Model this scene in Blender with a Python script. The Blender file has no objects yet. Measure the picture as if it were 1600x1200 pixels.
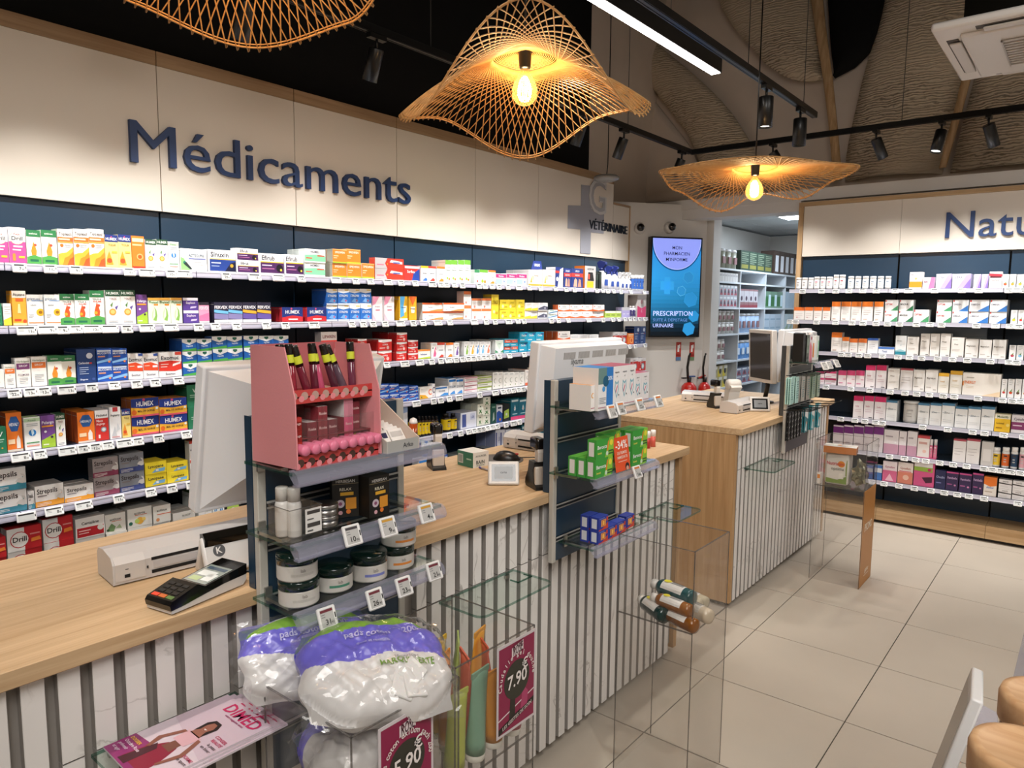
import bpy, bmesh, math, random
from mathutils import Vector, Matrix
R = math.radians
random.seed(7)
scene = bpy.context.scene
COL = scene.collection

# ------------------------------------------------------------------ camera
CAM = Vector((0.0, 0.0, 1.69))
FPX, YAW, PITCH, ROLL = 1124.4, 0.68278, -0.10869, 0.00937
_cy, _sy, _cp, _sp = math.cos(YAW), math.sin(YAW), math.cos(PITCH), math.sin(PITCH)
FWD = Vector((-_sy*_cp, _cy*_cp, _sp))
_r0 = Vector((_cy, _sy, 0)); _u0 = _r0.cross(FWD)
RIGHT = _r0*math.cos(ROLL) + _u0*math.sin(ROLL)
UP = _u0*math.cos(ROLL) - _r0*math.sin(ROLL)
cd = bpy.data.cameras.new('camera'); cam = bpy.data.objects.new('camera', cd); COL.objects.link(cam)
cd.sensor_width = 36.0; cd.lens = 36.0*FPX/1600.0; cd.clip_start = 0.05
m3 = Matrix((RIGHT, UP, -FWD)).transposed()
cam.matrix_world = Matrix.Translation(CAM) @ m3.to_4x4()
scene.camera = cam

# ------------------------------------------------------------------ exposure, world, lights
scene.view_settings.view_transform = 'Standard'
scene.view_settings.look = 'None'
scene.view_settings.gamma = 1.0
scene.view_settings.use_curve_mapping = False
scene.view_settings.exposure = 0.0
scene.cycles.transparent_max_bounces = 64
scene.cycles.max_bounces = 10
w = bpy.data.worlds.new('world'); scene.world = w; w.use_nodes = True
w.node_tree.nodes['Background'].inputs[0].default_value = (0.30, 0.33, 0.38, 1)
w.node_tree.nodes['Background'].inputs[1].default_value = 0.10

def spot(loc, aim, power, size=60, blend=0.6, col=(1, .93, .84), rad=0.03):
    l = bpy.data.lights.new('spot_light', 'SPOT'); l.energy = power; l.spot_size = R(size); l.spot_blend = blend
    l.color = col; l.shadow_soft_size = rad
    o = bpy.data.objects.new('spot_light', l); COL.objects.link(o)
    o.location = loc; d = Vector(aim) - Vector(loc); o.rotation_euler = d.to_track_quat('-Z', 'Y').to_euler()
    return o
def area(loc, aim, power, sx, sy, col=(1, .96, .9)):
    l = bpy.data.lights.new('area_light', 'AREA'); l.energy = power; l.shape = 'RECTANGLE'; l.size = sx; l.size_y = sy; l.color = col
    o = bpy.data.objects.new('area_light', l); COL.objects.link(o)
    o.location = loc; d = Vector(aim) - Vector(loc); o.rotation_euler = d.to_track_quat('-Z', 'Y').to_euler()
    return o
WARM = (1.0, .965, .91); NEUT = (1.0, .985, .965)
# track A (left wall): the heads stand at these y; the lamps sit in their mouths
TRA_X, TRZ = -2.78, 2.98
TRA_Y = [-0.2, 0.50, 1.14, 1.68, 2.42, 3.15, 3.72, 4.30, 4.85, 5.45]
for y in TRA_Y:
    spot((TRA_X-.03, y, 2.74), (-3.26, y+.05, 1.15), 80, 100, 1.0, NEUT)
# track B (right wall)
TRB_Y = 5.82
TRB_X = [-2.05, -1.33, -0.87, -0.58, 0.05, .6]
for x in TRB_X:
    spot((x, TRB_Y+.02, 2.74), (x+.03, 6.22, 1.2), 72, 95, 1.0, NEUT)
# track C (over the counters and the aisle); extra unseen downlights added beside it
for (x, y, ax, ay, p, s) in [(-1.62, 4.55, -1.85, 4.5, 55, 60), (-1.60, 4.98, -1.0, 4.9, 55, 70), (-1.62, 2.45, -1.85, 2.45, 65, 62), (-1.62, 2.9, -1.1, 3.3, 55, 75),
                             (-1.62, .15, -1.9, .55, 60, 46), (-.35, 1.4, -1.1, 2.9, 50, 70), (-.45, .2, -1.15, 1.0, 34, 40), (-.3, 3.9, -.8, 4.6, 40, 80)]:
    spot((x, y, 2.78), (ax, ay, .9), p, s, .5, WARM)
# ceiling light panels of the dispensary behind the doorway
area((-2.45, 8.0, 2.58), (-2.45, 8.0, 0), 26, .6, .6, (.72, .86, 1.0))
# unseen fill areas added over the shop floor, behind and right of the camera
area((.9, -.6, 3.3), (.6, 1.2, 0), 85, 1.6, 1.6, (1, .96, .91))
area((1.3, 3.2, 3.3), (.6, 3.4, 0), 42, 1.2, 1.2, (1, .96, .91))

# ------------------------------------------------------------------ pixel -> world helpers (points on real planes)
def _lin(px, py, P0, D, axis):
    a0 = P0 - CAM
    if px is not None:
        k = (px-800)/FPX; A = RIGHT
    else:
        k = (600-py)/FPX; A = UP
    n0 = a0.dot(A) - k*a0.dot(FWD); n1 = D.dot(A) - k*D.dot(FWD)
    return -n0/n1
def yL(px, z, X): return _lin(px, None, Vector((X, 0, z)), Vector((0, 1, 0)), 1)
def xR(px, z, Y): return _lin(px, None, Vector((0, Y, z)), Vector((1, 0, 0)), 0)
def zAt(py, X, Y): return _lin(None, py, Vector((X, Y, 0)), Vector((0, 0, 1)), 2)
def ray(px, py): return FWD + RIGHT*((px-800)/FPX) + UP*((600-py)/FPX)
def onz(px, py, z): d = ray(px, py); return CAM + d*((z-CAM.z)/d.z)
def onx(px, py, X): d = ray(px, py); return CAM + d*((X-CAM.x)/d.x)
def ony(px, py, Y): d = ray(px, py); return CAM + d*((Y-CAM.y)/d.y)

# ------------------------------------------------------------------ colours and materials
def lin(c): return c/12.92 if c <= .04045 else ((c+.055)/1.055)**2.4
def hx(s):
    s = s.lstrip('#')
    if len(s) == 3: s = ''.join(a*2 for a in s)
    return tuple(lin(int(s[i:i+2], 16)/255) for i in (0, 2, 4)) + (1.0,)
_hc = {}
def C(s):
    if not isinstance(s, str): return s
    if s not in _hc: _hc[s] = hx(s)
    return _hc[s]
MATS = {}
def newmat(name):
    m = bpy.data.materials.new(name); m.use_nodes = True
    nt = m.node_tree; b = nt.nodes['Principled BSDF']; MATS[name] = m
    return m, nt, b
def N(nt, t, **kw):
    n = nt.nodes.new(t)
    for k, v in kw.items(): setattr(n, k, v)
    return n
def attr_mat(name, rough, metal=0.0, spec=.5, bump=0.0, bscale=200, trans=0.0, coat=0.0, vary=0.05):
    m, nt, b = newmat(name)
    a = N(nt, 'ShaderNodeAttribute', attribute_name='Col')
    no = N(nt, 'ShaderNodeTexNoise'); no.inputs['Scale'].default_value = bscale; no.inputs['Detail'].default_value = 2
    tc = N(nt, 'ShaderNodeTexCoord'); nt.links.new(tc.outputs['Object'], no.inputs['Vector'])
    mx = N(nt, 'ShaderNodeMix', data_type='RGBA', blend_type='MULTIPLY'); mx.inputs[0].default_value = vary*2
    nt.links.new(a.outputs['Color'], mx.inputs[6]); nt.links.new(no.outputs['Color'], mx.inputs[7])
    nt.links.new(a.outputs['Color'] if vary == 0 else mx.outputs[2], b.inputs['Base Color'])
    b.inputs['Roughness'].default_value = rough; b.inputs['Metallic'].default_value = metal
    b.inputs['Specular IOR Level'].default_value = spec; b.inputs['Coat Weight'].default_value = coat
    if trans: b.inputs['Transmission Weight'].default_value = trans
    if bump:
        bp = N(nt, 'ShaderNodeBump'); bp.inputs['Strength'].default_value = bump; bp.inputs['Distance'].default_value = .002
        nt.links.new(no.outputs['Fac'], bp.inputs['Height']); nt.links.new(bp.outputs['Normal'], b.inputs['Normal'])
    return m
attr_mat('card', .42, vary=.03)
attr_mat('matte', .75, bump=.1, vary=.04)
attr_mat('plastic', .32, vary=.02)
attr_mat('gloss', .12, coat=.3, vary=0)
attr_mat('metal', .32, metal=1.0, vary=.04)
attr_mat('fabric', .9, bump=.3, vary=.06)
def emit_mat(name, strength):
    m, nt, b = newmat(name)
    a = N(nt, 'ShaderNodeAttribute', attribute_name='Col')
    nt.links.new(a.outputs['Color'], b.inputs['Base Color']); nt.links.new(a.outputs['Color'], b.inputs['Emission Color'])
    b.inputs['Emission Strength'].default_value = strength; b.inputs['Roughness'].default_value = .2
emit_mat('screen', .85); emit_mat('led', 14.0); emit_mat('lampglow', 9.0); emit_mat('filament', 16.0)
def clear_mat(name, tint, refl=1.0, body=0.0, bodycol=(1, 1, 1, 1), rough=.03, ior=1.45):
    # thin clear sheet: straight-through light, Fresnel reflection, and a little milky body
    m, nt, b = newmat(name); nt.nodes.remove(b)
    out = nt.nodes['Material Output']
    tr = N(nt, 'ShaderNodeBsdfTransparent'); tr.inputs[0].default_value = tint
    gl = N(nt, 'ShaderNodeBsdfGlossy'); gl.inputs['Roughness'].default_value = rough
    lw = N(nt, 'ShaderNodeLayerWeight'); lw.inputs[0].default_value = .5       # same from both sides of the sheet
    pw = N(nt, 'ShaderNodeMath', operation='POWER'); pw.inputs[1].default_value = 5.0; nt.links.new(lw.outputs['Facing'], pw.inputs[0])
    mu = N(nt, 'ShaderNodeMath', operation='MULTIPLY_ADD'); mu.inputs[1].default_value = .75*refl; mu.inputs[2].default_value = .03*refl
    nt.links.new(pw.outputs[0], mu.inputs[0])
    mix = N(nt, 'ShaderNodeMixShader'); nt.links.new(mu.outputs[0], mix.inputs[0])
    nt.links.new(tr.outputs[0], mix.inputs[1]); nt.links.new(gl.outputs[0], mix.inputs[2])
    last = mix
    if body > 0:
        df = N(nt, 'ShaderNodeBsdfDiffuse'); df.inputs[0].default_value = bodycol
        m2 = N(nt, 'ShaderNodeMixShader'); m2.inputs[0].default_value = body
        nt.links.new(mix.outputs[0], m2.inputs[1]); nt.links.new(df.outputs[0], m2.inputs[2]); last = m2
    nt.links.new(last.outputs[0], out.inputs['Surface'])
clear_mat('acrylic', (.974, .971, .968, 1), 1.0, .014, C('#cfcac4'))
clear_mat('acrylic_edge', (.60, .58, .57, 1), 1.0, .25, C('#8c8884'))
clear_mat('glass', (.93, .965, .95, 1), 1.0, .0)
clear_mat('glass_edge', (.42, .58, .52, 1), 1.0, .16, C('#3f6a5e'))
clear_mat('rail', (.93, .93, .96, 1), 1.0, .20, C('#cfcee0'), .10)
clear_mat('bulb_glass', (1, .93, .78, 1), 1.6, .05, C('#ffd08a'))
clear_mat('film', (.97, .97, .98, 1), 1.6, .03, C('#eeeeee'), .08)
clear_mat('tubefilm', (.90, .90, .82, 1), 1.0, .25, C('#e6e3b0'), .12)
def wood_mat(name, c1, c2, axis='Y', scale=1.0, rough=.5):
    m, nt, b = newmat(name)
    tc = N(nt, 'ShaderNodeTexCoord'); mp = N(nt, 'ShaderNodeMapping')
    s = {'Y': (26, 1.1, 26), 'X': (1.1, 26, 26), 'Z': (26, 26, 1.1)}[axis]
    mp.inputs['Scale'].default_value = tuple(q*scale for q in s)
    nt.links.new(tc.outputs['Object'], mp.inputs['Vector'])
    no = N(nt, 'ShaderNodeTexNoise'); no.inputs['Scale'].default_value = 1.6; no.inputs['Detail'].default_value = 5; no.inputs['Roughness'].default_value = .6; no.inputs['Distortion'].default_value = .6
    nt.links.new(mp.outputs[0], no.inputs['Vector'])
    cr = N(nt, 'ShaderNodeValToRGB'); cr.color_ramp.elements[0].position = .32; cr.color_ramp.elements[1].position = .68
    cr.color_ramp.elements[0].color = C(c2); cr.color_ramp.elements[1].color = C(c1)
    nt.links.new(no.outputs['Fac'], cr.inputs[0]); nt.links.new(cr.outputs[0], b.inputs['Base Color'])
    bp = N(nt, 'ShaderNodeBump'); bp.inputs['Strength'].default_value = .08; bp.inputs['Distance'].default_value = .002
    nt.links.new(no.outputs['Fac'], bp.inputs['Height']); nt.links.new(bp.outputs[0], b.inputs['Normal'])
    b.inputs['Roughness'].default_value = rough
wood_mat('oak_top', '#cfb18b', '#b2916a', 'Y')
wood_mat('oak_side', '#bd986c', '#a17b52', 'Z')
wood_mat('oak_trim_y', '#a98a68', '#8d6f50', 'Y')
wood_mat('oak_trim_x', '#c2a27a', '#a58258', 'X')
wood_mat('oak_trim_z', '#c4a27a', '#a58258', 'Z')
wood_mat('lid_wood', '#cda67c', '#b58a60', 'X', 1.5)
def plain_mat(name, col, rough=.5, nscale=3.0, amt=.06, spec=.5, bump=0.0, world=False):
    m, nt, b = newmat(name)
    tc = N(nt, 'ShaderNodeTexCoord' if not world else 'ShaderNodeNewGeometry'); no = N(nt, 'ShaderNodeTexNoise'); no.inputs['Scale'].default_value = nscale; no.inputs['Detail'].default_value = 4
    nt.links.new(tc.outputs['Object' if not world else 'Position'], no.inputs['Vector'])
    cr = N(nt, 'ShaderNodeValToRGB'); c = C(col)
    cr.color_ramp.elements[0].position = .3; cr.color_ramp.elements[1].position = .7
    cr.color_ramp.elements[0].color = tuple(q*(1-amt) for q in c[:3])+(1,); cr.color_ramp.elements[1].color = tuple(min(1, q*(1+amt)) for q in c[:3])+(1,)
    nt.links.new(no.outputs['Fac'], cr.inputs[0]); nt.links.new(cr.outputs[0], b.inputs['Base Color'])
    b.inputs['Roughness'].default_value = rough; b.inputs['Specular IOR Level'].default_value = spec
    if bump:
        bp = N(nt, 'ShaderNodeBump'); bp.inputs['Strength'].default_value = bump; bp.inputs['Distance'].default_value = .01
        nt.links.new(no.outputs['Fac'], bp.inputs['Height']); nt.links.new(bp.outputs[0], b.inputs['Normal'])
    return m
plain_mat('navy_panel', '#1d3549', .34, 1.5, .05)
plain_mat('navy_board', '#1d2c3a', .3, 1.5, .05)
plain_mat('charcoal_board', '#3c3e40', .4, 1.5, .05)
plain_mat('fascia', '#d8cdbf', .6, 1.0, .02)
plain_mat('white_wall', '#d3cec8', .7, 1.0, .03)
plain_mat('black_paint', '#0b0a09', .8, 2.0, .1, .2)
plain_mat('taupe_ceiling', '#cdbdad', .85, 1.2, .12)
plain_mat('white_ceiling', '#c9cbcc', .8, 1.2, .03)
plain_mat('sign_blue', '#1a3562', .5, 2, .03)
plain_mat('tile', '#b0a597', .40, 1.7, .06, world=True)
plain_mat('grout', '#3a342e', .9, 20, .1)
plain_mat('dark_plinth', '#2a2520', .7, 5, .1)
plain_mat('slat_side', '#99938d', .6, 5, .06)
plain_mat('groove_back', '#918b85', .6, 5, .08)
# marble of the slats: white with sparse broken grey veins
m, nt, b = newmat('marble')
ge = N(nt, 'ShaderNodeNewGeometry'); mp = N(nt, 'ShaderNodeMapping'); mp.inputs['Scale'].default_value = (1, 1.6, 1.0); mp.inputs['Rotation'].default_value = (R(35), 0, 0)
nt.links.new(ge.outputs['Position'], mp.inputs['Vector'])
no = N(nt, 'ShaderNodeTexNoise'); no.inputs['Scale'].default_value = 3.2; no.inputs['Detail'].default_value = 7; no.inputs['Distortion'].default_value = 1.2
nt.links.new(mp.outputs[0], no.inputs['Vector'])
cr = N(nt, 'ShaderNodeValToRGB'); e = cr.color_ramp.elements
e[0].position = .486; e[0].color = (0, 0, 0, 1); e[1].position = .514; e[1].color = (0, 0, 0, 1); x = cr.color_ramp.elements.new(.5); x.color = (1, 1, 1, 1)
nt.links.new(no.outputs['Fac'], cr.inputs[0])
n2 = N(nt, 'ShaderNodeTexNoise'); n2.inputs['Scale'].default_value = 5.0; nt.links.new(ge.outputs['Position'], n2.inputs['Vector'])
c2 = N(nt, 'ShaderNodeValToRGB'); c2.color_ramp.elements[0].position = .46; c2.color_ramp.elements[1].position = .70; nt.links.new(n2.outputs['Fac'], c2.inputs[0])
mu = N(nt, 'ShaderNodeMath', operation='MULTIPLY'); nt.links.new(cr.outputs[0], mu.inputs[0]); nt.links.new(c2.outputs[0], mu.inputs[1])
mx = N(nt, 'ShaderNodeMix', data_type='RGBA'); mx.inputs[6].default_value = C('#dedad6'); mx.inputs[7].default_value = C('#8d857e')
nt.links.new(mu.outputs[0], mx.inputs[0]); nt.links.new(mx.outputs[2], b.inputs['Base Color']); b.inputs['Roughness'].default_value = .38
# printed ripple relief of the ceiling sails
m, nt, b = newmat('ripple_sail')
tc = N(nt, 'ShaderNodeTexCoord'); mp = N(nt, 'ShaderNodeMapping'); mp.inputs['Scale'].default_value = (1.2, 1.2, 3.0)
nt.links.new(tc.outputs['Object'], mp.inputs['Vector'])
wv = N(nt, 'ShaderNodeTexWave', wave_type='BANDS', bands_direction='Z'); wv.inputs['Scale'].default_value = 4.5; wv.inputs['Distortion'].default_value = 9; wv.inputs['Detail'].default_value = 4; wv.inputs['Detail Scale'].default_value = 1.6
nt.links.new(mp.outputs[0], wv.inputs['Vector'])
no = N(nt, 'ShaderNodeTexNoise'); no.inputs['Scale'].default_value = 1.3; nt.links.new(tc.outputs['Object'], no.inputs['Vector'])
ml = N(nt, 'ShaderNodeMath', operation='MULTIPLY'); nt.links.new(wv.outputs['Fac'], ml.inputs[0]); nt.links.new(no.outputs['Fac'], ml.inputs[1])
cr = N(nt, 'ShaderNodeValToRGB'); e = cr.color_ramp.elements; e[0].position = .34; e[0].color = C('#c4b299'); e[1].position = .66; e[1].color = C('#6e6050')
nt.links.new(ml.outputs[0], cr.inputs[0]); nt.links.new(cr.outputs[0], b.inputs['Base Color']); b.inputs['Roughness'].default_value = .85
bp = N(nt, 'ShaderNodeBump'); bp.inputs['Strength'].default_value = .5; bp.inputs['Distance'].default_value = .02; nt.links.new(ml.outputs[0], bp.inputs['Height']); nt.links.new(bp.outputs[0], b.inputs['Normal'])
# bamboo strands let a little light through
m, nt, b = newmat('bamboo')
no = N(nt, 'ShaderNodeTexNoise'); no.inputs['Scale'].default_value = 30; tc = N(nt, 'ShaderNodeTexCoord'); nt.links.new(tc.outputs['Object'], no.inputs['Vector'])
cr = N(nt, 'ShaderNodeValToRGB'); cr.color_ramp.elements[0].color = C('#a8763f'); cr.color_ramp.elements[1].color = C('#d1a469')
nt.links.new(no.outputs['Fac'], cr.inputs[0]); nt.links.new(cr.outputs[0], b.inputs['Base Color']); b.inputs['Roughness'].default_value = .5

# ------------------------------------------------------------------ mesh builder
_tc = {}
def text_geo(s, bold):
    k = (s, bold)
    if k in _tc: return _tc[k]
    cu = bpy.data.curves.new('txt', 'FONT'); cu.body = s; cu.size = 1.0; cu.resolution_u = 2 if len(s) > 3 else 3
    cu.fill_mode = 'FRONT'
    if bold: cu.offset = bold if isinstance(bold, float) else .017
    o = bpy.data.objects.new('txt', cu); COL.objects.link(o)
    bpy.context.view_layer.update()
    dg = bpy.context.evaluated_depsgraph_get()
    me = bpy.data.meshes.new_from_object(o.evaluated_get(dg))
    vs = [(v.co.x, v.co.y) for v in me.vertices]; fs = [tuple(p.vertices) for p in me.polygons]
    # keep the front facing up
    if fs:
        p = me.polygons[0]
        if p.normal.z < 0: fs = [tuple(reversed(f)) for f in fs]
    bpy.data.objects.remove(o); bpy.data.curves.remove(cu); bpy.data.meshes.remove(me)
    x0 = min((v[0] for v in vs), default=0); x1 = max((v[0] for v in vs), default=1)
    _tc[k] = (vs, fs, x0, x1)
    return _tc[k]

class MB:
    def __init__(s): s.v = []; s.f = []; s.c = []; s.m = []; s.sm = []; s.ml = []
    def add(s, vs, fs, col, mat='card', smooth=False):
        o = len(s.v); s.v += [tuple(q) for q in vs]
        if mat not in s.ml: s.ml.append(mat)
        mi = s.ml.index(mat)
        for i, f in enumerate(fs):
            s.f.append(tuple(j+o for j in f)); s.c.append(C(col[i]) if isinstance(col, list) else C(col)); s.m.append(mi); s.sm.append(smooth)
        return s
    def box(s, x0, x1, y0, y1, z0, z1, col='#fff', mat='card', M=None):
        v = [(x0,y0,z0),(x1,y0,z0),(x1,y1,z0),(x0,y1,z0),(x0,y0,z1),(x1,y0,z1),(x1,y1,z1),(x0,y1,z1)]
        if M is not None: v = [M @ Vector(q) for q in v]
        # faces: bottom, top, -y, +x, +y, -x
        return s.add(v, [(0,3,2,1),(4,5,6,7),(0,1,5,4),(1,2,6,5),(2,3,7,6),(3,0,4,7)], col, mat)
    def bev(s, x0, x1, y0, y1, z0, z1, r, col='#fff', mat='plastic', M=None, seg=2):
        bm = bmesh.new(); bmesh.ops.create_cube(bm, size=1)
        for q in bm.verts: q.co = Vector(((x0+x1)/2+q.co.x*(x1-x0), (y0+y1)/2+q.co.y*(y1-y0), (z0+z1)/2+q.co.z*(z1-z0)))
        bmesh.ops.bevel(bm, geom=bm.edges[:], offset=r, segments=seg, profile=.5, affect='EDGES'); bm.normal_update()
        k0 = len(s.f); flat = [max(abs(q) for q in f.normal) > .999 for f in bm.faces]; s.bm(bm, col, mat, M, True)
        for i, fl in enumerate(flat):
            if fl or seg == 1: s.sm[k0+i] = False
        return s
    def bm(s, bm, col, mat, M=None, smooth=False):
        bm.verts.index_update()
        s.add([(M @ q.co) if M is not None else q.co.copy() for q in bm.verts], [tuple(l.index for l in f.verts) for f in bm.faces], col, mat, smooth); bm.free(); return s
    def quad(s, a, b, c, d, col, mat='card'): return s.add([a, b, c, d], [(0,1,2,3)], col, mat)
    def prism(s, poly, t0, t1, axis='y', col='#fff', mat='card', M=None, caps=True):
        # poly: list of 2d points; axis y -> (x,z), x -> (y,z), z -> (x,y)
        n = len(poly)
        def p(q, t): return {'y': (q[0], t, q[1]), 'x': (t, q[0], q[1]), 'z': (q[0], q[1], t)}[axis]
        v = [p(q, t0) for q in poly] + [p(q, t1) for q in poly]
        if M is not None: v = [M @ Vector(q) for q in v]
        f = [(i, (i+1) % n, n+(i+1) % n, n+i) for i in range(n)]
        if caps: f += [tuple(range(n-1, -1, -1)), tuple(range(n, 2*n))]
        return s.add(v, f, col, mat)
    def lathe(s, prof, seg=20, col='#fff', mat='plastic', M=None, cap=True, smooth=True, cols=None):
        v = []; f = []; cc = []
        for r, z in prof:
            for k in range(seg):
                a = 2*math.pi*k/seg; v.append(Vector((r*math.cos(a), r*math.sin(a), z)))
        for i in range(len(prof)-1):
            for k in range(seg):
                k2 = (k+1) % seg; f.append((i*seg+k, i*seg+k2, (i+1)*seg+k2, (i+1)*seg+k)); cc.append(cols[i] if cols else col)
        if cap:
            f.append(tuple(range(seg-1, -1, -1))); cc.append(cols[0] if cols else col)
            f.append(tuple((len(prof)-1)*seg+k for k in range(seg))); cc.append(cols[-1] if cols else col)
        if M is not None: v = [M @ q for q in v]
        return s.add(v, f, cc, mat, smooth)
    def tube(s, pts, r, col='#222', mat='plastic', seg=6, closed=False):
        pts = [Vector(p) for p in pts]; n = len(pts); v = []; f = []
        for i, p in enumerate(pts):
            if closed: t = pts[(i+1) % n]-pts[i-1]
            else: t = pts[min(i+1, n-1)]-pts[max(i-1, 0)]
            t.normalize(); a = Vector((0, 0, 1)) if abs(t.z) < .9 else Vector((1, 0, 0))
            u = t.cross(a).normalized(); w_ = u.cross(t)
            rr = r[i] if isinstance(r, (list, tuple)) else r
            for k in range(seg):
                q = 2*math.pi*k/seg; v.append(p+u*rr*math.cos(q)+w_*rr*math.sin(q))
        for i in range(n if closed else n-1):
            for k in range(seg):
                k2 = (k+1) % seg; j = (i+1) % n
                f.append((i*seg+k, j*seg+k, j*seg+k2, i*seg+k2))
        if not closed: f += [tuple(range(seg)), tuple((n-1)*seg+k for k in range(seg-1, -1, -1))]
        return s.add(v, f, col, mat, True)
    def text(s, t, o, ux, uz, h, col='#111', mat='card', align='c', maxw=None, bold=True, depth=0, shear=0):
        vs, fs, x0, x1 = text_geo(t, bold); o = Vector(o); ux = Vector(ux); uz = Vector(uz)
        k = h/.72; wd = (x1-x0)*k; kx = k
        if maxw and wd > maxw: kx = k*maxw/wd; wd = maxw
        off = {'c': -wd/2, 'l': 0, 'r': -wd}[align]
        P = [o+ux*(((a-x0)+b_*shear)*kx+off)+uz*(b_*k) for a, b_ in vs]
        s.add(P, fs, col, mat)
        if depth:   # raised letters: extrude forward along the normal with side walls
            n = ux.cross(uz).normalized(); N0 = len(P)
            cnt = {}
            for f in fs:
                for i in range(len(f)):
                    e = (f[i], f[(i+1) % len(f)]); cnt[e] = 1
            sides = [(a, b_, b_+N0, a+N0) for (a, b_) in cnt if (b_, a) not in cnt]
            s.add(P+[p-n*depth for p in P], sides, col, mat)
        return s
    def build(s, name, parent=None, label=None, cat=None, group=None, loc=None, rot=None, kind=None):
        o = bpy.data.objects.new(name, s.mesh(name)); COL.objects.link(o)
        return fin(o, parent, label, cat, group, loc, rot, kind)
    def mesh(s, name):
        me = bpy.data.meshes.new(name); me.from_pydata(s.v, [], s.f)
        for m_ in s.ml: me.materials.append(MATS[m_])
        me.polygons.foreach_set('material_index', s.m); me.polygons.foreach_set('use_smooth', s.sm)
        ca = me.color_attributes.new('Col', 'FLOAT_COLOR', 'CORNER')
        buf = []
        for f, c in zip(s.f, s.c): buf += list(c)*len(f)
        ca.data.foreach_set('color', buf); me.update()
        return me
def fin(o, parent=None, label=None, cat=None, group=None, loc=None, rot=None, kind=None):
    if parent is not None: o.parent = parent
    if loc is not None: o.location = loc
    if rot is not None: o.rotation_euler = (0, 0, rot) if not isinstance(rot, (tuple, list)) else rot
    if label: o['label'] = label
    if cat: o['category'] = cat
    if group: o['group'] = group
    if kind: o['kind'] = kind
    return o
def thing(name, label, cat, loc=(0, 0, 0), rot=0, group=None):
    o = bpy.data.objects.new(name, None); COL.objects.link(o); o.empty_display_size = .05
    return fin(o, None, label, cat, group, loc, rot)
def clone(o, **kw):
    c = o.copy(); COL.objects.link(c)
    for k in ('label', 'group', 'category', 'kind'):
        pass
    fin(c, **kw)
    for ch in list(o.children):
        d = ch.copy(); COL.objects.link(d); d.parent = c
        for g in list(ch.children):
            e_ = g.copy(); COL.objects.link(e_); e_.parent = d
    return c
def child_mesh(name, me, parent, loc=None, rot=None):
    o = bpy.data.objects.new(name, me); COL.objects.link(o); return fin(o, parent, loc=loc, rot=rot)
def TR(x=0, y=0, z=0): return Matrix.Translation((x, y, z))
def RX(a): return Matrix.Rotation(R(a), 4, 'X')
def RY(a): return Matrix.Rotation(R(a), 4, 'Y')
def RZ(a): return Matrix.Rotation(R(a), 4, 'Z')

# ================================================================== SETTING
S = 'structure'
XW = -3.5           # left panel plane
YW = 6.45           # right panel plane
def struct_empty(name, loc=(0, 0, 0)):
    o = bpy.data.objects.new(name, None); COL.objects.link(o); o.location = loc; o['kind'] = S; return o

floor = MB().box(-3.8, 3.2, -3.0, 9.8, -.12, -.0058, '#fff', 'grout').build('floor', kind=S)
tm = {}
tile_me = MB().bev(.0020, .5960, .0030, .5960, -.0058, 0.0, .0008, '#fff', 'tile', seg=1).mesh('tile')
for i in range(-5, 8):
    for j in range(-5, 9):
        x = -.691+.598*i; y = 3.64+.599*(j-4)
        if x < -2.2 and y < 3.6: continue
        if y > 9 or x > 2.6: continue
        child_mesh('tile', tile_me, floor, (x, y, 0))

BAYS = [-1.30, -.565, .17, .905, 1.64, 2.375, 3.11, 3.842, 4.572, 5.285, 5.975]
wl = struct_empty('wall_left')
for a, b_ in zip(BAYS[:-1], BAYS[1:]):
    MB().box(XW-.03, XW, a+.005, b_-.005, 0, 2.112, '#fff', 'navy_panel').build('navy_panel', wl)
    top = 2.775 if b_ < 5.9 else 2.60
    b2 = b_ if b_ < 5.2 else (5.69 if b_ < 5.9 else b_)
    a2 = a if b_ < 5.9 else 5.69
    MB().box(XW-.03, XW+.028, a2+.002, b2-.002, 2.116, top, '#fff', 'fascia').build('fascia_panel', wl)
    if b_ < 5.9: MB().box(XW-.03, XW+.03, a2+.002, b2-.002, top+.001, top+.065, '#fff', 'oak_trim_y').build('wood_trim', wl)
MB().box(XW-.2, XW-.04, -1.4, 5.69, 0, 2.8, '#fff', 'black_paint').box(XW-.2, XW-.04, 5.69, 5.97, 0, 2.6, '#fff', 'white_wall').build('backing_board', wl)
MB().box(-3.95, -3.74, 5.3, 7.3, 2.0, 5.05, '#fff', 'taupe_ceiling').build('wall_left_end', kind=S)
MB().box(XW-.03, XW+.03, 5.975, 5.995, 2.0, 2.62, '#fff', 'oak_trim_z').build('wood_edge', wl)
MB().box(XW-.03, XW+.03, 5.69, 5.978, 2.602, 2.62, '#fff', 'oak_trim_y').build('wood_edge', wl)
MB().box(-3.75, -3.6, -3.0, 5.47, 2.81, 5.0, '#fff', 'black_paint').build('wall_left_upper', kind=S)
MB().box(-3.75, 3.2, -3.0, 7.2, 5.0, 5.1, '#fff', 'black_paint').build('ceiling', kind=S)
MB().box(3.1, 3.2, -3.0, 7.0, 0, 5.0, '#fff', 'white_wall').build('wall_right_side', kind=S)
MB().box(-3.75, 3.2, -3.1, -3.0, 0, 5.0, '#fff', 'white_wall').build('wall_rear', kind=S)

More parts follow.
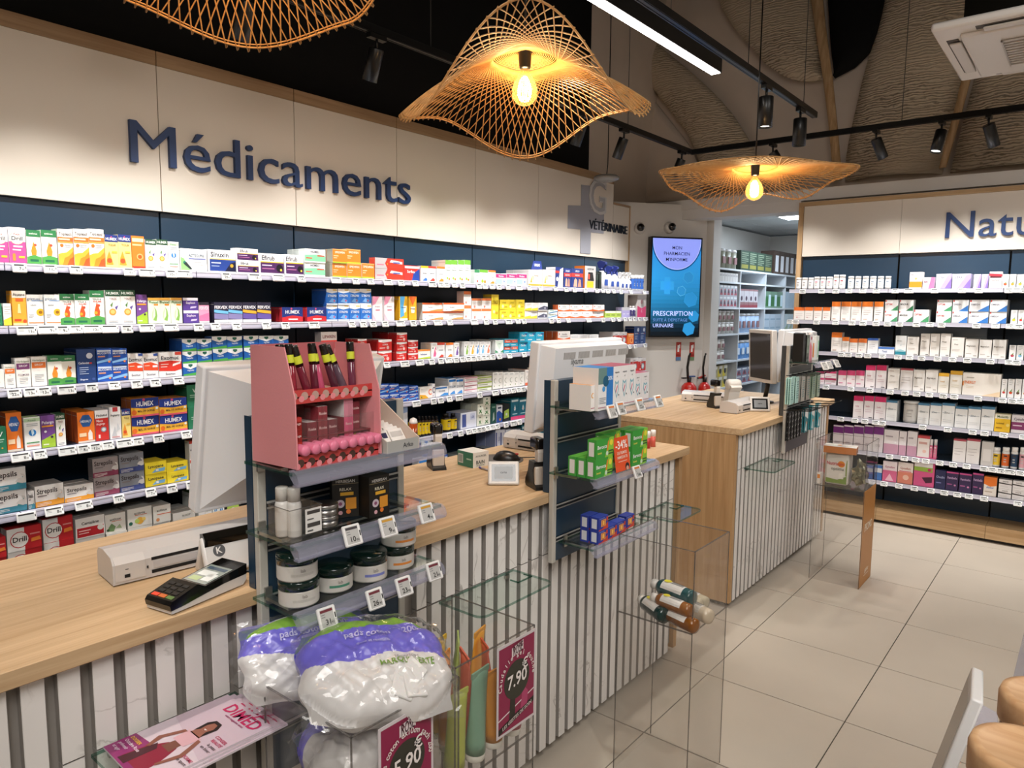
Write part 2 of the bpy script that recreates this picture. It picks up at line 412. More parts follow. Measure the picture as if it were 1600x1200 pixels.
# angled wall carrying the screen, and the pier beside the doorway
A = Vector((-3.379, 6.175, 0)); TVD = Vector((.585, .811, 0)).normalized(); TVN = Vector((TVD.y, -TVD.x, 0))
p0 = A-TVD*.37; p1 = A+TVD*.62
poly = [p0, p1, p1-TVN*.3+TVD*.05, p0-TVN*.3]
MB().prism([(q.x, q.y) for q in poly], 0, 2.66, 'z', '#fff', 'white_wall').build('wall_back_left', kind=S)
MB().box(-3.4, -2.955, 6.70, 6.88, 0, 2.62, '#fff', 'white_wall').build('wall_pier', kind=S)

# right wall with navy panels, fascia and wooden frame
wr = struct_empty('wall_right')
XB = [-2.03, -1.28, -.545, .19, .925, 1.66, 2.4]
for a, b_ in zip(XB[:-1], XB[1:]):
    MB().box(a+.005, b_-.005, YW, YW+.03, .10, 2.125, '#fff', 'navy_panel').build('navy_panel', wr)
    MB().box(a+.002 if a < -1 or a > 0 else a, b_-.0, YW-.028, YW+.03, 2.13, 2.55, '#fff', 'fascia').build('fascia_panel', wr)
MB().box(-2.07, 2.4, YW-.04, YW+.04, 2.551, 2.585, '#fff', 'oak_trim_x').build('wood_trim', wr)
MB().box(-2.07, -2.03, YW-.04, YW+.04, 0.02, 2.55, '#fff', 'oak_trim_z').build('wood_post', wr)
MB().box(-2.07, 2.6, YW+.045, YW+.16, 0, 2.6, '#fff', 'white_wall').build('backing_wall', wr)
for x in XB[1:-1]:
    MB().box(x-.006, x+.006, YW-.006, YW+.01, .125, 2.12, '#141414', 'metal').build('slotted_upright', wr)
for a, b_ in zip([-2.03, -1.27, -.537, .2, .93], [-1.27, -.537, .2, .93, 1.66]):
    MB().box(a+.001, b_-.001, 6.158, YW-.005, .026, .122, '#fff', 'oak_trim_x').build('plinth_box', wr)
MB().box(-2.03, 1.66, 6.19, YW-.01, 0, .025, '#fff', 'dark_plinth').build('plinth_gap', wr)

# header beam over the doorway and the right wall
MB().box(-3.6, 3.1, YW, YW+.22, 2.605, 2.70, '#fff', 'white_wall').build('wall_back_header', kind=S)
MB().box(-3.6, -2.07, YW+.01, YW+.22, 2.52, 2.605, '#fff', 'white_wall').build('trim_1', kind=S)
# sloping back of the vault above the header
SLP = Vector((0, 6.78, 2.66)); SLN = Vector((0, -1, .13)).normalized()
MB().add([(-3.75, 6.78, 2.62), (3.2, 6.78, 2.62), (3.2, 7.10, 5.05), (-3.75, 7.10, 5.05), (-3.75, 6.95, 2.62), (3.2, 6.95, 2.62), (3.2, 7.25, 5.05), (-3.75, 7.25, 5.05)],
         [(0,1,2,3), (7,6,5,4), (0,4,5,1), (3,2,6,7)], '#fff', 'taupe_ceiling').build('wall_back_upper', kind=S)
def on_slope(px, py, off=0):
    d = ray(px, py); t = ((SLP-CAM).dot(SLN))/d.dot(SLN); return CAM+d*t+SLN*off

# dispensary behind the doorway
MB().box(-3.75, -1.9, 9.6, 9.7, 0, 2.62, '#fff', 'white_wall').build('wall_back', kind=S)
MB().box(-3.75, -3.45, 6.9, 9.6, 0, 2.62, '#fff', 'white_wall').build('wall_dispensary_left', kind=S)
MB().box(-2.06, -1.9, 6.62, 9.6, 0, 2.62, '#fff', 'white_wall').build('wall_dispensary_right', kind=S)
cb = MB().box(-3.75, -1.9, 6.66, 9.7, 2.66, 2.70, '#8f9294', 'matte').build('ceiling_dispensary', kind=S)
for i in range(3):
    for j in range(5):
        MB().box(-3.75+.6*i+.006, -3.75+.6*(i+1)-.006, 6.68+.6*j+.006, min(6.68+.6*(j+1)-.006, 9.69), 2.64, 2.662, '#fff', 'white_ceiling').build('ceiling_tile', cb)
t = thing('ceiling_light', 'square white light panel in the dispensary ceiling behind the doorway', 'ceiling light', onz(1246, 338, 2.63))
MB().box(-.16, .16, -.16, .16, -.012, .01, '#e8e8e8', 'plastic').build('frame', t)
MB().box(-.14, .14, -.14, .14, -.016, -.012, '#eaf2ff', 'led').build('diffuser', t)

# ------------------------------------------------------------------ sails and ribs of the vault
def edge(pts, n):
    pts = [Vector((a, b_)) for a, b_ in pts]; L = [0]
    for a, b_ in zip(pts[:-1], pts[1:]): L.append(L[-1]+(b_-a).length)
    out = []
    for i in range(n+1):
        q = L[-1]*i/n
        for k in range(len(pts)-1):
            if q <= L[k+1]+1e-6:
                u = (q-L[k])/max(1e-6, L[k+1]-L[k]); out.append(pts[k].lerp(pts[k+1], u)); break
    return out
def sail(name, e1, e2, off, bulge, label, mat='ripple_sail', cat='ceiling sail', n=16, m=8):
    a = edge(e1, n); b_ = edge(e2, n); v = []; f = []
    for i in range(n+1):
        for j in range(m+1):
            u = j/m; q = a[i].lerp(b_[i], u)
            v.append(on_slope(q.x, q.y, off+bulge*math.sin(math.pi*u)))
    nv = len(v); v += [p-SLN*.02 for p in v]
    for i in range(n):
        for j in range(m):
            k = i*(m+1)+j; f.append((k, k+m+1, k+m+2, k+1)); f.append((nv+k, nv+k+1, nv+k+m+2, nv+k+m+1))
    rim = [j for j in range(m+1)] + [i*(m+1)+m for i in range(1, n+1)] + [n*(m+1)+j for j in range(m-1, -1, -1)] + [i*(m+1) for i in range(n-1, 0, -1)]
    for x, y in zip(rim, rim[1:]+rim[:1]): f.append((x, y, nv+y, nv+x))
    c = sum(v[:nv], Vector())/nv
    o = MB().add([p-c for p in v], f, '#fff', mat, True).build(name, None, label, cat, None, c)
    bm = bmesh.new(); bm.from_mesh(o.data); bmesh.ops.recalc_face_normals(bm, faces=bm.faces[:]); bm.to_mesh(o.data); bm.free()
    return o
sail('ceiling_sail', [(930,20),(977,36),(1013,57),(1042,82),(1079,112),(1113,142),(1147,178),(1175,221),(1196,262),(1200,300)],
     [(930,66),(977,93),(1013,125),(1047,170),(1079,210),(1092,236),(1100,262),(1106,300)], .10, .07, 'dark rippled ceiling sail curving down behind the low saucer-shaped pendant lamp')
sail('ceiling_sail', [(930,84),(977,112),(1013,144),(1047,188),(1076,224),(1090,250),(1100,290),(1104,314)],
     [(930,120),(945,170),(962,215),(981,262),(990,280),(1000,300),(1008,318)], .03, .03, 'dark smooth ceiling sail above the doorway left of the saucer lamp', 'taupe_ceiling')
sail('ceiling_sail', [(1124,-25),(1135,20),(1155,54),(1181,82),(1203,108),(1232,127),(1254,135),(1290,133)],
     [(1278,-25),(1280,10),(1283,35),(1285,60),(1288,85),(1290,100),(1292,115),(1297,132)], .12, .08, 'round-bottomed rippled ceiling sail left of the wooden rib')
sail('ceiling_sail', [(1296,-25),(1298,15),(1300,45),(1302,75),(1304,95),(1306,110),(1307,126)],
     [(1392,-25),(1386,0),(1380,30),(1373,57),(1362,88),(1340,110),(1308,127)], .08, .05, 'blackish ceiling sail in the gap right of the wooden rib', 'black_paint')
sail('ceiling_sail', [(1394,-25),(1386,0),(1365,71),(1348,136),(1334,198),(1325,241),(1323,286)],
     [(1560,-25),(1545,10),(1512,118),(1502,160),(1492,200),(1482,240),(1473,274)], .05, .10, 'widest rippled ceiling sail, between the two wooden ribs')
sail('ceiling_sail', [(1565,-25),(1550,40),(1528,110),(1515,160),(1502,210),(1486,272)],
     [(1760,-25),(1750,40),(1740,110),(1735,160),(1730,210),(1725,255)], .05, .10, 'rippled ceiling sail at the far right beyond the second wooden rib')
def rib(e1, e2, label):
    sail('ceiling_rib', e1, e2, .20, .01, label, 'oak_trim_z', 'ceiling rib', 8, 2)
rib([(1272,-25),(1284,60),(1295,130),(1305,210),(1312,292)], [(1292,-25),(1300,60),(1310,130),(1318,210),(1325,290)], 'slim wooden rib between the round-bottomed sail and the wide sail')
rib([(1549,-25),(1530,60),(1512,122),(1494,196),(1473,274)], [(1564,-25),(1545,60),(1526,122),(1506,196),(1484,272)], 'slim wooden rib rising behind the air conditioner')

# ------------------------------------------------------------------ signs
def sign(name, text, o, ux, uz, n, h, width, mat, depth, label, col='#1b3358', bold=False):
    ux = Vector(ux); uz = Vector(uz); n = Vector(n)
    t = thing(name, label, 'sign', o)
    vs, fs, X0, X1 = text_geo(text, bold); k = width/(X1-X0)
    for i, ch in enumerate(text):
        if ch == ' ': continue
        _, _, _, e = text_geo(text[:i+1], bold); _, _, s0, s1 = text_geo(ch, bold)
        m_ = MB(); m_.text(ch, ux*((e-(s1-s0)-X0)*k)+n*depth, ux, uz, h, col, mat, 'l', (s1-s0)*k if False else None, bold, depth)
        if True:   # stretch to the measured width
            kk = k/(h/.72); base = (e-(s1-s0)-X0)*k
            m_.v = [tuple(Vector(q)+ux*((Vector(q).dot(ux)-base)*(kk-1))) for q in m_.v]
        m_.build('letter', t)
    return t
sign('wall_sign', 'Médicaments', (XW+.028, 1.502, 2.322), (0,1,0), (0,0,1), (1,0,0), .196, 1.71, 'sign_blue', .02, 'large raised dark blue Médicaments lettering on the cream fascia')
sign('wall_sign', 'Nature', (-.968, YW-.028, 2.233), (1,0,0), (0,0,1), (0,-1,0), .2, .82, 'sign_blue', .02, 'raised dark blue lettering starting Natu on the right fascia')
XS = XW+.0285
def yl(px, z=2.4): return yL(px, z, XS)
t = thing('cross_sign', 'flat grey cross with a pale letter G at the fascia end', 'sign', (XS, 5.45, 2.4))
z = lambda py, px=910: onx(px, py, XS).z-2.4
ya, yb, yc, yd = yl(887)-5.45, yl(907)-5.45, yl(923)-5.45, yl(943)-5.45
MB().prism([(yb, z(289)), (yb, z(322)), (ya, z(321, 888)), (ya, z(357, 888)), (yb, z(359)), (yb, z(396)), (yc, z(397, 922)), (yc, z(363, 922)), (yd, z(365, 942)), (yd, z(329, 942)), (yc, z(326, 922)), (yc, z(290, 922))][::-1], 0, .004, 'x', '#9a9aa2', 'matte').build('cross', t)
g = MB(); g.text('G', (.012, yl(932)-5.45, z(333, 932)), (0,1,0), (0,0,1), .30, '#c9c6c4', 'matte', 'c', None, True, .008)
g.text('G', (.013, yl(932)-5.45, z(330, 932)), (0,1,0), (0,0,1), .26, '#a5a3a6', 'matte', 'c', None, False); g.build('letter_g', t)
sign('wall_sign', 'VÉTÉRINAIRE', (XS, yl(920), 2.4+z(357, 921)), (0,1,0), (0,0,1), (1,0,0), .075, yl(979)-yl(920), 'matte', .012, 'small dark raised VÉTÉRINAIRE lettering across the grey cross', '#16202e')

# ------------------------------------------------------------------ counters
def slats(parent, y0, y1, x, zt, first=None, pitch=.0618, w_=.040):
    def one(z0, z1):
        m_ = MB(); c = .0012
        m_.add([(0, c, z0), (0, w_-c, z0), (0, w_-c, z1), (0, c, z1)], [(0,1,2,3)], '#fff', 'marble')
        m_.add([(0, c, z0), (-c, 0, z0), (-c, 0, z1), (0, c, z1), (0, w_-c, z0), (-c, w_, z0), (-c, w_, z1), (0, w_-c, z1)], [(1,0,3,2), (4,5,6,7)], '#fff', 'marble')
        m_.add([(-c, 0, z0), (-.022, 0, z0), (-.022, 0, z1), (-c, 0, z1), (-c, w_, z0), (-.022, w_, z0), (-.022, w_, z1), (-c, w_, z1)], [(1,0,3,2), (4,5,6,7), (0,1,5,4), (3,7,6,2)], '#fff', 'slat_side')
        return m_.mesh('slat')
    up = one(.793, zt); lo = one(.035, .790)
    y = y0 if first is None else first
    while y+w_ <= y1+.001:
        child_mesh('slat', up, parent, (x, y, 0)); child_mesh('slat', lo, parent, (x, y, 0)); y += pitch
def counter(label, y0, y1, xb, first, ends=(True, True)):
    t = thing('counter', label, 'counter', (0, 0, 0))
    MB().bev(xb, -1.468, y0, y1, .994, 1.031, .002, '#fff', 'oak_top', seg=1).build('worktop', t)
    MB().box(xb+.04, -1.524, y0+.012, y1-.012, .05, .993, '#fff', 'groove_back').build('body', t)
    MB().box(xb+.06, -1.56, y0+.03, y1-.03, 0, .05, '#fff', 'dark_plinth').build('plinth', t)
    for k, yy in enumerate(((y0+.001, y0+.035), (y1-.035, y1-.001))):
        if not ends[k]: continue
        MB().box(xb+.02, -1.503, yy[0], yy[1], .03, .993, '#fff', 'oak_side').build('end_panel', t)
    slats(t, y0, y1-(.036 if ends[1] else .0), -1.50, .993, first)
    return t
counter('oak-topped slatted counter at the front left, under the card terminal', -.75, 1.345, -2.13, .408-.0618*18, (True, False))
counter('oak-topped slatted counter in the middle, carrying a pen and green-white box', 1.348, 3.15, -2.16, 1.409-.0618*.0, (False, True))
counter('oak counter at the back with a broad plain wooden end', 3.80, 5.56, -2.42, 3.842)

# ================================================================== LAMPS, TRACKS, CEILING UNITS
def track(label, a, b_, cables):
    a = Vector(a); b_ = Vector(b_); c = (a+b_)/2; L = (b_-a).length; ang = math.atan2((b_-a).y, (b_-a).x)
    t = thing('lighting_track', label, 'lighting track', c, ang)
    MB().box(-L/2, L/2, -.018, .018, -.012, .025, '#0c0c0c', 'plastic').build('rail', t)
    m_ = MB()
    for s in (-1, 1): m_.box(-L/2, L/2, s*.011-.003, s*.011+.003, -.014, -.012, '#3a3a3a', 'metal')
    m_.build('conductor_strip', t)
    for q in cables: MB().tube([(q, 0, .025), (q, .004, 1.0), (q, 0, 2.0)], .0025, '#111').build('suspension_cable', t)
    return t
track('long black lighting track running along the medicine wall', (TRA_X, -1.5, TRZ), (TRA_X, 5.76, TRZ), (0.6, 2.6))
track('black lighting track running along the right wall from the corner', (TRA_X, 5.78, TRZ), (1.6, 5.78, TRZ), (-.6, 1.3))
track('black lighting track above the aisle side of the linear light', (-1.6, 1.0, TRZ), (-1.6, 5.18, TRZ), (0.9, 1.85))

SP = None
def spot_head(x, y, z, aim, label, lit, col='#141414', L=.15, rad=.036, group=None):
    t = thing('track_spotlight', label, 'spotlight', (x, y, z), 0, group)
    d = (Vector(aim)-Vector((x, y, z-.11))).normalized(); q = d.to_track_quat('-Z', 'Y').to_matrix().to_4x4()
    MB().box(-.016, .016, -.05, .05, -.035, -.013, '#101010', 'plastic').build('adapter', t)
    MB().tube([(0, 0, -.03), (0, 0, -.075)], .007, '#161616').build('stem', t)
    M = TR(0, 0, -.075) @ q
    h = MB().lathe([(rad*.96, 0), (rad, -.004), (rad, -L), (rad*.9, -L), (rad*.86, -L+.012)], 20, col, 'plastic', M, cap=False)
    h.lathe([(.001, 0), (rad*.96, 0)], 20, col, 'plastic', M, cap=False)
    hd = h.build('housing', t)
    MB().lathe([(.001, -L+.012), (rad*.86, -L+.0121)], 20, '#fff6e6' if lit else '#2a2a2a', 'lampglow' if lit else 'gloss', M, cap=False).build('lens', hd)
names_a = {1.11: 'black spotlight cut by the top edge, left of the Médicaments lettering', 2.37: 'black track spotlight over the middle of the Médicaments lettering',
           1.69: 'black spotlight half hidden by the leftmost bamboo lamp', 4.14: 'black spotlight behind the right wing of the large bamboo lamp',
           4.68: 'black spotlight hanging above the grey cross', 5.61: 'black spotlight at the corner where the tracks meet'}
for y, lb in names_a.items(): spot_head(TRA_X, y, TRZ, (-3.4, y+.05, 1.5), lb, False)
for x, lb, lit, dx in ((-1.35, 'black spotlight above the right wall, left one of its three', False, .3), (-.94, 'glowing spotlight above the right wall, middle one of its three', True, -.15), (-.67, 'black spotlight beside the air conditioner, above the right wall', False, .25),
               (-2.09, 'short black spotlight just above the saucer-shaped bamboo lamp', False, .5)):
    spot_head(x, TRB_Y-.04, TRZ, (x+dx, 6.3, 1.9) if not lit else (x-.25, 5.4, 1.2), lb, lit)
spot_head(-1.6, 4.28, TRZ, (-1.62, 4.3, 0), 'black spotlight pointing straight down with a glowing rim, end of aisle track', True, L=.17, rad=.042)
spot_head(-1.6, 4.89, TRZ, (-1.62, 4.92, 0), 'black spotlight without visible glow at the end of the aisle track', False, L=.17, rad=.042)

t = thing('linear_light', 'long black linear pendant light with a bright white underside', 'light', (-1.77, 2.1, 3.0))
MB().box(-.032, .032, -1.9, 1.86, -.012, .085, '#0d0d0d', 'plastic').build('profile', t)
MB().box(-.026, .026, -1.88, 1.855, -.0145, -.0122, '#fff8ee', 'led').build('diffuser', t)
for y in (-1.2, 1.3): MB().tube([(0, y, .085), (0, y, 2.0)], .0015, '#333').build('suspension_wire', t)

def pendant(label, loc, Rr, rot, drops, power, ex=2.0, drop=0.9, nstr=84, r0=.115, twist=1.0):
    # drops: rim drop at given angles (degrees, 0 = towards the shop floor), cosine-interpolated around the rim
    t = thing('pendant_lamp', label, 'pendant lamp', loc, rot)
    K = sorted(drops.items()); K = K+[(K[0][0]+360, K[0][1])]
    def rimdrop(a):
        q = math.degrees(a) % 360
        if q < K[0][0]: q += 360
        for (a0, d0), (a1, d1) in zip(K[:-1], K[1:]):
            if a0 <= q <= a1:
                u = (q-a0)/(a1-a0); return d0+(d1-d0)*(.5-.5*math.cos(math.pi*u))
        return K[0][1]
    def P(r, a):
        q = r/Rr; base = .02*(1-min(1, q*3)**2)
        return Vector((r*math.cos(a), r*math.sin(a), base-(q**ex)*rimdrop(a)))
    m_ = MB()
    for s in (-1, 1):
        for k in range(nstr):
            a0 = 2*math.pi*k/nstr; pts = []
            for i in range(15):
                r = r0+(Rr*1.02-r0)*(i/14)
                pts.append(P(r, a0+s*math.acos(min(1, r0/r))*twist)+Vector((0, 0, s*.0012)))
            m_.tube(pts, .0021, '#fff', 'bamboo', 4)
    sh = m_.build('woven_strands', t, kind='stuff')
    m_ = MB()
    for rr, th in ((Rr, .003), (Rr*.985, .002)): m_.tube([P(rr, 2*math.pi*k/120) for k in range(120)], th, '#fff', 'bamboo', 5, True)
    m_.build('rim', t, kind='stuff')
    m_ = MB()
    for i in range(23):
        rr = .030+.0062*i; m_.tube([P(rr, 2*math.pi*k/40)+Vector((0, 0, .003)) for k in range(32)], .0022, '#fff', 'bamboo', 4, True)
    m_.build('woven_rings', t, kind='stuff')
    MB().lathe([(.008, .05), (.03, .045), (.034, .03), (.024, .022), (.021, -.03), (.018, -.035)], 20, '#0d0d0d', 'plastic').build('socket', t)
    bu = MB().lathe([(.012, -.030), (.014, -.045), (.024, -.06), (.040, -.085), (.0475, -.112), (.044, -.137), (.030, -.155), (.012, -.163), (.002, -.165)], 24, '#fff', 'bulb_glass', cap=False).build('bulb', t)
    f = MB()
    for k in range(6):
        a = k*math.pi/3; f.tube([(.004*math.cos(a), .004*math.sin(a), -.06), (.012*math.cos(a), .012*math.sin(a), -.10), (.008*math.cos(a), .008*math.sin(a), -.14)], .0016, '#ffbf6a', 'filament', 4)
    f.build('filament', bu, kind='stuff')
    MB().tube([(0, 0, .05), (.002, 0, drop*.5), (0, 0, drop)], .0035, '#15110d').build('cord', t)
    l = bpy.data.lights.new('bulb_light', 'POINT'); l.energy = power; l.color = (1.0, .66, .34); l.shadow_soft_size = .03
    o = bpy.data.objects.new('bulb_light', l); COL.objects.link(o); o.location = Vector(loc)+Vector((0, 0, -.10))
    return t
camdir = lambda p: math.atan2(-p[1], -p[0])
L1 = (-1.67, 2.11, 2.57); L2 = (-1.60, .93, 2.62); L3 = (-1.50, 3.90, 2.43)
pendant('large wavy bamboo pendant lamp with a glowing globe bulb, in the middle', L1, .44, camdir(L1), {0: -.03, 55: .25, 95: .14, 132: .12, 180: .26, 228: .14, 265: .19, 305: .27}, 9)
pendant('bamboo pendant lamp cut by the top edge above Médicaments', L2, .38, camdir(L2)-.12, {0: -.02, 55: .16, 95: .08, 135: .17, 180: .22, 225: .17, 265: .10, 305: .2}, 9)
pendant('wide saucer-shaped bamboo pendant lamp hanging low above the back counter', L3, .50, camdir(L3), {0: .03, 40: .05, 90: .02, 120: .03, 150: .105, 176: .06, 203: .16, 240: .06, 270: .0, 320: .03}, 9)

# air conditioner cassette
t = thing('air_conditioner', 'white ceiling cassette air conditioner at the upper right', 'air conditioner', (-.25, 4.47, 3.0))
b_ = MB().bev(-.475, .475, -.475, .475, -.01, .03, .012, '#e4ded8', 'plastic')
b_.bev(-.37, .37, -.37, .37, -.03, -.005, .012, '#ded8d2', 'plastic'); b_.build('face_panel', t)
MB().box(-.36, .36, -.36, .36, .03, .33, '#26241f', 'metal').build('casing', t)
for k in range(4):
    M = RZ(90*k)
    MB().box(-.30, .30, -.435, -.385, -.0125, -.0095, '#5a5552', 'matte', M).build('air_slot', t)
    MB().bev(-.27, .27, -.425, -.375, -.026, -.016, .004, '#d4cdc7', 'plastic', M @ TR(0, 0, 0)).build('louver', t)
g = MB().box(-.22, .22, -.22, .22, -.034, -.0305, '#9d9691', 'matte')
for k in range(11): g.box(-.22, .22, -.22+.042*k, -.22+.042*k+.012, -.039, -.034, '#d0c9c3', 'plastic')
for k in range(4): g.box(-.22+.14*k, -.22+.14*k+.008, -.22, .22, -.039, -.0345, '#d0c9c3', 'plastic')
g.build('return_grille', t)

# round ceiling device near the fascia end
t = thing('smoke_detector', 'round flat clear-and-white device hanging near the fascia end', 'detector', (-3.27, 5.24, 2.74))
MB().lathe([(.01, .03), (.09, .028), (.11, .012), (.10, -.008), (.06, -.02), (.01, -.022)], 24, '#8f8d8b', 'gloss').build('dome', t)
MB().tube([(0, 0, .03), (.01, 0, .12), (0, .01, 2.2)], .004, '#15110d').build('mount_rod', t)

# screen on the angled wall
t = thing('display_screen', 'tall portrait advertising screen in a black frame beside the doorway', 'screen', A+TVN*.06+TVD*.265+Vector((0, 0, 1.402)), math.atan2(TVD.y, TVD.x))
MB().bev(-.268, .268, -.02, .05, 0, .945, .004, '#08080a', 'plastic').build('housing', t)
sc = MB(); n0 = -.0205
def pq(x0, x1, z0, z1, c, k): sc.quad((x0, n0-.0004*k, z0), (x1, n0-.0004*k, z0), (x1, n0-.0004*k, z1), (x0, n0-.0004*k, z1), c, 'screen')
W2, ZA, ZB = .253, .015, .93
rows = 24
def lerp(a, b_, u): return tuple(x+(y-x)*u for x, y in zip(a, b_))
stops = [(0, hx('#04080c')), (.10, hx('#0a2233')), (.22, hx('#15547a')), (.38, hx('#2079ad')), (.62, hx('#2b8ed0')), (1, hx('#2f8fe0'))]
for i in range(rows):
    u = (i+.5)/rows
    for (ua, ca), (ub, cb_) in zip(stops[:-1], stops[1:]):
        if ua <= u <= ub: c = lerp(ca, cb_, (u-ua)/(ub-ua)); break
    pq(-W2, W2, ZA+(ZB-ZA)*i/rows, ZA+(ZB-ZA)*(i+1)/rows, c, 0)
for rr, c, k in ((.262, '#0c4f86', 1), (.250, '#b9c4ff', 2), (.245, '#8e9cf4', 3)):
    pts = []; cz = ZB-.02
    for i in range(33):
        a = math.pi*(1+i/32); x = rr*math.cos(a); zz = cz+rr*1.08*math.sin(a)
        pts.append((max(-W2, min(W2, x)), n0-.0004*k, zz))
    pts = [(-min(rr, W2), n0-.0004*k, ZB)]+pts+[(min(rr, W2), n0-.0004*k, ZB)]
    sc.add(pts, [tuple(range(len(pts)))], c, 'screen')
for (hx_, hz, hr, c) in ((.13, .57, .06, '#3a9fd8'), (.06, .44, .05, '#58b4e6'), (.16, .36, .075, '#2d8fcb'), (.15, .08, .07, '#1c6a9c'), (.2, .2, .06, '#1c6d9f')):
    for dr, cc, k in ((0, c, 1), (.004, '#1f78ae', 2)):
        sc.add([(hx_+(hr-dr)*math.cos(math.pi/3*i+.3), n0-.0004*k, hz+(hr-dr)*math.sin(math.pi/3*i+.3)) for i in range(6)], [(0,1,2,3,4,5)], cc if k == 1 else '#2a86c2', 'screen')
pq(-.16, -.02, .45, .53, '#2f94d6', 1); pq(-.12, -.06, .41, .57, '#2f94d6', 1)
for s, zz, h, c, al, x, mw in (('MON', .83, .032, '#10131f', 'c', 0, .2), ('PHARMACIEN', .775, .032, '#10131f', 'c', 0, .3), ("M'INFORME", .72, .032, '#10131f', 'c', 0, .26),
                          ('PRESCRIPTION', .205, .046, '#b8c8ff', 'l', -.228, .42), ('SUITE À DÉPISTAGE', .150, .030, '#5d86c6', 'l', -.228, .37), ('URINAIRE', .095, .036, '#a8b8f4', 'l', -.228, .23)):
    sc.text(s, (x, n0-.002, zz), (1,0,0), (0,0,1), h, c, 'screen', al, mw, (.012 if s == 'PRESCRIPTION' else .004 if h > .031 else False))
sc.build('screen_picture', t)

# loudspeakers / cameras above the screen
for px, py, s, lb in ((999, 357, -.08, 'round white wall camera with a black eye, left of the screen top'), (1045, 356, .28, 'small white and black wall camera just above the screen')):
    P = A+TVD*(s+.0)+TVN*.0; d = ray(px, py); tt = (A-CAM).dot(TVN)/d.dot(TVN); P = CAM+d*tt
    t = thing('wall_camera', lb, 'camera', P, math.atan2(TVD.y, TVD.x))
    M = RX(90)
    MB().lathe([(.055, 0), (.055, .015), (.045, .035), (.02, .04)], 24, '#d0cac4', 'plastic', M).build('base', t)
    MB().lathe([(.036, .03), (.036, .055), (.026, .068), (.004, .072)], 20, '#141210', 'gloss', M @ TR(-.008 if s < 0 else .012, .006, 0)).build('lens_dome', t)
# fire extinguisher signs and extinguishers on the angled wall
def wall_pt(px, py, off=.002):
    d = ray(px, py); tt = (A+TVN*off-CAM).dot(TVN)/d.dot(TVN); return CAM+d*tt
for px, lb in ((1060, 'red fire extinguisher notice on the wall, left of the pair'), (1081, 'red fire extinguisher notice on the wall, right of the pair')):
    t = thing('notice', lb, 'notice', wall_pt(px, 549), math.atan2(TVD.y, TVD.x), 'fire notices below the screen')
    q = MB().box(-.027, .027, -.002, 0, -.09, .09, '#a83a32', 'plastic')
    for i, (za, zb, c) in enumerate(((-.09, -.055, '#5b7fa8' if px == 1060 else '#6d8a66'), (-.045, -.03, '#8a2a24'), (-.02, .08, '#b9463c'))): q.quad((-.026, -.0025, za), (.026, -.0025, za), (.026, -.0025, zb), (-.026, -.0025, zb), c)
    q.box(-.012, .006, -.004, -.002, -.005, .06, '#eee', 'card'); q.box(.004, .014, -.004, -.002, .03, .066, '#eee', 'card')
    q.build('sign_plate', t)
for px, py, s, lb in ((1076, 613, 1.0, 'larger red fire extinguisher with black hose below the notices'), (1093, 613, .8, 'smaller red fire extinguisher behind the larger one')):
    P = wall_pt(px, py, .085 if s == 1 else .07)+TVD*(0 if s == 1 else .05)
    t = thing('fire_extinguisher', lb, 'fire extinguisher', P, math.atan2(TVD.y, TVD.x))
    r = .075*s
    MB().lathe([(r*.9, -.34), (r, -.33), (r, .03), (r*.93, .06), (r*.6, .088), (.022, .10)], 24, '#b0241b', 'gloss').build('cylinder', t)
    MB().lathe([(r*1.003, -.06), (r*1.003, -.01)], 24, '#ddd', 'plastic', cap=False).build('label_band', t)
    v = MB().lathe([(.02, .10), (.022, .14), (.012, .145)], 12, '#26221f', 'plastic'); v.box(-.08, .02, -.012, .012, .135, .147, '#1c1a19', 'plastic'); v.box(-.02, .06, -.014, .014, .15, .162, '#a8241b' if s < 1 else '#2c4a80', 'plastic', RY(-20 if s < 1 else 0)); v.build('valve', t)
    MB().tube([(-.03, -.03, .14), (-.05, -.05, .25), (-.035, -.05, .36), (-.02, -.04, .38)], .012*s, '#17130f').build('hose', t)

# ================================================================== CARTONS
# design: description (no brands), side colour, top colour, printed front
def lines(x0, x1, y, n, dy=.05, c='#9aa0a6', hh=.018):
    return [('r', x0, y-i*dy-hh, x0+(x1-x0)*(1 if i % 3 != 2 else .7), y-i*dy, c) for i in range(n)]
D = {}
def dsn(key, desc, side, top, base, art): D[key] = (desc, side, top, base, art)
drop = [('r', 0, .80, 1, 1, '#2f7a48'), ('t', 'activox', .5, .87, .055, '#e8f2e6', .8), ('g', [(.5,.66),(.62,.5),(.70,.38),(.66,.26),(.5,.21),(.34,.26),(.30,.38),(.38,.5)], '#e8912c'), ('c', .62, .56, .10, '#c8503a'), ('g', [(0,0),(1,0),(1,.20),(.5,.26),(0,.20)], '#4f9e4d'), ('r', .2, .06, .8, .13, '#1f6a4a')]
dsn('pinkdrill', 'pink and white throat carton with ring logo', '#e8e2e4', '#f2f0f0', '#f6f2f2', [('r',0,0,1,.60,'#e64f92'),('c',.5,.70,.44,'#d9c36a'),('c',.5,.70,.41,'#fbfaf6'),('t','Petit',.5,.78,.06,'#b55',.5),('t','Drill',.5,.64,.115,'#3a3434',.7),('r',.25,.44,.8,.49,'#f6d6e4'),('r',.2,.35,.7,.39,'#f6d6e4'),('g',[(.18,.06),(.36,.06),(.36,.24),(.27,.28),(.18,.24)],'#d98a3a'),('r',.55,.14,.9,.2,'#f0c23c')])
dsn('greendrop', 'white carton with orange drop and green foot', '#efefe8', '#3b8450', '#f4f3ea', drop)
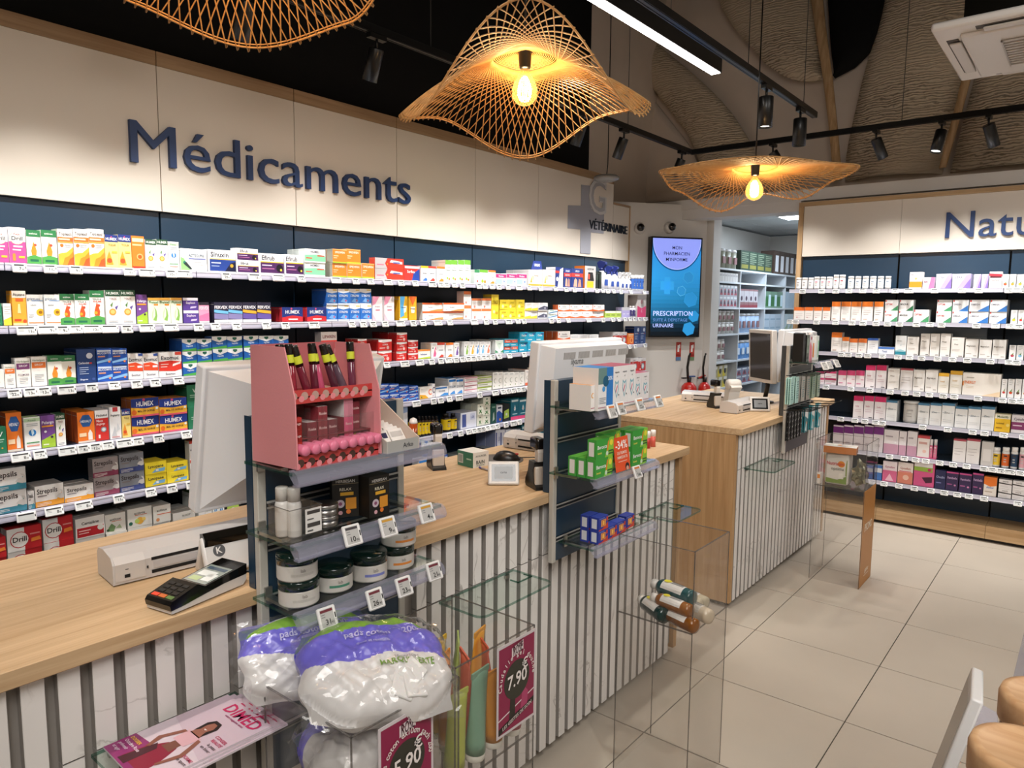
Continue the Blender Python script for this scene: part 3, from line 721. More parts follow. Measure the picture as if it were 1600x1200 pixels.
dsn('reddrop', 'white carton with red-orange drop and green foot', '#ecece6', '#3b8450', '#f6f4ee', [('t','TOUX &',.5,.72,.05,'#2d4a3a',.6),('t','RHUME',.55,.65,.05,'#cc3a2a',.6)]+[q if q[0] != 'g' or q[2] != '#e8912c' else ('g',q[1],'#e2592a') for q in drop]+[('c',.4,.34,.12,'#f0a830')])
dsn('swirl', 'tall white carton with orange swirl', '#efe9e2', '#f2f0ec', '#f8f6f2', [('t','Toplexil',.5,.83,.085,'#4a3a34',.86),('r',0,.66,1,.78,'#ef6f2c'),('r',.06,.70,.8,.74,'#f8d8b8'),('r',0,.62,1,.655,'#f3a24a'),('g',[(0,0),(1,0),(1,.52),(.55,.36),(.25,.34),(0,.30)],'#f7b23e'),('g',[(.25,0),(1,0),(1,.40),(.7,.26),(.4,.2)],'#f08a2a'),('g',[(.55,0),(1,0),(1,.24),(.75,.18)],'#e4582a'),('c',.25,.55,.12,'#e8742a')]+lines(.4,.85,.58,2))
dsn('honey', 'yellow carton with dark blue head', '#e9d9a0', '#20336e', '#f6dd86', [('r',0,.78,1,1,'#22357a'),('t','HUMEX',.5,.83,.085,'#f2f2f6',.85),('c',.5,.93,.06,'#d64f7a'),('t','TOUX',.55,.66,.06,'#6a4a2a',.6),('g',[(.05,.08),(.6,.08),(.45,.3),(.3,.5),(.12,.3)],'#ee9a34'),('c',.3,.2,.2,'#d8532a'),('r',.5,.44,.9,.5,'#e8b848')])
dsn('orangemug', 'orange carton with pale picture', '#e07a2a', '#ee8a3a', '#ee7d2c', [('r',.05,.82,.95,.93,'#f8d8a8'),('r',.05,.70,.8,.75,'#f6c690'),('c',.62,.36,.26,'#f4b070'),('c',.62,.36,.17,'#d85a20'),('r',0,0,1,.06,'#c8382a')])
dsn('fruit', 'white carton with green head and orange fruit', '#f1efe9', '#2e5a3c', '#f7f5ef', [('r',0,.82,1,1,'#2a5138'),('t','HUMER',.5,.87,.08,'#eef2ea',.84),('t','TOUX',.5,.72,.06,'#a88',.5),('c',.45,.36,.24,'#ee9c3e'),('c',.45,.36,.15,'#f8c878'),('g',[(.6,.5),(.85,.56),(.72,.42)],'#6a5aa0'),('g',[(.3,.56),(.5,.66),(.42,.5)],'#5a8a4a')]+lines(.15,.8,.1,2,.04))
dsn('globe', 'white carton with blue globe', '#eef0ee', '#b8d8a8', '#f4f6f4', [('r',0,.86,1,.97,'#bcd8b4'),('t','Prevact',.5,.88,.05,'#55705a',.6),('c',.5,.52,.24,'#2a7cc2'),('g',[(.4,.6),(.55,.62),(.6,.5),(.48,.42)],'#cfe6f4'),('r',.1,.2,.9,.23,'#4a9a58'),('r',.1,.10,.9,.14,'#e89a8a')]+lines(.15,.85,.8,2))
dsn('longgreen', 'low white carton with green leaf corner', '#f2f4f2', '#f6f6f6', '#f7f8f6', [('g',[(0,0),(.35,0),(.12,.55),(0,.6)],'#8cc27a'),('c',.14,.36,.06,'#2a7a6a'),('r',.3,.52,.95,.58,'#7a84b8'),('t','ACTISOUFRE',.6,.64,.14,'#6a7a8a',.6),('g',[(.1,.3),(.35,.05),(.42,.08),(.2,.4)],'#2a3a3a')]+lines(.45,.9,.4,3,.1))
dsn('bluepanel', 'white carton with dark blue picture panel', '#eeeef0', '#f4f4f4', '#f8f8f8', [('t','Sinuxin',.42,.68,.22,'#3a3a48',.8),('r',.06,.56,1,.60,'#e8c22c'),('r',.06,.04,1,.56,'#24418e'),('g',[(.6,.04),(1,.04),(1,.5),(.8,.4)],'#141a3a'),('c',.85,.3,.07,'#d0a030'),('r',.12,.38,.45,.43,'#d6def2'),('r',.12,.24,.4,.28,'#9fb2de')])
dsn('purplepanel', 'white carton with dark purple picture panel', '#eeeef0', '#f4f4f4', '#f8f8f8', [('t','Efirub',.36,.68,.22,'#3a3a48',.62),('r',.04,.56,1,.61,'#e8c22c'),('r',.04,.06,1,.56,'#4a2458'),('c',.82,.3,.16,'#16121c'),('c',.88,.22,.05,'#e0c84a'),('r',.1,.40,.5,.45,'#d8c6e2'),('r',.1,.24,.6,.29,'#b06a9a')])
dsn('mintstripe', 'white carton with mint green lower half', '#e8efe9', '#eef2ee', '#f4f6f4', [('g',[(0,.1),(1,.1),(1,.5),(.7,.62),(0,.55)],'#84cfa2'),('r',.05,.28,.35,.36,'#d8503a'),('t','HOMEO',.5,.72,.16,'#445',.8),('r',.6,.48,.95,.56,'#d04438')])
dsn('orangebox', 'low bright orange carton', '#d8d4c4', '#f0903a', '#f0842c', [('t','SPEDIFEN',.5,.70,.15,'#f8e8d4',.85),('r',0,0,1,.10,'#a8c23c'),('r',.06,.48,.4,.54,'#f8d0a0'),('r',.06,.34,.3,.39,'#f8d0a0'),('r',0,.92,1,1,'#f6a860')])
dsn('tubebox', 'long red and grey gel carton', '#c24a3c', '#b8b4b4', '#d23c2c', [('g',[(0,0),(.42,0),(.34,.5),(.42,1),(0,1)],'#b9b4b6'),('r',.06,.3,.3,.42,'#d87a90'),('c',.42,.45,.06,'#f2a030'),('g',[(.5,.62),(.95,.48),(.95,.72),(.55,.86)],'#dcdce4'),('r',.62,.55,.86,.66,'#5560a8')])
dsn('redblue', 'small red and blue carton', '#b8342c', '#d8d8dc', '#d23a34', [('g',[(.5,0),(1,0),(1,.8),(.62,.5)],'#2446a0'),('t','Serflex',.45,.5,.18,'#f4eaea',.8),('r',.05,.8,1,.95,'#e6e0e4')])
dsn('dropY', 'small white carton with yellow head', '#e8e8ec', '#f2c83a', '#f6f6f6', [('r',0,.86,1,1,'#f0c02c'),('t','Storinyl',.5,.48,.09,'#5a5a66',.8),('g',[(.2,.02),(.85,.02),(.85,.16),(.6,.22)],'#3a74c8')])
dsn('dropR', 'small white carton with red head', '#e8e8ec', '#d8543c', '#f6f6f6', [('r',0,.86,1,1,'#d2483a'),('t','Homeol',.5,.48,.09,'#5a5a66',.8),('g',[(.2,.02),(.85,.02),(.85,.16),(.6,.22)],'#d2483a')])
dsn('dropO', 'small white carton with orange head', '#e8e8ec', '#ee8a3a', '#f6f6f6', [('r',0,.86,1,1,'#ee7c30'),('t','Coryza',.5,.48,.09,'#5a5a66',.8),('g',[(.2,.02),(.85,.02),(.85,.16),(.6,.22)],'#ee8a2c')])
dsn('dropG', 'small white carton with lime head', '#e8ece8', '#7cb84a', '#f6f6f4', [('r',0,.80,1,1,'#72b23e'),('t','Boiron',.5,.52,.07,'#6a7a6a',.7),('c',.35,.18,.15,'#9ac43c'),('c',.65,.14,.14,'#e0882c')]+lines(.2,.8,.7,2))
dsn('dropT', 'white carton with deep green head', '#dfe6e0', '#3b8a5c', '#f4f6f4', [('r',0,.78,1,1,'#3c8c5a'),('c',.6,.16,.16,'#d0503c')]+lines(.2,.8,.64,3))
dsn('pinkblue', 'low pink carton with pale blue foot', '#e6dfe6', '#e8e0e8', '#f0e6ec', [('r',0,.62,1,.95,'#b8357c'),('t','Minidou',.5,.70,.16,'#f4e6ee',.8),('r',0,.04,.6,.5,'#a8cbe8'),('c',.8,.3,.08,'#5a8ac0')])
dsn('goldfoot', 'cream carton with gold foot', '#d8d6d2', '#efeae0', '#f4efe6', [('r',0,0,1,.12,'#e0a23c'),('c',.3,.5,.12,'#d8c8a8'),('t','Arnica',.55,.6,.12,'#9a8a78',.6),('g',[(.1,.2),(.26,.2),(.2,.55)],'#d8b04a')])
dsn('bandage', 'dark blue bandage carton with red band', '#1c2c62', '#26397a', '#24387c', [('r',0,.56,1,.76,'#c43a34'),('t','URGO',.5,.82,.10,'#e8ecf6',.6),('g',[(.2,.05),(.5,.05),(.5,.4),(.35,.5),(.25,.4)],'#d8a890'),('g',[(.55,.05),(.85,.05),(.8,.42),(.65,.48)],'#c89078'),('t','BLESSURE',.5,.62,.07,'#f4dada',.8)])
dsn('foot', 'navy and white foot-care carton', '#d0d0d4', '#e0e0e4', '#22367a', [('g',[(.3,0),(1,0),(1,1),(.6,.9)],'#d9d6d4'),('r',0,.7,.5,.82,'#c43a34'),('c',.25,.4,.16,'#e8ecf2')])
dsn('greyyellow', 'tall grey carton with black and yellow window', '#e2761e', '#b0aca8', '#b9b6b4', [('t','ACEDUM',.5,.82,.09,'#3a3a3a',.8),('g',[(.25,.34),(.85,.34),(.72,.72),(.3,.72)],'#26201e'),('r',.2,.03,.8,.32,'#e8bc2c'),('r',.3,.4,.45,.64,'#c8503c')])
dsn('black', 'slim black carton', '#1c2420', '#2a2f2c', '#202824', [('r',.2,.5,.8,.8,'#38443c')])
dsn('can', 'x', '#fff', '#fff', '#fff', [])
dsn('sunny', 'white carton with a sunflower', '#efefec', '#f4f4f0', '#f6f6f2', [('t','grintuss',.42,.82,.085,'#7c8a9a',.8),('r',.3,.79,1,.81,'#6aa0d8'),('c',.82,.42,.26,'#f2b42a'),('c',.82,.42,.12,'#9a6a22'),('t','adulte',.4,.64,.05,'#777',.5),('r',.06,.06,1,.10,'#d88a5a')]+lines(.08,.4,.35,3))
dsn('amber', 'yellow-orange carton with fruit', '#e69a2a', '#f2e2c0', '#f4a83a', [('r',0,.80,1,1,'#f6f0e2'),('t','Atuxane',.5,.85,.09,'#3a2a24',.84),('r',.25,.70,.8,.78,'#e8642a'),('g',[(.35,.35),(.6,.35),(.55,.62),(.42,.62)],'#f8dc9a'),('c',.85,.12,.14,'#e2502a'),('r',0,0,1,.06,'#f2d49a'),('r',.1,.13,.6,.18,'#d8402a')])
dsn('violetlime', 'purple carton with lime foot', '#6a4a8a', '#6a4a86', '#7a4c96', [('g',[(0,0),(1,0),(1,.42),(0,.24)],'#a6cc3e'),('t','Pelargo',.5,.74,.09,'#f4eefa',.86),('r',.06,.64,.9,.69,'#f0a030'),('c',.3,.5,.1,'#f2f2f6'),('c',.75,.32,.1,'#3a2a4a'),('r',.1,.08,.5,.12,'#e8f2cc')])
dsn('leafcream', 'pale green carton with curling leaf', '#e4ecd2', '#d8b05a', '#eaf2d8', [('t','Phytoxil',.5,.78,.10,'#4a7a3a',.84),('r',.5,.70,.9,.76,'#ee8a2c'),('g',[(.5,.66),(.62,.5),(.6,.3),(.4,.14),(.7,.1),(.78,.3),(.72,.52)],'#8aba5a'),('g',[(.5,.62),(.35,.45),(.3,.25),(.45,.1),(.4,.3),(.46,.48)],'#c6dcae'),('r',0,.9,1,1,'#f0b24a')])
dsn('violet', 'low purple carton with pale pill', '#4a3a80', '#efeaf2', '#5a3f94', [('r',0,.78,1,1,'#f0ecf4'),('t','Euphon',.5,.52,.18,'#ece4f6',.8),('g',[(.45,.14),(.85,.2),(.9,.34),(.5,.3)],'#cfc2e6')])
dsn('pinkcold', 'pink and white cold-remedy carton', '#e8e0e6', '#3a3040', '#f4a0c0', [('r',0,.86,1,1,'#2a2430'),('t','FERVEX',.5,.64,.15,'#f6eef2',.95),('g',[(0,.1),(1,.1),(1,.5),(0,.34)],'#e87aa6'),('r',0,0,1,.08,'#f2f2f4')])
dsn('darkcold', 'dark carton with pale blue band', '#2a2638', '#322e42', '#2c2a40', [('t','FERVEX',.5,.68,.15,'#f4f4fa',.92),('g',[(0,.5),(1,.42),(1,.56),(0,.64)],'#76bff0'),('g',[(0,.2),(1,.14),(1,.40),(0,.46)],'#8a84b4'),('r',0,0,1,.14,'#f0eef2')])
dsn('darkgold', 'dark carton with amber band', '#2a2638', '#322e42', '#2c2a40', [('t','FERVEX',.5,.68,.15,'#f4f4fa',.92),('g',[(0,.5),(1,.42),(1,.56),(0,.64)],'#f2b03a'),('g',[(0,.2),(1,.14),(1,.40),(0,.46)],'#6a58a6'),('r',0,0,1,.14,'#f0eef2')])
dsn('bluered', 'low blue carton with red foot', '#c8303a', '#2c3c7c', '#22357c', [('t','HUMEX',.5,.56,.24,'#f6f6fa',.7),('c',.45,.9,.06,'#d64f7a'),('g',[(0,0),(1,0),(1,.34),(.5,.44),(0,.30)],'#cf3038'),('r',.3,.12,.75,.22,'#f4dada')])
dsn('bluewhite', 'blue carton with white arched head', '#2a62b8', '#f0f2f6', '#2f74cc', [('g',[(0,1),(1,1),(1,.80),(.5,.72),(0,.80)],'#f2f4f6'),('r',.6,.90,.95,.96,'#e8c43a'),('t','STREPSI',.5,.50,.14,'#e8f0fa',.8),('g',[(.2,.2),(.8,.1),(.85,.3),(.5,.42)],'#7ab0ea'),('c',.7,.26,.07,'#d04a7a'),('r',0,0,1,.10,'#e8eef6')])
dsn('rose', 'tall white carton with pink haze', '#e6dfe2', '#f2ecee', '#f6eff1', [('g',[(0,1),(.7,1),(.3,.7),(0,.62)],'#ee9ab8'),('t','Drosera',.5,.56,.055,'#8a6a78',.8),('g',[(0,0),(.4,0),(0,.3)],'#f2c4d2'),('r',.3,.42,.75,.46,'#cf5070')])
dsn('yellowblue', 'tall yellow carton with blue ray', '#d8a020', '#f2c83a', '#f2ba2c', [('g',[(.1,1),(.7,1),(.5,.6),(.6,.2),(.1,.1)],'#5cb2e8'),('g',[(.5,.6),(.9,.6),(.8,.35),(.55,.3)],'#f8f0d8'),('t','Dexpan',.5,.52,.06,'#4a5a8a',.7),('r',0,0,1,.08,'#f8f2dc')])
dsn('yelloworange', 'tall yellow carton with orange ray', '#d8a020', '#ee9a3a', '#f4b42c', [('g',[(0,1),(1,1),(.5,.6)],'#ee6a2c'),('g',[(.2,.56),(.8,.56),(.7,.3),(.3,.3)],'#f8f0d8'),('t','Dexpan',.5,.46,.06,'#6a4a3a',.6)])
dsn('orangewave', 'low white carton with orange head and wave', '#e2dcd6', '#f08048', '#f7f3ee', [('r',0,.80,1,1,'#ee6c34'),('t','Nurofamil',.4,.42,.14,'#8a8a96',.6),('g',[(.3,.02),(1,.02),(1,.3),(.7,.24)],'#f2a05a'),('c',.12,.2,.04,'#3a74c8')])
dsn('orangetop', 'small white carton with orange cap band', '#e6e0de', '#f09a6a', '#f6f2ef', [('r',0,.78,1,1,'#ee8248')]+lines(.15,.85,.66,5,.09,'#b8b0b4')+[('c',.3,.2,.1,'#d88a7a')])
dsn('yellowbox', 'bright yellow carton', '#d8c030', '#f2da4a', '#f4dc3c', [('t','LITAGE',.5,.62,.14,'#a08a1a',.8),('c',.35,.3,.15,'#f8f0b0'),('r',.55,.2,.9,.3,'#c8a82a')])
dsn('yellowwhite', 'small white carton with yellow foot', '#e6e4d8', '#f4f2ea', '#f6f4ee', [('g',[(0,0),(1,0),(1,.4),(0,.25)],'#f0d440')]+lines(.12,.88,.85,4,.1,'#a8a8a0'))
dsn('greyblack', 'white carton with dark grey pill picture', '#d8d8da', '#f2f2f2', '#f2f2f4', [('g',[(0,.1),(1,.1),(1,.5),(.6,.62),(0,.3)],'#54566a'),('c',.7,.32,.12,'#b8bac8')]+lines(.1,.8,.9,2,.1))
dsn('greenblue', 'low white carton with blue-green stripe', '#dfe4e2', '#efefef', '#f2f5f4', [('g',[(0,.1),(1,.5),(1,.75),(0,.3)],'#4a8ab8'),('r',.1,.72,.6,.82,'#4aa07a')])
dsn('orangeframe', 'white carton with orange wavy foot', '#d86a3a', '#f2f0ee', '#f7f4f2', [('g',[(0,0),(1,0),(1,.30),(.5,.12),(0,.30)],'#ea6a2c'),('r',.1,.62,.16,.82,'#d85a2a'),('t','Rhinofluim',.55,.60,.16,'#5a6478',.66),('r',.2,.40,.8,.46,'#b4b8c0')])
dsn('lime', 'low lime green carton', '#a8c25a', '#e6eed2', '#b6d05a', [('r',0,.7,1,1,'#eef2e0'),('t','CITRON',.5,.28,.2,'#4a6a1a',.8)])
dsn('lilac', 'tall lilac and white carton', '#a9a0d0', '#d8d8de', '#b6aee0', [('r',0,.68,1,1,'#c8c8ce'),('r',.2,.3,.8,.36,'#f0eefa')])
dsn('fuchsia', 'clear-topped carton with fuchsia base', '#cfc9c8', '#c4bebc', '#cbc4c2', [('g',[(0,0),(1,0),(1,.52),(.5,.40),(0,.52)],'#d23a70'),('t','C',.5,.22,.12,'#f6dce6'),('c',.5,.7,.14,'#b8868a')])
dsn('herbpurple', 'white carton with purple band', '#efede8', '#f2f0ea', '#f6f4ee', [('t','Herbalgem',.5,.86,.06,'#8a9a7a',.84),('r',.04,.62,.96,.82,'#7c3f72'),('t','SIROP',.5,.70,.07,'#f2e6ee',.6),('c',.5,.58,.09,'#f4eef2'),('t','POUMONS',.5,.40,.06,'#6a4a62',.76)]+lines(.2,.8,.32,4,.06))
dsn('herborange', 'white carton with orange band', '#efede8', '#f2f0ea', '#f6f4ee', [('t','Herbalgem',.5,.86,.06,'#8a9a7a',.84),('r',.04,.62,.96,.82,'#e87a34'),('t','SIROP',.5,.70,.07,'#f8ece0',.6),('c',.5,.58,.09,'#f8f2ea')]+lines(.2,.8,.40,5,.06))
dsn('navybox', 'large navy carton with white print', '#1c3262', '#26406f', '#234078', [('c',.68,.80,.17,'#d6dcea'),('t','Carbocist',.36,.56,.065,'#e6ecf8',.56),('r',.66,.56,.8,.60,'#d6403a')]+lines(.12,.6,.46,4,.06,'#b8c4e0')+[('t','Biogaran',.34,.08,.05,'#d8e0f2',.4),('c',.84,.1,.08,'#3e5a9a')])
dsn('bluefluid', 'blue carton with white wave', '#2450a8', '#2a58b4', '#2356b4', [('g',[(.05,.80),(.95,.80),(.95,.9),(.05,.92)],'#cfdcf2'),('t','MUCOMYS',.5,.66,.12,'#eef4fc',.9),('r',.08,.48,.55,.56,'#e8a07a'),('g',[(0,.1),(1,.26),(1,.44),(0,.22)],'#8ac0f2'),('c',.82,.2,.08,'#e88a5a')])
dsn('redband', 'white carton with red-orange diagonal band', '#efedec', '#f4f2f0', '#f6f4f2', [('t','Exomuc',.5,.70,.15,'#2c2c3a',.9),('g',[(0,.34),(1,.30),(1,.54),(.5,.66),(0,.62)],'#e8502c'),('r',.62,.44,.96,.52,'#eef2fa'),('r',.7,.9,1,1,'#3a5aa8'),('t','Exomuc',.5,.12,.09,'#444455',.6),('r',.08,.50,.42,.53,'#f8d0b8')])
dsn('bigred', 'wide white carton with big red panel', '#efedec', '#f4f2f0', '#f7f5f3', [('t','Exomuc',.5,.70,.16,'#26263a',.8),('g',[(0,.26),(.7,.22),(1,.3),(1,.6),(.5,.66),(0,.62)],'#e03a2c'),('g',[(.6,.42),(.95,.52),(.97,.6),(.62,.52)],'#f4f2f0'),('r',.72,.88,1,1,'#d64a3a'),('t','Exomuc',.5,.08,.09,'#444455',.5),('r',.08,.50,.42,.53,'#f8d0c8'),('r',.08,.40,.36,.43,'#f8d0c8')])
dsn('shield', 'blue carton with white shield head', '#2458a8', '#e6ecf2', '#1f62b4', [('g',[(0,1),(1,1),(1,.74),(.5,.50),(0,.74)],'#eef2f4'),('g',[(.36,.94),(.64,.94),(.64,.78),(.5,.68),(.36,.78)],'#2c6a5a'),('t','VapoRil',.5,.36,.13,'#dce8f6',.84),('g',[(0,0),(1,0),(1,.24),(0,.12)],'#4ea64a')])
dsn('greenv', 'deep green carton with white V', '#1f6a4c', '#2f8460', '#2a7a58', [('t','V',.5,.64,.18,'#e8f2ec'),('r',.2,.5,.8,.54,'#a8d0bc'),('r',.2,.42,.7,.45,'#a8d0bc'),('c',.6,.2,.08,'#d8a84a')])
dsn('redbox', 'small red carton with white label', '#c22a2c', '#e8e0e0', '#d8322e', [('g',[(0,1),(1,1),(1,.82),(.4,.72),(0,.80)],'#f4eeee'),('t','LISPRIN',.5,.48,.14,'#f8e6e6',.84),('c',.7,.26,.14,'#f0c0bc'),('r',.08,.2,.5,.28,'#f4d6d2')])
dsn('redwhite', 'white and red carton', '#d8d0d0', '#f0eaea', '#f4eeee', [('r',0,0,1,.5,'#d83a34'),('t','LIPAREN',.5,.64,.18,'#8a3a3a',.8),('r',.1,.2,.6,.3,'#f6dcdc')])
dsn('citrus', 'low white carton with orange and lime stripes', '#e8e6da', '#f0a24a', '#f7f6ee', [('r',0,.86,1,1,'#ee8a3a'),('t','Imbonov',.46,.42,.2,'#5a6aa0',.8),('g',[(0,0),(1,0),(1,.22),(0,.12)],'#c2d84a')])
dsn('cyan', 'turquoise carton with white script', '#1f93b4', '#4ab6ce', '#2ba4c8', [('t','Oscilo',.5,.56,.22,'#e8f6fa',.8),('r',.08,.16,.6,.26,'#dff2f8'),('r',.6,.72,.95,.86,'#2a4a8a')])
dsn('cyanorange', 'turquoise carton with orange-red script', '#1f93b4', '#4ab6ce', '#34aacc', [('r',.04,.46,.96,.90,'#e2522c'),('t','Humeo',.5,.56,.24,'#fae8e0',.8),('r',.06,.1,.7,.2,'#d6eef6')])
dsn('trig', 'white carton with green triangle', '#dfe3e0', '#e8e8e8', '#f2f5f2', [('g',[(0,.95),(1,.95),(.5,.3)],'#d6e8dc'),('g',[(.0,.3),(.4,.1),(0,.05)],'#4a9a70'),('t','Alvityl',.5,.7,.08,'#4a6a5a',.6),('g',[(1,.3),(.6,.1),(1,.05)],'#4a9a70')])
for k, nm, cc in (('dA','green','#8ab84a'),('dB','amber','#f0b42c'),('dC','blue','#5a9ad8'),('dD','sky blue','#7ac0e8'),('dE','salmon','#ee8a6a'),('dF','purple','#7a58a8'),('dP','pink','#e06a98')):
    dsn(k, 'white carton with %s drops' % nm, '#e6e6e4', '#f0f0ee', '#f6f6f4', [('c',.28,.66,.09,'#2a3a4a'),('g',[(.35,.1),(.75,.1),(.85,.3),(.6,.62),(.4,.3)],cc),('g',[(.6,.62),(.8,.8),(.85,.5)],cc)]+lines(.2,.8,.93,2,.06))
dsn('whitebits', 'white carton with grey ring sketch', '#dcdad6', '#b8b8b8', '#f0efea', [('c',.5,.5,.3,'#a8aaa0'),('c',.56,.5,.25,'#f0efea'),('c',.3,.2,.08,'#8aa06a')]+lines(.2,.8,.93,2,.06)+[('r',0,0,1,.03,'#70706a')])
dsn('coral', 'white carton with coral foot', '#dcd4d0', '#c89a8a', '#f0ebe6', [('r',0,0,1,.18,'#e8704a'),('c',.5,.5,.24,'#b8b8b0'),('c',.56,.5,.2,'#f0ebe6')]+lines(.2,.8,.9,2,.06))
dsn('letterC', 'white carton with a dark letter C', '#e4e2e6', '#f0f0f0', '#f6f4f6', [('t','C',.5,.34,.45,'#4a3a68',.8),('r',.1,.1,.6,.16,'#c8c0d0')])
dsn('orangeC', 'low white carton with orange C', '#e4e2dc', '#f4f2ee', '#f8f5ee', [('t','C',.82,.30,.5,'#ee6a3a',.26),('g',[(0,0),(.7,0),(.45,.3),(0,.38)],'#f2b42c'),('c',.14,.14,.06,'#4a7a4a')]+lines(.08,.6,.85,3,.11))
dsn('bluehead', 'white carton with blue head bar', '#dfe2e8', '#4a8ad0', '#f4f6f8', [('r',.05,.80,.95,.94,'#2f7fd0'),('t','DOLIUM',.5,.44,.14,'#5a6a80',.8),('g',[(.1,.05),(.9,.05),(.8,.26),(.5,.2)],'#4a98e0')])
dsn('bluelow', 'low white carton with blue bar and wave', '#dfe2e8', '#e8eef4', '#f4f6f8', [('r',.0,.78,.9,.92,'#2f7fd0'),('t','DOLIPER',.5,.46,.16,'#5a6a80',.7),('g',[(.3,.05),(1,.05),(1,.3),(.7,.34)],'#4a98e0')])
dsn('pinkstripe', 'low white carton with pink stripe', '#e2dcde', '#c07a88', '#f6f0f2', [('r',0,.72,1,.86,'#d8507a'),('r',.1,.3,.6,.42,'#c8b8c0'),('c',.9,.3,.04,'#8a7a80')])
dsn('limestripe', 'low white carton with lime stripe', '#e0e4d6', '#b8c86a', '#f2f4e8', [('r',0,.62,1,.84,'#a9cc3c'),('r',.12,.24,.7,.38,'#8a9a7a'),('c',.08,.5,.05,'#d8c83a')])
dsn('orangespray', 'orange carton with blue badge and bottle', '#b8562a', '#e0822c', '#ea7a28', [('g',[(.12,.72),(.32,.90),(.68,.90),(.88,.72),(.7,.52),(.3,.52)],'#2a5a9a'),('t','HEXALY',.5,.66,.08,'#eef2f8',.62),('g',[(.6,.08),(.85,.08),(.85,.3),(.72,.42),(.6,.3)],'#f2ece4'),('r',.08,.2,.5,.32,'#f6d8b0'),('r',0,0,1,.06,'#dcd4c8')])
dsn('redspray', 'white-headed red throat carton', '#e4dcdc', '#f0ecec', '#cf322c', [('r',0,.74,1,1,'#efecec'),('t','Pédiakid',.5,.80,.07,'#3a3a3a',.84),('c',.62,.36,.22,'#8a9aa4'),('c',.62,.36,.14,'#e8ecee'),('t','Maux',.34,.62,.08,'#fae8e4',.5),('t','de gorge',.4,.52,.07,'#fae8e4',.66),('r',.2,.08,.34,.2,'#f4e6e2')])
dsn('whitered', 'white carton with a red tab on top', '#d8d8da', '#eceae8', '#f1f0f0', [('r',.3,.86,.75,1,'#b8383c'),('t','Angispray',.5,.72,.07,'#3a3a3a',.84),('g',[(.15,.1),(.6,.1),(.45,.4)],'#c8ccd0'),('g',[(.5,.2),(.9,.3),(.7,.5)],'#d8dcdf'),('r',.15,.04,.85,.08,'#d0a0a0')])
dsn('lozenge', 'blue and yellow throat lozenge carton', '#b86a3a', '#d88a2c', '#f0b43a', [('g',[(0,1),(1,1),(1,.52),(.5,.44),(0,.54)],'#22398a'),('t','HUMEX',.5,.58,.26,'#f6f6fa',.62),('c',.46,.92,.06,'#d64f7a'),('t','MAL DE GORGE',.54,.26,.11,'#3a2a2a',.62),('c',.1,.26,.11,'#e8702a'),('c',.93,.4,.06,'#e8f0e8'),('r',0,0,1,.10,'#e8607a')])
def strep(k, desc, base, band, sw, side):
    dsn(k, desc, side, '#aaa8a8', base, [('t','Strepsils',.42,.62,.24,'#3c3030' if base != '#5b6068' else '#1f242c',.72),('r',0,0,1,.26,band),('g',[(.75,.26),(.85,.24),(.96,.32),(.98,.46),(.9,.58),(.92,.44),(.86,.36),(.78,.36)],sw),('g',[(.72,.36),(.8,.50),(.94,.52),(.86,.7),(.96,.66),(1,.5),(1,.3),(.9,.25)],'#d8d4d0' if base != '#5b6068' else '#8a90a8')]+lines(.05,.55,.18,3,.06,'#e8e4e0',.02)+[('r',.08,.48,.4,.54,'#8a8080')])
strep('sTeal', 'white lozenge carton with teal band', '#eceae8', '#3f8aa0', '#3f9090', '#cfcccc')
strep('sOrange', 'white lozenge carton with orange band', '#efece8', '#f0a434', '#f0a434', '#d6d2cc')
strep('sPink', 'white lozenge carton with pink band', '#efe9ea', '#e8588a', '#e8588a', '#d6cfd0')
strep('sPlum', 'grey lozenge carton with plum band', '#a49a9a', '#8e3f5a', '#8e3f5a', '#8a8282')
strep('sGrey', 'grey-blue lozenge carton with indigo foot', '#8a8e96', '#43508a', '#3a4480', '#75787e')
dsn('lyso', 'yellow lozenge carton with blue sweets', '#d8c020', '#f2dc3a', '#f4dc34', [('t','Lysopane',.5,.52,.24,'#2a2a30',.86),('g',[(.3,.1),(.9,.16),(.95,.44),(.5,.40)],'#7ab8e0'),('r',.5,.2,.62,.36,'#f2f2ea')])
dsn('lysolow', 'flat yellow lozenge carton with blue end', '#d8c020', '#f2dc3a', '#f4dc34', [('t','Lysopane',.32,.36,.3,'#3a3a30',.5),('r',.62,.16,.98,.84,'#8ac0e4')])
dsn('drill', 'red carton with white disc', '#b9b4b2', '#b82c30', '#c0262c', [('r',0,0,.5,1,'#e9e6e2'),('c',.36,.48,.30,'#b82a34'),('c',.36,.48,.27,'#f1eeea'),('t','Drill',.36,.40,.22,'#2c2424',.44),('r',.66,.62,.95,.68,'#e0908a'),('g',[(.68,.3),(.98,.34),(.94,.5),(.7,.46)],'#ee8a3a')])
dsn('cantal', 'white carton with red lower panel', '#c4c0be', '#b9b5b2', '#eceae6', [('r',.04,.06,.96,.52,'#b3242c'),('t','Cantalène',.5,.66,.14,'#2a2424',.72),('c',.85,.40,.12,'#d8d4cc'),('r',.1,.34,.5,.39,'#e8c0bc'),('r',.1,.22,.44,.26,'#e8c0bc')])
dsn('voxgreen', 'white carton with a sage herb sprig', '#cac8c2', '#bdbab4', '#edebe4', [('t','activox',.5,.64,.14,'#5a5a50',.62),('r',.3,.58,.8,.61,'#d8683a'),('g',[(.1,.1),(.4,.05),(.5,.3),(.3,.5),(.15,.3)],'#7a9a6a'),('c',.12,.16,.07,'#3a5a3a'),('g',[(.5,.2),(.8,.15),(.7,.4)],'#a8b890')])
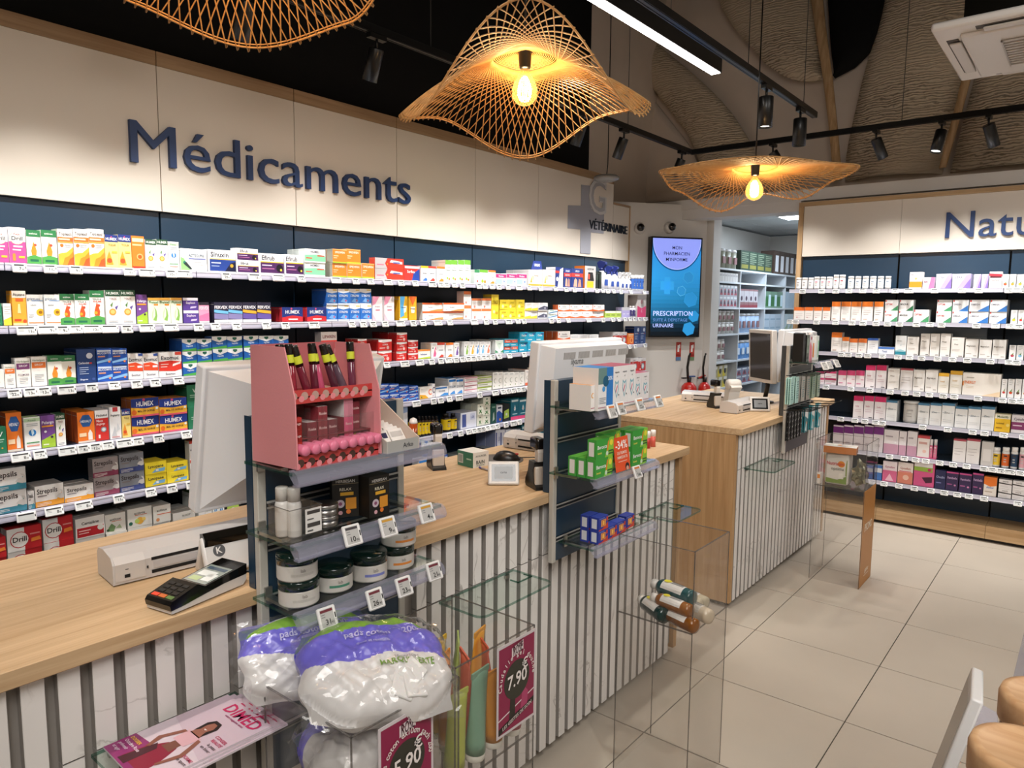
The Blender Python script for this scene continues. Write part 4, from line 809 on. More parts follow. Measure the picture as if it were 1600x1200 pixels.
dsn('voxgold', 'white carton with a honey and leaf picture', '#cac8c2', '#bdbab4', '#edebe4', [('t','activox',.5,.66,.14,'#5a5a50',.62),('r',.3,.60,.8,.63,'#d8683a'),('c',.5,.3,.16,'#e6b04a'),('c',.38,.3,.1,'#b8cf6a'),('c',.12,.22,.08,'#2f6a5a'),('c',.66,.36,.08,'#f0d070')])
dsn('voxorange', 'white carton with an orange stripe', '#cac8c2', '#bdbab4', '#edebe4', [('t','activox',.5,.66,.14,'#5a5a50',.62),('r',.2,.48,1,.52,'#e0642a'),('c',.25,.2,.1,'#e8a06a')])
dsn('voxplain', 'flat white carton with small print', '#cac8c2', '#b8b6b2', '#e4e2dc', [('t','N·HOP',.6,.36,.26,'#6a6a60',.5)])
dsn('tallblue', 'tall white and blue device carton', '#3a5a94', '#c8d4e6', '#e2e6ee', [('g',[(0,.7),(1,.8),(1,1),(0,1)],'#9ab4e0'),('t','therafil',.5,.66,.06,'#4a5a80',.7),('c',.5,.36,.26,'#b8c4d0'),('c',.5,.36,.15,'#7a90b0'),('r',.1,.05,.9,.12,'#3a5a94')])
dsn('clover', 'white carton with green clover print', '#d4d8c8', '#c6cabc', '#eef0e2', [('g',[(.3,.1),(.7,.45),(.62,.52),(.25,.2)],'#4a8a4a'),('g',[(.7,.1),(.3,.45),(.38,.52),(.75,.2)],'#3f7a44'),('c',.5,.78,.09,'#3a6a44'),('r',.1,.0,.9,.04,'#b8bcae')])
dsn('fluteblue', 'pale blue-white carton with dark stripes', '#8f9ac0', '#d4d8e8', '#dfe3ef', [('r',.1,.1,.35,.9,'#4a5a9a'),('r',.6,.5,.9,.9,'#c8cfe6'),('t','1,50',.75,.6,.14,'#4a5a9a',.3)])
dsn('greenbottle', 'dark green carton with white sprig', '#1c4a42', '#2c5c52', '#20564c', [('g',[(.3,.1),(.7,.2),(.6,.6),(.4,.5)],'#c8d8d0'),('r',.2,.8,.8,.88,'#8ab0a0')])
dsn('cobalt', 'white carton with cobalt corner', '#bcc6d8', '#dde4ee', '#e6eaf2', [('g',[(0,0),(1,0),(1,.5),(.4,.7),(0,.6)],'#2f5ab0'),('c',.6,.16,.16,'#e8a03a'),('r',.2,.8,.8,.9,'#2c3c5c')])
dsn('blacklime', 'black carton with lime label', '#1c2024', '#262a2e', '#202428', [('g',[(.1,.15),(.9,.2),(.85,.7),(.15,.6)],'#b6d860'),('c',.5,.4,.14,'#e8f4f0')])
dsn('teal', 'teal carton with drop and pink foot', '#175a66', '#1f6e78', '#1f6c84', [('r',0,0,1,.16,'#d84a78'),('g',[(.5,.72),(.62,.5),(.5,.4),(.38,.5)],'#e8f0f4'),('c',.5,.52,.05,'#d83a30'),('r',.1,.86,.9,.95,'#d8e8ea'),('r',.2,.25,.8,.3,'#a8d0dc')])
# right wall
dsn('owO', 'white carton with orange head', '#e6e0da', '#ee9a5a', '#f8f4f0', [('r',0,.74,1,1,'#f0802c')]+lines(.15,.8,.56,3,.1,'#b0a8a8')+[('r',.15,.06,.5,.12,'#d8c0b0')])
dsn('owL', 'low white carton with orange head', '#e6e0da', '#ee9a5a', '#f8f4f0', [('r',0,.72,1,1,'#ee7a34')]+lines(.15,.8,.5,3,.14,'#b0a8a8')+[('c',.3,.2,.06,'#d07a7a')])
dsn('multi', 'white carton with orange lower half', '#ece6e0', '#f2eeea', '#f6f2ee', [('r',0,.04,1,.42,'#f0922c'),('t','MULTI',.4,.8,.1,'#8a8a94',.6),('c',.5,.6,.1,'#e8b070'),('r',0,0,1,.06,'#e8e0d8')])
dsn('pinkfade', 'low white and pink carton', '#ecdde4', '#f4eef0', '#f4e6ec', [('g',[(.5,0),(1,0),(1,1),(.7,1)],'#e678a4'),('t','MEMO',.3,.5,.2,'#a07888',.4)])
dsn('ultra', 'white carton with violet fade', '#d8d0e8', '#efecf4', '#f1eef6', [('g',[(.3,0),(1,0),(1,1),(.75,.9)],'#b8a4e2'),('g',[(.6,0),(1,0),(1,.7)],'#8a70cc'),('t','ULTRA',.3,.68,.15,'#7a7a90',.5)]+lines(.1,.5,.5,2,.1))
dsn('redline', 'white carton with dark red band', '#e8e2e2', '#f0ecec', '#f6f2f2', [('r',.05,.62,.95,.8,'#5a2430'),('g',[(.0,.74),(1,.70),(1,.84),(0,.9)],'#c83a48'),('t','EXTRA',.5,.42,.08,'#6a5a5a',.6)])
for k, nm, cc in (('fA','red-orange','#e2502c'),('fB','orange','#f09a2c'),('fC','amber','#eeb03a'),('fD','yellow','#e6d23a'),('fE','tomato','#d83a3a'),('fF','raspberry','#c83a5a'),('fG','sky blue','#8ac4e8'),('fH','berry','#a83050'),('fI','brown','#6a4a3a')):
    dsn(k, 'small white carton with %s fruit' % nm, '#eae8e4', '#f2f0ee', '#f8f7f5', [('c',.5,.28,.26,cc),('g',[(.4,.36),(.7,.5),(.6,.3)],'#6a9a4a')]+lines(.2,.8,.92,3,.1,'#9a9a9a'))
dsn('swissgreen', 'white carton with green diagonal', '#e4e8e4', '#f2f2f2', '#f8f8f8', [('g',[(.45,0),(1,0),(1,.5)],'#4a9a6a'),('r',.02,.82,.10,.98,'#d23a3a'),('t','OPTIMI',.3,.52,.16,'#d05050',.5)])
dsn('swissdark', 'white carton with dark green diagonal', '#e0e4e0', '#f0f0f0', '#f5f5f5', [('g',[(.5,0),(1,0),(1,.5)],'#2f7a50'),('r',.02,.82,.10,.98,'#d23a3a'),('t','MINCEUR',.36,.52,.16,'#3a3a3a',.56)])
dsn('swissblue', 'white carton with blue diagonal', '#e0e4ea', '#f2f2f4', '#f7f8fa', [('g',[(.4,0),(1,0),(1,.55)],'#3a7cc8'),('r',.02,.82,.10,.98,'#d23a3a'),('t','OMEGA',.3,.54,.14,'#8a8a98',.5)])
dsn('tealfoot', 'white carton with teal foot', '#e4e8ea', '#f2f2f2', '#f6f8f8', [('r',0,0,1,.16,'#2f8a9a'),('t','Serum',.34,.70,.06,'#8a8a8a',.5),('c',.5,.5,.08,'#d8e4e6'),('g',[(0,.16),(1,.16),(1,.2),(.5,.28),(0,.22)],'#a8d4dc')])
dsn('plainwhite', 'plain white carton', '#e6e2dc', '#f0ece6', '#f6f2ec', [('t','Pileje',.4,.62,.06,'#8a8078',.5),('r',.1,.86,.5,.9,'#d8d2cc'),('r',.62,.04,.92,.08,'#8a8a8a')]+lines(.1,.7,.4,2,.06,'#d0c8c0'))
dsn('plainlow', 'plain white carton with grey print', '#e6e2dc', '#eeeae4', '#f6f3ee', [('t','Magnesium',.45,.60,.08,'#7a7068',.7),('r',.1,.2,.5,.24,'#d0c8c0'),('r',.66,.1,.9,.14,'#b8b0a8')])
dsn('bluewhite2', 'white carton with blue head stripe', '#dde2ea', '#3a6ac0', '#f6f7fa', [('r',0,.86,1,1,'#3a68c0')]+lines(.12,.7,.6,3,.12,'#b0b4c0'))
dsn('flatblue', 'flat white and blue carton', '#dde4ee', '#eef2f8', '#eef3fa', [('r',0,.7,1,1,'#4a7fd0'),('t','Transit',.4,.24,.3,'#7a8ab0',.3)])
dsn('pinktop', 'white carton with raspberry head', '#ece0e4', '#d04a78', '#f8f2f4', [('r',0,.78,1,1,'#d8306a'),('t','Lady',.4,.52,.06,'#c86a8a',.4),('r',.55,.04,.9,.08,'#6a6a70')]+lines(.15,.8,.4,2,.08,'#d8b8c4'))
dsn('pinklow', 'low white carton with raspberry head', '#ece0e4', '#d86a90', '#f6ecef', [('r',0,.70,1,1,'#d84a7c'),('r',.1,.16,.6,.24,'#e0a0b8'),('r',.6,.42,.95,.5,'#e8b8c8')])
dsn('yellowtop', 'white carton with golden head', '#ece6d8', '#f0c05a', '#f8f4ea', [('r',0,.84,1,1,'#f0b83a'),('t','Soleil',.4,.55,.07,'#c89a4a',.4)]+lines(.15,.8,.4,2,.08,'#e0d4b8'))
dsn('energy', 'wide cream carton with orange lettering', '#e4ded4', '#efe9df', '#f3ece2', [('t','ENERGY',.2,.52,.13,'#e8762a',.3),('r',0,.42,.03,.62,'#ee8a2c'),('g',[(.5,0),(1,0),(1,.24)],'#f2d8b4'),('r',.1,.78,.3,.82,'#b8b0a4')]+lines(.1,.3,.42,2,.07,'#d8c8b4'))
dsn('bluetop', 'white carton with steel-blue head line', '#dee2e4', '#4a7a9a', '#f4f5f4', [('r',0,.90,1,1,'#4a80a4'),('t','Zinc',.4,.56,.08,'#7a8288',.5),('r',.06,.58,.92,.60,'#b8bec2')]+lines(.1,.8,.3,2,.08,'#d4d8da'))
dsn('yelloworg', 'yellow carton with pale head', '#e2b82c', '#f2e6b8', '#f4c430', [('r',0,.74,1,1,'#f6f0d8'),('t','Melatlib',.5,.80,.12,'#4a6a4a',.7),('c',.85,.4,.12,'#f8dc7a'),('t','Sommeil',.36,.44,.1,'#7a5a1a',.5),('r',.1,.2,.5,.26,'#a87a1a')])
dsn('plumlow', 'white and plum carton', '#d8cfd6', '#efeaee', '#f4eff2', [('r',.0,.2,1,.62,'#8a3a6a'),('t','Cystalia',.5,.72,.14,'#5a4a5a',.7),('r',.1,.4,.7,.46,'#e8d0de')])
dsn('violettop', 'grey-white carton with violet head', '#cfc4cc', '#7a3a80', '#dcd4d8', [('r',0,.66,1,.94,'#74307c'),('r',.2,.2,.7,.3,'#b8aeb4')])
dsn('mauve', 'white and mauve carton', '#d0c0c6', '#d8ced0', '#e6dfe0', [('r',0,0,1,.42,'#c89ab0'),('c',.8,.5,.06,'#f2f0f0'),('r',.1,.7,.6,.76,'#b0a4a8')])
dsn('redstrip', 'white carton with red head and pink flower', '#ded4d2', '#c85a5a', '#f0e6e2', [('r',0,.88,1,1,'#c84a50'),('r',.1,.62,.8,.72,'#d8a8a0'),('c',.6,.3,.16,'#f0c4b8')])
dsn('palepink', 'white carton with dark red edge', '#dad4d4', '#a85a64', '#eeeae8', [('r',0,.92,1,1,'#b04a58')]+lines(.12,.8,.6,3,.12,'#b8b0b0'))
dsn('rosebox', 'pink and white care carton', '#d8c4cc', '#e4dce0', '#f0e4e8', [('r',0,0,1,.55,'#d86a92'),('t','Gynefam',.5,.68,.10,'#b05a7a',.7),('g',[(.2,.05),(.8,.05),(.5,.4)],'#f0c0d0'),('r',.1,.56,.9,.6,'#f4d8e2')])
dsn('peach', 'pink and peach carton', '#d8c4c0', '#e4dcd8', '#f0e4de', [('r',0,0,1,.55,'#e08a74'),('t','Gynefam',.5,.68,.10,'#b06a5a',.7),('c',.55,.3,.2,'#f4c8b4'),('r',.1,.56,.9,.6,'#d86a7a')])
dsn('pinktall', 'tall pink pregnancy-care carton', '#a83a6a', '#c04a7a', '#d85a8c', [('r',0,.66,.9,.94,'#efe9e6'),('t','Ovocare',.42,.80,.07,'#5a4a4a',.7),('g',[(.0,.52),(.9,.5),(.9,.66),(0,.66)],'#9ab84a'),('g',[(.4,.3),(.9,.36),(.9,.16),(.6,.12)],'#4a2438'),('c',.75,.58,.09,'#c83a6a')])
dsn('darkviolet', 'dark violet carton with pink print', '#2c2040', '#4a3462', '#3a2a52', [('t','Femibelle',.5,.62,.12,'#c8a8d0',.8),('c',.75,.3,.09,'#d88ab4'),('r',.1,.3,.5,.36,'#a85a90'),('r',0,.92,1,1,'#c8508a')])
dsn('indigo', 'dark indigo carton with pale print', '#24264a', '#3a3a62', '#2c2e56', [('t','Ovulin',.5,.58,.12,'#b0b4d8',.8),('r',.1,.3,.6,.36,'#7a7ab0')])
dsn('orangedome', 'orange-topped white carton', '#d8c8b8', '#ee8a3a', '#f2eae2', [('g',[(0,1),(1,1),(1,.58),(.5,.50),(0,.62)],'#ee7c2c'),('t','Alvior',.5,.40,.12,'#4a7ac0',.6),('r',.1,.2,.7,.26,'#c8b8a8')])
dsn('blackline', 'white carton with black lettering band', '#d0cccc', '#e0dcdc', '#efecec', [('g',[(0,.52),(1,.46),(1,.56),(0,.66)],'#3a3434'),('t','SANTE',.5,.72,.12,'#6a6464',.7)]+lines(.1,.7,.3,2,.1,'#c0bcbc'))
dsn('bluewrap', 'blue and white carton seen beside the acrylic box', '#3a6ab0', '#dfe4ea', '#4a7ac0', [('r',0,.5,1,.8,'#e8ecf2')])
dsn('translucent', 'pale translucent carton', '#c8c4c0', '#d8d4d0', '#d0ccc8', [('r',.15,.2,.8,.7,'#e0dcd8')])

_cm = {}
def carton_mesh(key, w, d, h):
    k = (key, round(w, 3), round(d, 3), round(h, 3))
    if k in _cm: return _cm[k]
    desc, side, top, base, art = D[key]
    m_ = MB()
    v = [(-d,0,0),(0,0,0),(0,w,0),(-d,w,0),(-d,0,h),(0,0,h),(0,w,h),(-d,w,h)]
    m_.add(v, [(0,3,2,1),(4,5,6,7),(0,1,5,4),(1,2,6,5),(2,3,7,6),(3,0,4,7)], [side, top, side, base, side, side])
    paint(m_, art, w, h)
    # tuck-flap seam on the visible side and lid
    m_.quad((-d*.98, -.0003, h*.88), (-d*.02, -.0003, h*.88), (-d*.02, -.0003, h*.895), (-d*.98, -.0003, h*.895), '#b8b4b0')
    m_.quad((-d*.9, w*.04, h+.0003), (-d*.9+.0012, w*.04, h+.0003), (-d*.9+.0012, w*.96, h+.0003), (-d*.9, w*.96, h+.0003), '#a8a4a0')
    _cm[k] = m_.mesh('carton'); return _cm[k]
def paint(m_, art, w, h, x0=0.0, M=None, mat='card'):
    s0 = len(m_.v)
    for i, q in enumerate(art):
        x = x0+.0004+.00012*i
        if q[0] == 'r': m_.quad((x, q[1]*w, q[2]*h), (x, q[3]*w, q[2]*h), (x, q[3]*w, q[4]*h), (x, q[1]*w, q[4]*h), q[5], mat)
        elif q[0] == 'c':
            n = 14; r = q[3]*min(w, h*1.2)
            pts = [(x, min(w, max(0, q[1]*w+r*math.cos(2*math.pi*j/n))), min(h, max(0, q[2]*h+r*math.sin(2*math.pi*j/n)))) for j in range(n)]
            m_.add(pts, [tuple(range(n))], q[4], mat)
        elif q[0] == 'g':
            P = q[1]; a2 = sum(P[j][0]*P[(j+1) % len(P)][1]-P[(j+1) % len(P)][0]*P[j][1] for j in range(len(P)))
            if a2 < 0: P = P[::-1]
            m_.add([(x, a*w, b_*h) for a, b_ in P], [tuple(range(len(P)))], q[2], mat)
        elif q[0] == 't':
            m_.text(q[1], (x+.0003, q[2]*w, q[3]*h), (0,1,0), (0,0,1), q[4]*h, q[5], mat, 'c', (q[6] if len(q) > 6 else .9)*w)
    if M is not None:
        for i in range(s0, len(m_.v)): m_.v[i] = tuple(M @ Vector(m_.v[i]))

NUM = {1: 'leftmost', 2: 'second', 3: 'third', 4: 'fourth', 5: 'fifth', 6: 'sixth', 7: 'seventh', 8: 'eighth'}
CNT = {2: 'two', 3: 'three', 4: 'four', 5: 'five', 6: 'six', 7: 'seven', 8: 'eight', 9: 'nine', 10: 'ten'}
def plural(d):
    for a, b_ in (('carton', 'cartons'), ('bottle', 'bottles'), ('tub', 'tubs'), ('can', 'cans'), ('packet', 'packets'), ('jar', 'jars'), ('tin', 'tins'), ('box', 'boxes'), ('binder', 'binders'), ('tube', 'tubes')):
        ws = d.split(' ')
        if a in ws: ws[ws.index(a)] = b_; return ' '.join(ws)
    return d
def ordinal(i, n):
    if n == 1: return ''
    if n == 2: return ('left of two ', 'right of two ')[i]
    if i == n-1: return 'rightmost of %s ' % CNT.get(n, str(n))
    if i == 0: return 'leftmost of %s ' % CNT.get(n, str(n))
    return '%s of %s ' % (NUM.get(i+1, str(i+1)+'th'), CNT.get(n, str(n)))
ITEMS = []    # (object, desc, row, column y, level, levels, depth row, noun)
def put(o, desc, row, col, lev=0, levs=1, back=0, cat='carton', span=(0, 0)):
    ITEMS.append(dict(o=o, desc=desc, row=row, col=col, lev=lev, levs=levs, back=back, cat=cat, span=span))
LEVN = {1: [''], 2: ['lower ', 'upper '], 3: ['bottom ', 'middle ', 'top '], 4: ['bottom ', 'second-lowest ', 'third-lowest ', 'top ']}
def label_items():
    by = {}
    for it in ITEMS: by.setdefault((it['row'], it['desc']), []).append(it)
    for (row, desc), L in by.items():
        cols = sorted(set(round(i['col'], 4) for i in L)); n = len(cols); pl = plural(desc) if n > 1 else desc
        for it in L:
            k = cols.index(round(it['col'], 4))
            lv = LEVN[it['levs']][it['lev']] if it['levs'] in LEVN else ''
            if it['back']: lab = '%s row behind %s%s, %s' % ({1: 'second', 2: 'third', 3: 'fourth', 4: 'fifth'}[it['back']], ordinal(k, n), pl, row)
            else: lab = '%s%s%s, %s' % (lv, ordinal(k, n), pl, row)
            if lv and it['back']: lab = lv+lab
            it['lab'] = lab; o = it['o']; o['label'] = lab; o['category'] = it['cat']
            if len(L) > 1: o['group'] = '%s on the %s' % (plural(desc), row)
rng = random.Random(3)
def place_box(side, key, w, d, h, pos, row, lev=0, levs=1, back=0, col=None, yaw=0.0):
    o = bpy.data.objects.new('carton', carton_mesh(key, w, d, h)); COL.objects.link(o); o.location = pos
    o.rotation_euler = (0, 0, (0 if side == 'L' else -math.pi/2)+yaw)
    put(o, D[key][0], row, col if col is not None else pos[1 if side == 'L' else 0], lev, levs, back)
    return o
# ------------------------------------------------------------------ small bottles and other wares on the shelves
def proto_bottle(w, h, body, cap, label, lcol, neck=.55, shoulder=.78, caph=.16, name='bottle', mat='plastic', kind='jar'):
    r = w/2
    ro = MB().lathe([(r*.94, 0), (r, h*.02), (r, h*shoulder*.92), (r*.9, h*shoulder), (r*neck, h*(1-caph))], 16, body, mat).build(name)
    MB().lathe([(r*neck*1.12, h*(1-caph)), (r*neck*1.14, h*.985), (r*neck*1.05, h)], 16, cap, 'plastic').build('cap', ro)
    m_ = MB(); m_.lathe([(r*1.012, h*.10), (r*1.012, h*shoulder*.86)], 16, label, 'card', cap=False)
    paint(m_, [('r', .2, .55, .8, .62, lcol), ('r', .2, .40, .66, .45, '#b8b4b0'), ('r', .2, .28, .7, .33, '#b8b4b0')], w*.7, h, 0, TR(r*1.005, -w*.35, 0))
    m_.build('label_wrap', ro); return ro
def proto_spray(w, h, body, head):
    r = w/2
    ro = MB().lathe([(r*.9, 0), (r, .004), (r, h*.45), (r*.6, h*.58), (r*.3, h*.66)], 16, body, 'plastic').build('spray_bottle')
    m_ = MB().lathe([(r*.42, h*.64), (r*.42, h*.74)], 12, head, 'plastic')
    m_.prism([(-r*.5, h*.74), (r*.5, h*.74), (r*.9, h*.86), (r*.9, h*.94), (-r*.2, h), (-r*.8, h*.92)], -r*.3, r*.3, 'y', head, 'plastic')
    m_.prism([(r*.5, h*.74), (r*.7, h*.74), (r*.8, h*.6), (r*.65, h*.6)], -r*.15, r*.15, 'y', head, 'plastic'); m_.build('trigger_head', ro)
    MB().box(r*.96, r*1.01, -r*.5, r*.5, h*.12, h*.34, '#2a4a9a', 'card').build('label_wrap', ro); return ro
PROTO = {}
def ware(side, kind, w, h, pos, row, desc, cat, args):
    k = (kind, round(w, 3), round(h, 3), args)
    if k not in PROTO:
        o = proto_spray(w, h, *args) if kind == 'spray' else proto_bottle(w, h, *args, name=kind); PROTO[k] = o; new = o
    else: new = clone(PROTO[k])
    new.location = pos; new.rotation_euler = (0, 0, 0 if side == 'L' else -math.pi/2)
    put(new, desc, row, pos[1 if side == 'L' else 0], cat=cat); return new

# ------------------------------------------------------------------ price tags
_tm = {}
def tag_mesh(w, txt, hdr='#2c2c30', scr='#c9cbc9', h=.036):
    k = (round(w, 3), txt, hdr, scr, h)
    if k not in _tm:
        b_ = MB().bev(0, .009, -w/2, w/2, -h, 0, .0025, '#eceae8', 'plastic', seg=1)
        b_.quad((.0092, w/2-.006, -h*.6), (.0092, w/2-.003, -h*.6), (.0092, w/2-.003, -h*.35), (.0092, w/2-.006, -h*.35), '#222')
        s = MB(); x = .0093; a, c = -w/2+.004, w/2-.008
        s.box(.0085, x, a, c, -h+.005, -.004, scr, 'plastic')
        s.quad((x+.0002, a+.001, -.011), (x+.0002, c-.001, -.011), (x+.0002, c-.001, -.0055), (x+.0002, a+.001, -.0055), hdr)
        if txt:
            s.text(txt, (x+.0003, c-.010, -h+.009), (0,1,0), (0,0,1), .0115, '#141414', 'card', 'r', (c-a)*.6)
            s.text('90', (x+.0003, c-.002, -h+.009), (0,1,0), (0,0,1), .0050, '#141414', 'card', 'r')
            for i in range(2): s.quad((x+.0002, a+.002, -.016-.005*i), (x+.0002, a+(c-a)*.35, -.016-.005*i), (x+.0002, a+(c-a)*.35, -.0145-.005*i), (x+.0002, a+.002, -.0145-.005*i), '#77797a')
        _tm[k] = (b_.mesh('price_tag'), s.mesh('tag_display'))
    return _tm[k]
def price_tag(pos, yaw, w, txt, label, tilt=-14, hdr='#2c2c30', group=None, scr='#c9cbc9', h=.036):
    a, b_ = tag_mesh(w, txt, hdr, scr, h)
    o = bpy.data.objects.new('price_tag', a); COL.objects.link(o); fin(o, None, label, 'price tag', group)
    o.matrix_world = TR(*pos) @ Matrix.Rotation(yaw, 4, 'Z') @ RY(tilt)
    d = bpy.data.objects.new('tag_display', b_); COL.objects.link(d); d.parent = o
    return o

# ================================================================== LEFT-WALL SHELVES
ZL = [1.832, 1.597, 1.360, 1.114, .880, .632, .40]
RL = ['top left-wall shelf', 'second left-wall shelf', 'third left-wall shelf', 'fourth left-wall shelf', 'fifth left-wall shelf', 'sixth left-wall shelf', 'lowest left-wall shelf']
XF = -3.188
for z, nm in zip(ZL, ('top', 'second', 'third', 'fourth', 'fifth', 'sixth', 'lowest')):
    t = thing('wall_shelf', '%s long shelf of the medicine wall, navy boards with a pale rail' % nm, 'shelf', (0, 0, z), 0, 'long shelves of the medicine wall')
    for a, b_ in zip(BAYS[:-1], BAYS[1:]):
        b2 = min(b_, 5.84)
        MB().box(XW+.002, -3.186, a+.002, b2-.002, -.014, 0, '#fff', 'navy_board').build('shelf_board', t)
        m_ = MB().prism([(-3.186, -.016), (-3.178, -.030), (-3.170, -.030), (-3.170, -.024), (-3.174, -.001), (-3.186, -.001)], a+.002, b2-.002, 'y', '#aeacbc', 'plastic')
        m_.box(-3.1735, -3.1715, a+.002, b2-.002, -.008, -.001, '#d8d6e2', 'gloss'); m_.build('price_rail', t)

def rowL(ri, spec, tags, tagtxt=None):
    z = ZL[ri]; row = RL[ri]
    for sp in spec:
        key, xs, py, st = sp[:4]; back = sp[4] if len(sp) > 4 else 0
        for (a, b_) in xs:
            y0 = yL(a, z+.04, XF); y1 = yL(b_, z+.04, XF); w = y1-y0-.0015
            H = max(.02, zAt(py, XF, y0)-z); h = H/st
            d = min(.11, max(.035, w*.9, h*.45)) if w < .09 else min(.10, max(.05, h*.6))
            for s in range(st):
                for bk in range(back+1):
                    jx = rng.uniform(-.006, .002) if bk == 0 else 0
                    dd = min(d, .28/(back+1)-.004)
                    place_box('L', key, w, dd, h-.0008, (XF+jx-bk*(dd+.003), y0, z+.0005+s*h), row, s, st, bk, y0, rng.uniform(-.015, .015))
    for k, tg in enumerate(tags):
        px, big = (tg, 0) if not isinstance(tg, tuple) else tg
        y = yL(px, z-.02, -3.165)
        TAGS.append((ri, y, z, .066 if big else .046, (tagtxt[k] if tagtxt and k < len(tagtxt) else rng.choice(['4', '5', '6', '7', '8', '9', '10', '12', '5', '7', '14', '11']))))
TAGS = []
def run(x0, x1, n): w = (x1-x0)/n; return [(x0+w*i, x0+w*(i+1)) for i in range(n)]
rowL(0, [('pinkdrill', [(-12, 14.5), (15, 42)], 354, 1), ('greendrop', [(42.5, 65), (66.5, 91)], 358.5, 1), ('swirl', run(92, 164, 3), 357, 1), ('honey', run(165, 206.5, 2), 366, 1),
         ('orangemug', [(207, 227)], 368, 1), ('fruit', run(228, 263, 2), 373.5, 1), ('globe', [(264, 281)], 377, 1), ('longgreen', [(282.5, 323.5)], 387.5, 1), ('bluepanel', [(325, 369)], 389, 1),
         ('purplepanel', [(370, 404.5)], 387, 2), ('purplepanel', [(406, 444.5)], 395, 1), ('purplepanel', [(445.5, 474)], 397, 1), ('mintstripe', [(477, 509)], 388, 2, 2),
         ('orangebox', run(520, 565, 2), 388.5, 2, 1), ('orangebox', [(565.5, 585)], 411, 1), ('tubebox', [(586, 631)], 402, 2), ('redblue', [(632, 656)], 414, 1), ('dropY', [(657.5, 669.5)], 415, 1), ('dropR', [(670, 682.5)], 415.5, 1), ('dropO', [(683, 695.5)], 416, 1),
         ('dropG', run(696.5, 735, 4), 406, 1, 1), ('dropT', [(742, 750)], 421, 1, 1), ('dropG', [(750.5, 763)], 421, 1), ('dropO', [(763.5, 775)], 422, 1), ('pinkblue', run(776, 823, 3), 427, 1), ('goldfoot', [(826.5, 848), (848.5, 867)], 421, 1, 2),
         ('foot', [(868, 880)], 417, 1), ('bandage', [(881, 892), (893, 912)], 419, 1), ('greyyellow', [(914, 931)], 415, 1), ('black', [(932, 936), (936.5, 940)], 424, 1)],
     [30, 78, 118, 201, (229, 1), 267, (287, 1), 353, (397, 1), (434, 1), 470, (524, 1), 555, 578, (605, 1), 626, 648, (675, 1), 688, 697, 709, 722, 748, 757, 768, 779, 793, (810, 1), 826, 844, 867, 884, 897, 914, 932, 941, 949, 958, 970, 985, 1006],
     ['7', '11', '9', '6', '5', '10', '9', '25', '18', '12', '14'])
rowL(1, [('greenv', [(-10, 4.5)], 474, 1), ('amber', [(20, 42.5)], 454, 1), ('yellowwhite', [(6, 19)], 474, 1), ('sunny', [(43.5, 69.5), (70.5, 94.5)], 460, 1), ('reddrop', run(95, 141, 2), 459, 1), ('reddrop', [(141.5, 164.5)], 453.5, 1), ('fruit', run(166, 213, 2), 453, 1),
         ('violetlime', [(214, 231)], 460, 1), ('leafcream', run(232, 286, 3), 465, 1), ('violet', [(287.5, 311.5)], 465, 2), ('pinkcold', [(312, 328)], 472, 1), ('darkcold', run(335, 380, 2), 472, 1), ('darkgold', run(380.5, 424, 2), 472, 1),
         ('bluered', [(441, 474), (480, 510)], 480, 1, 1), ('bluewhite', run(511, 581, 4), 451, 2, 1), ('rose', [(582.5, 598), (600.5, 616)], 463, 1), ('yellowblue', [(625, 638)], 463, 1), ('yelloworange', [(640, 652)], 463, 1),
         ('orangewave', run(661, 725, 2), 473, 2, 1), ('orangetop', [(725.5, 737)], 455, 2), ('orangetop', run(738, 768, 2), 466, 2), ('yellowbox', [(768.5, 780)], 460, 1), ('yellowbox', run(781, 820, 3), 468, 2, 1), ('yellowwhite', run(821, 840.5, 2), 473, 2), ('greyblack', [(841.5, 856)], 473, 2), ('greenblue', [(857, 871)], 484, 2),
         ('orangeframe', run(872.5, 944, 4), 476, 2), ('lime', run(945.5, 971, 3), 486, 1), ('lilac', run(972, 985, 2), 480, 1), ('fuchsia', [(996, 1009.5)], 461, 1)],
     [(41, 1), (73, 1), 98, 118, (143, 1), (171, 1), 198, (229, 1), (266, 1), 310, 336, 369, 415, 445, (490, 1), 549, 567, 582, 601, (625, 1), 645, 660, (683, 1), 702, (740, 1), 759, 773, (794, 1), 808, 818, 861, 872, 887, (919, 1), 942, 957, 966, 976, 984, 991, 999, 1007],
     ['11', '9', '9', '9', '10', '', '8', '7', '9', '6', '6', '6', '5', '5', '7'])
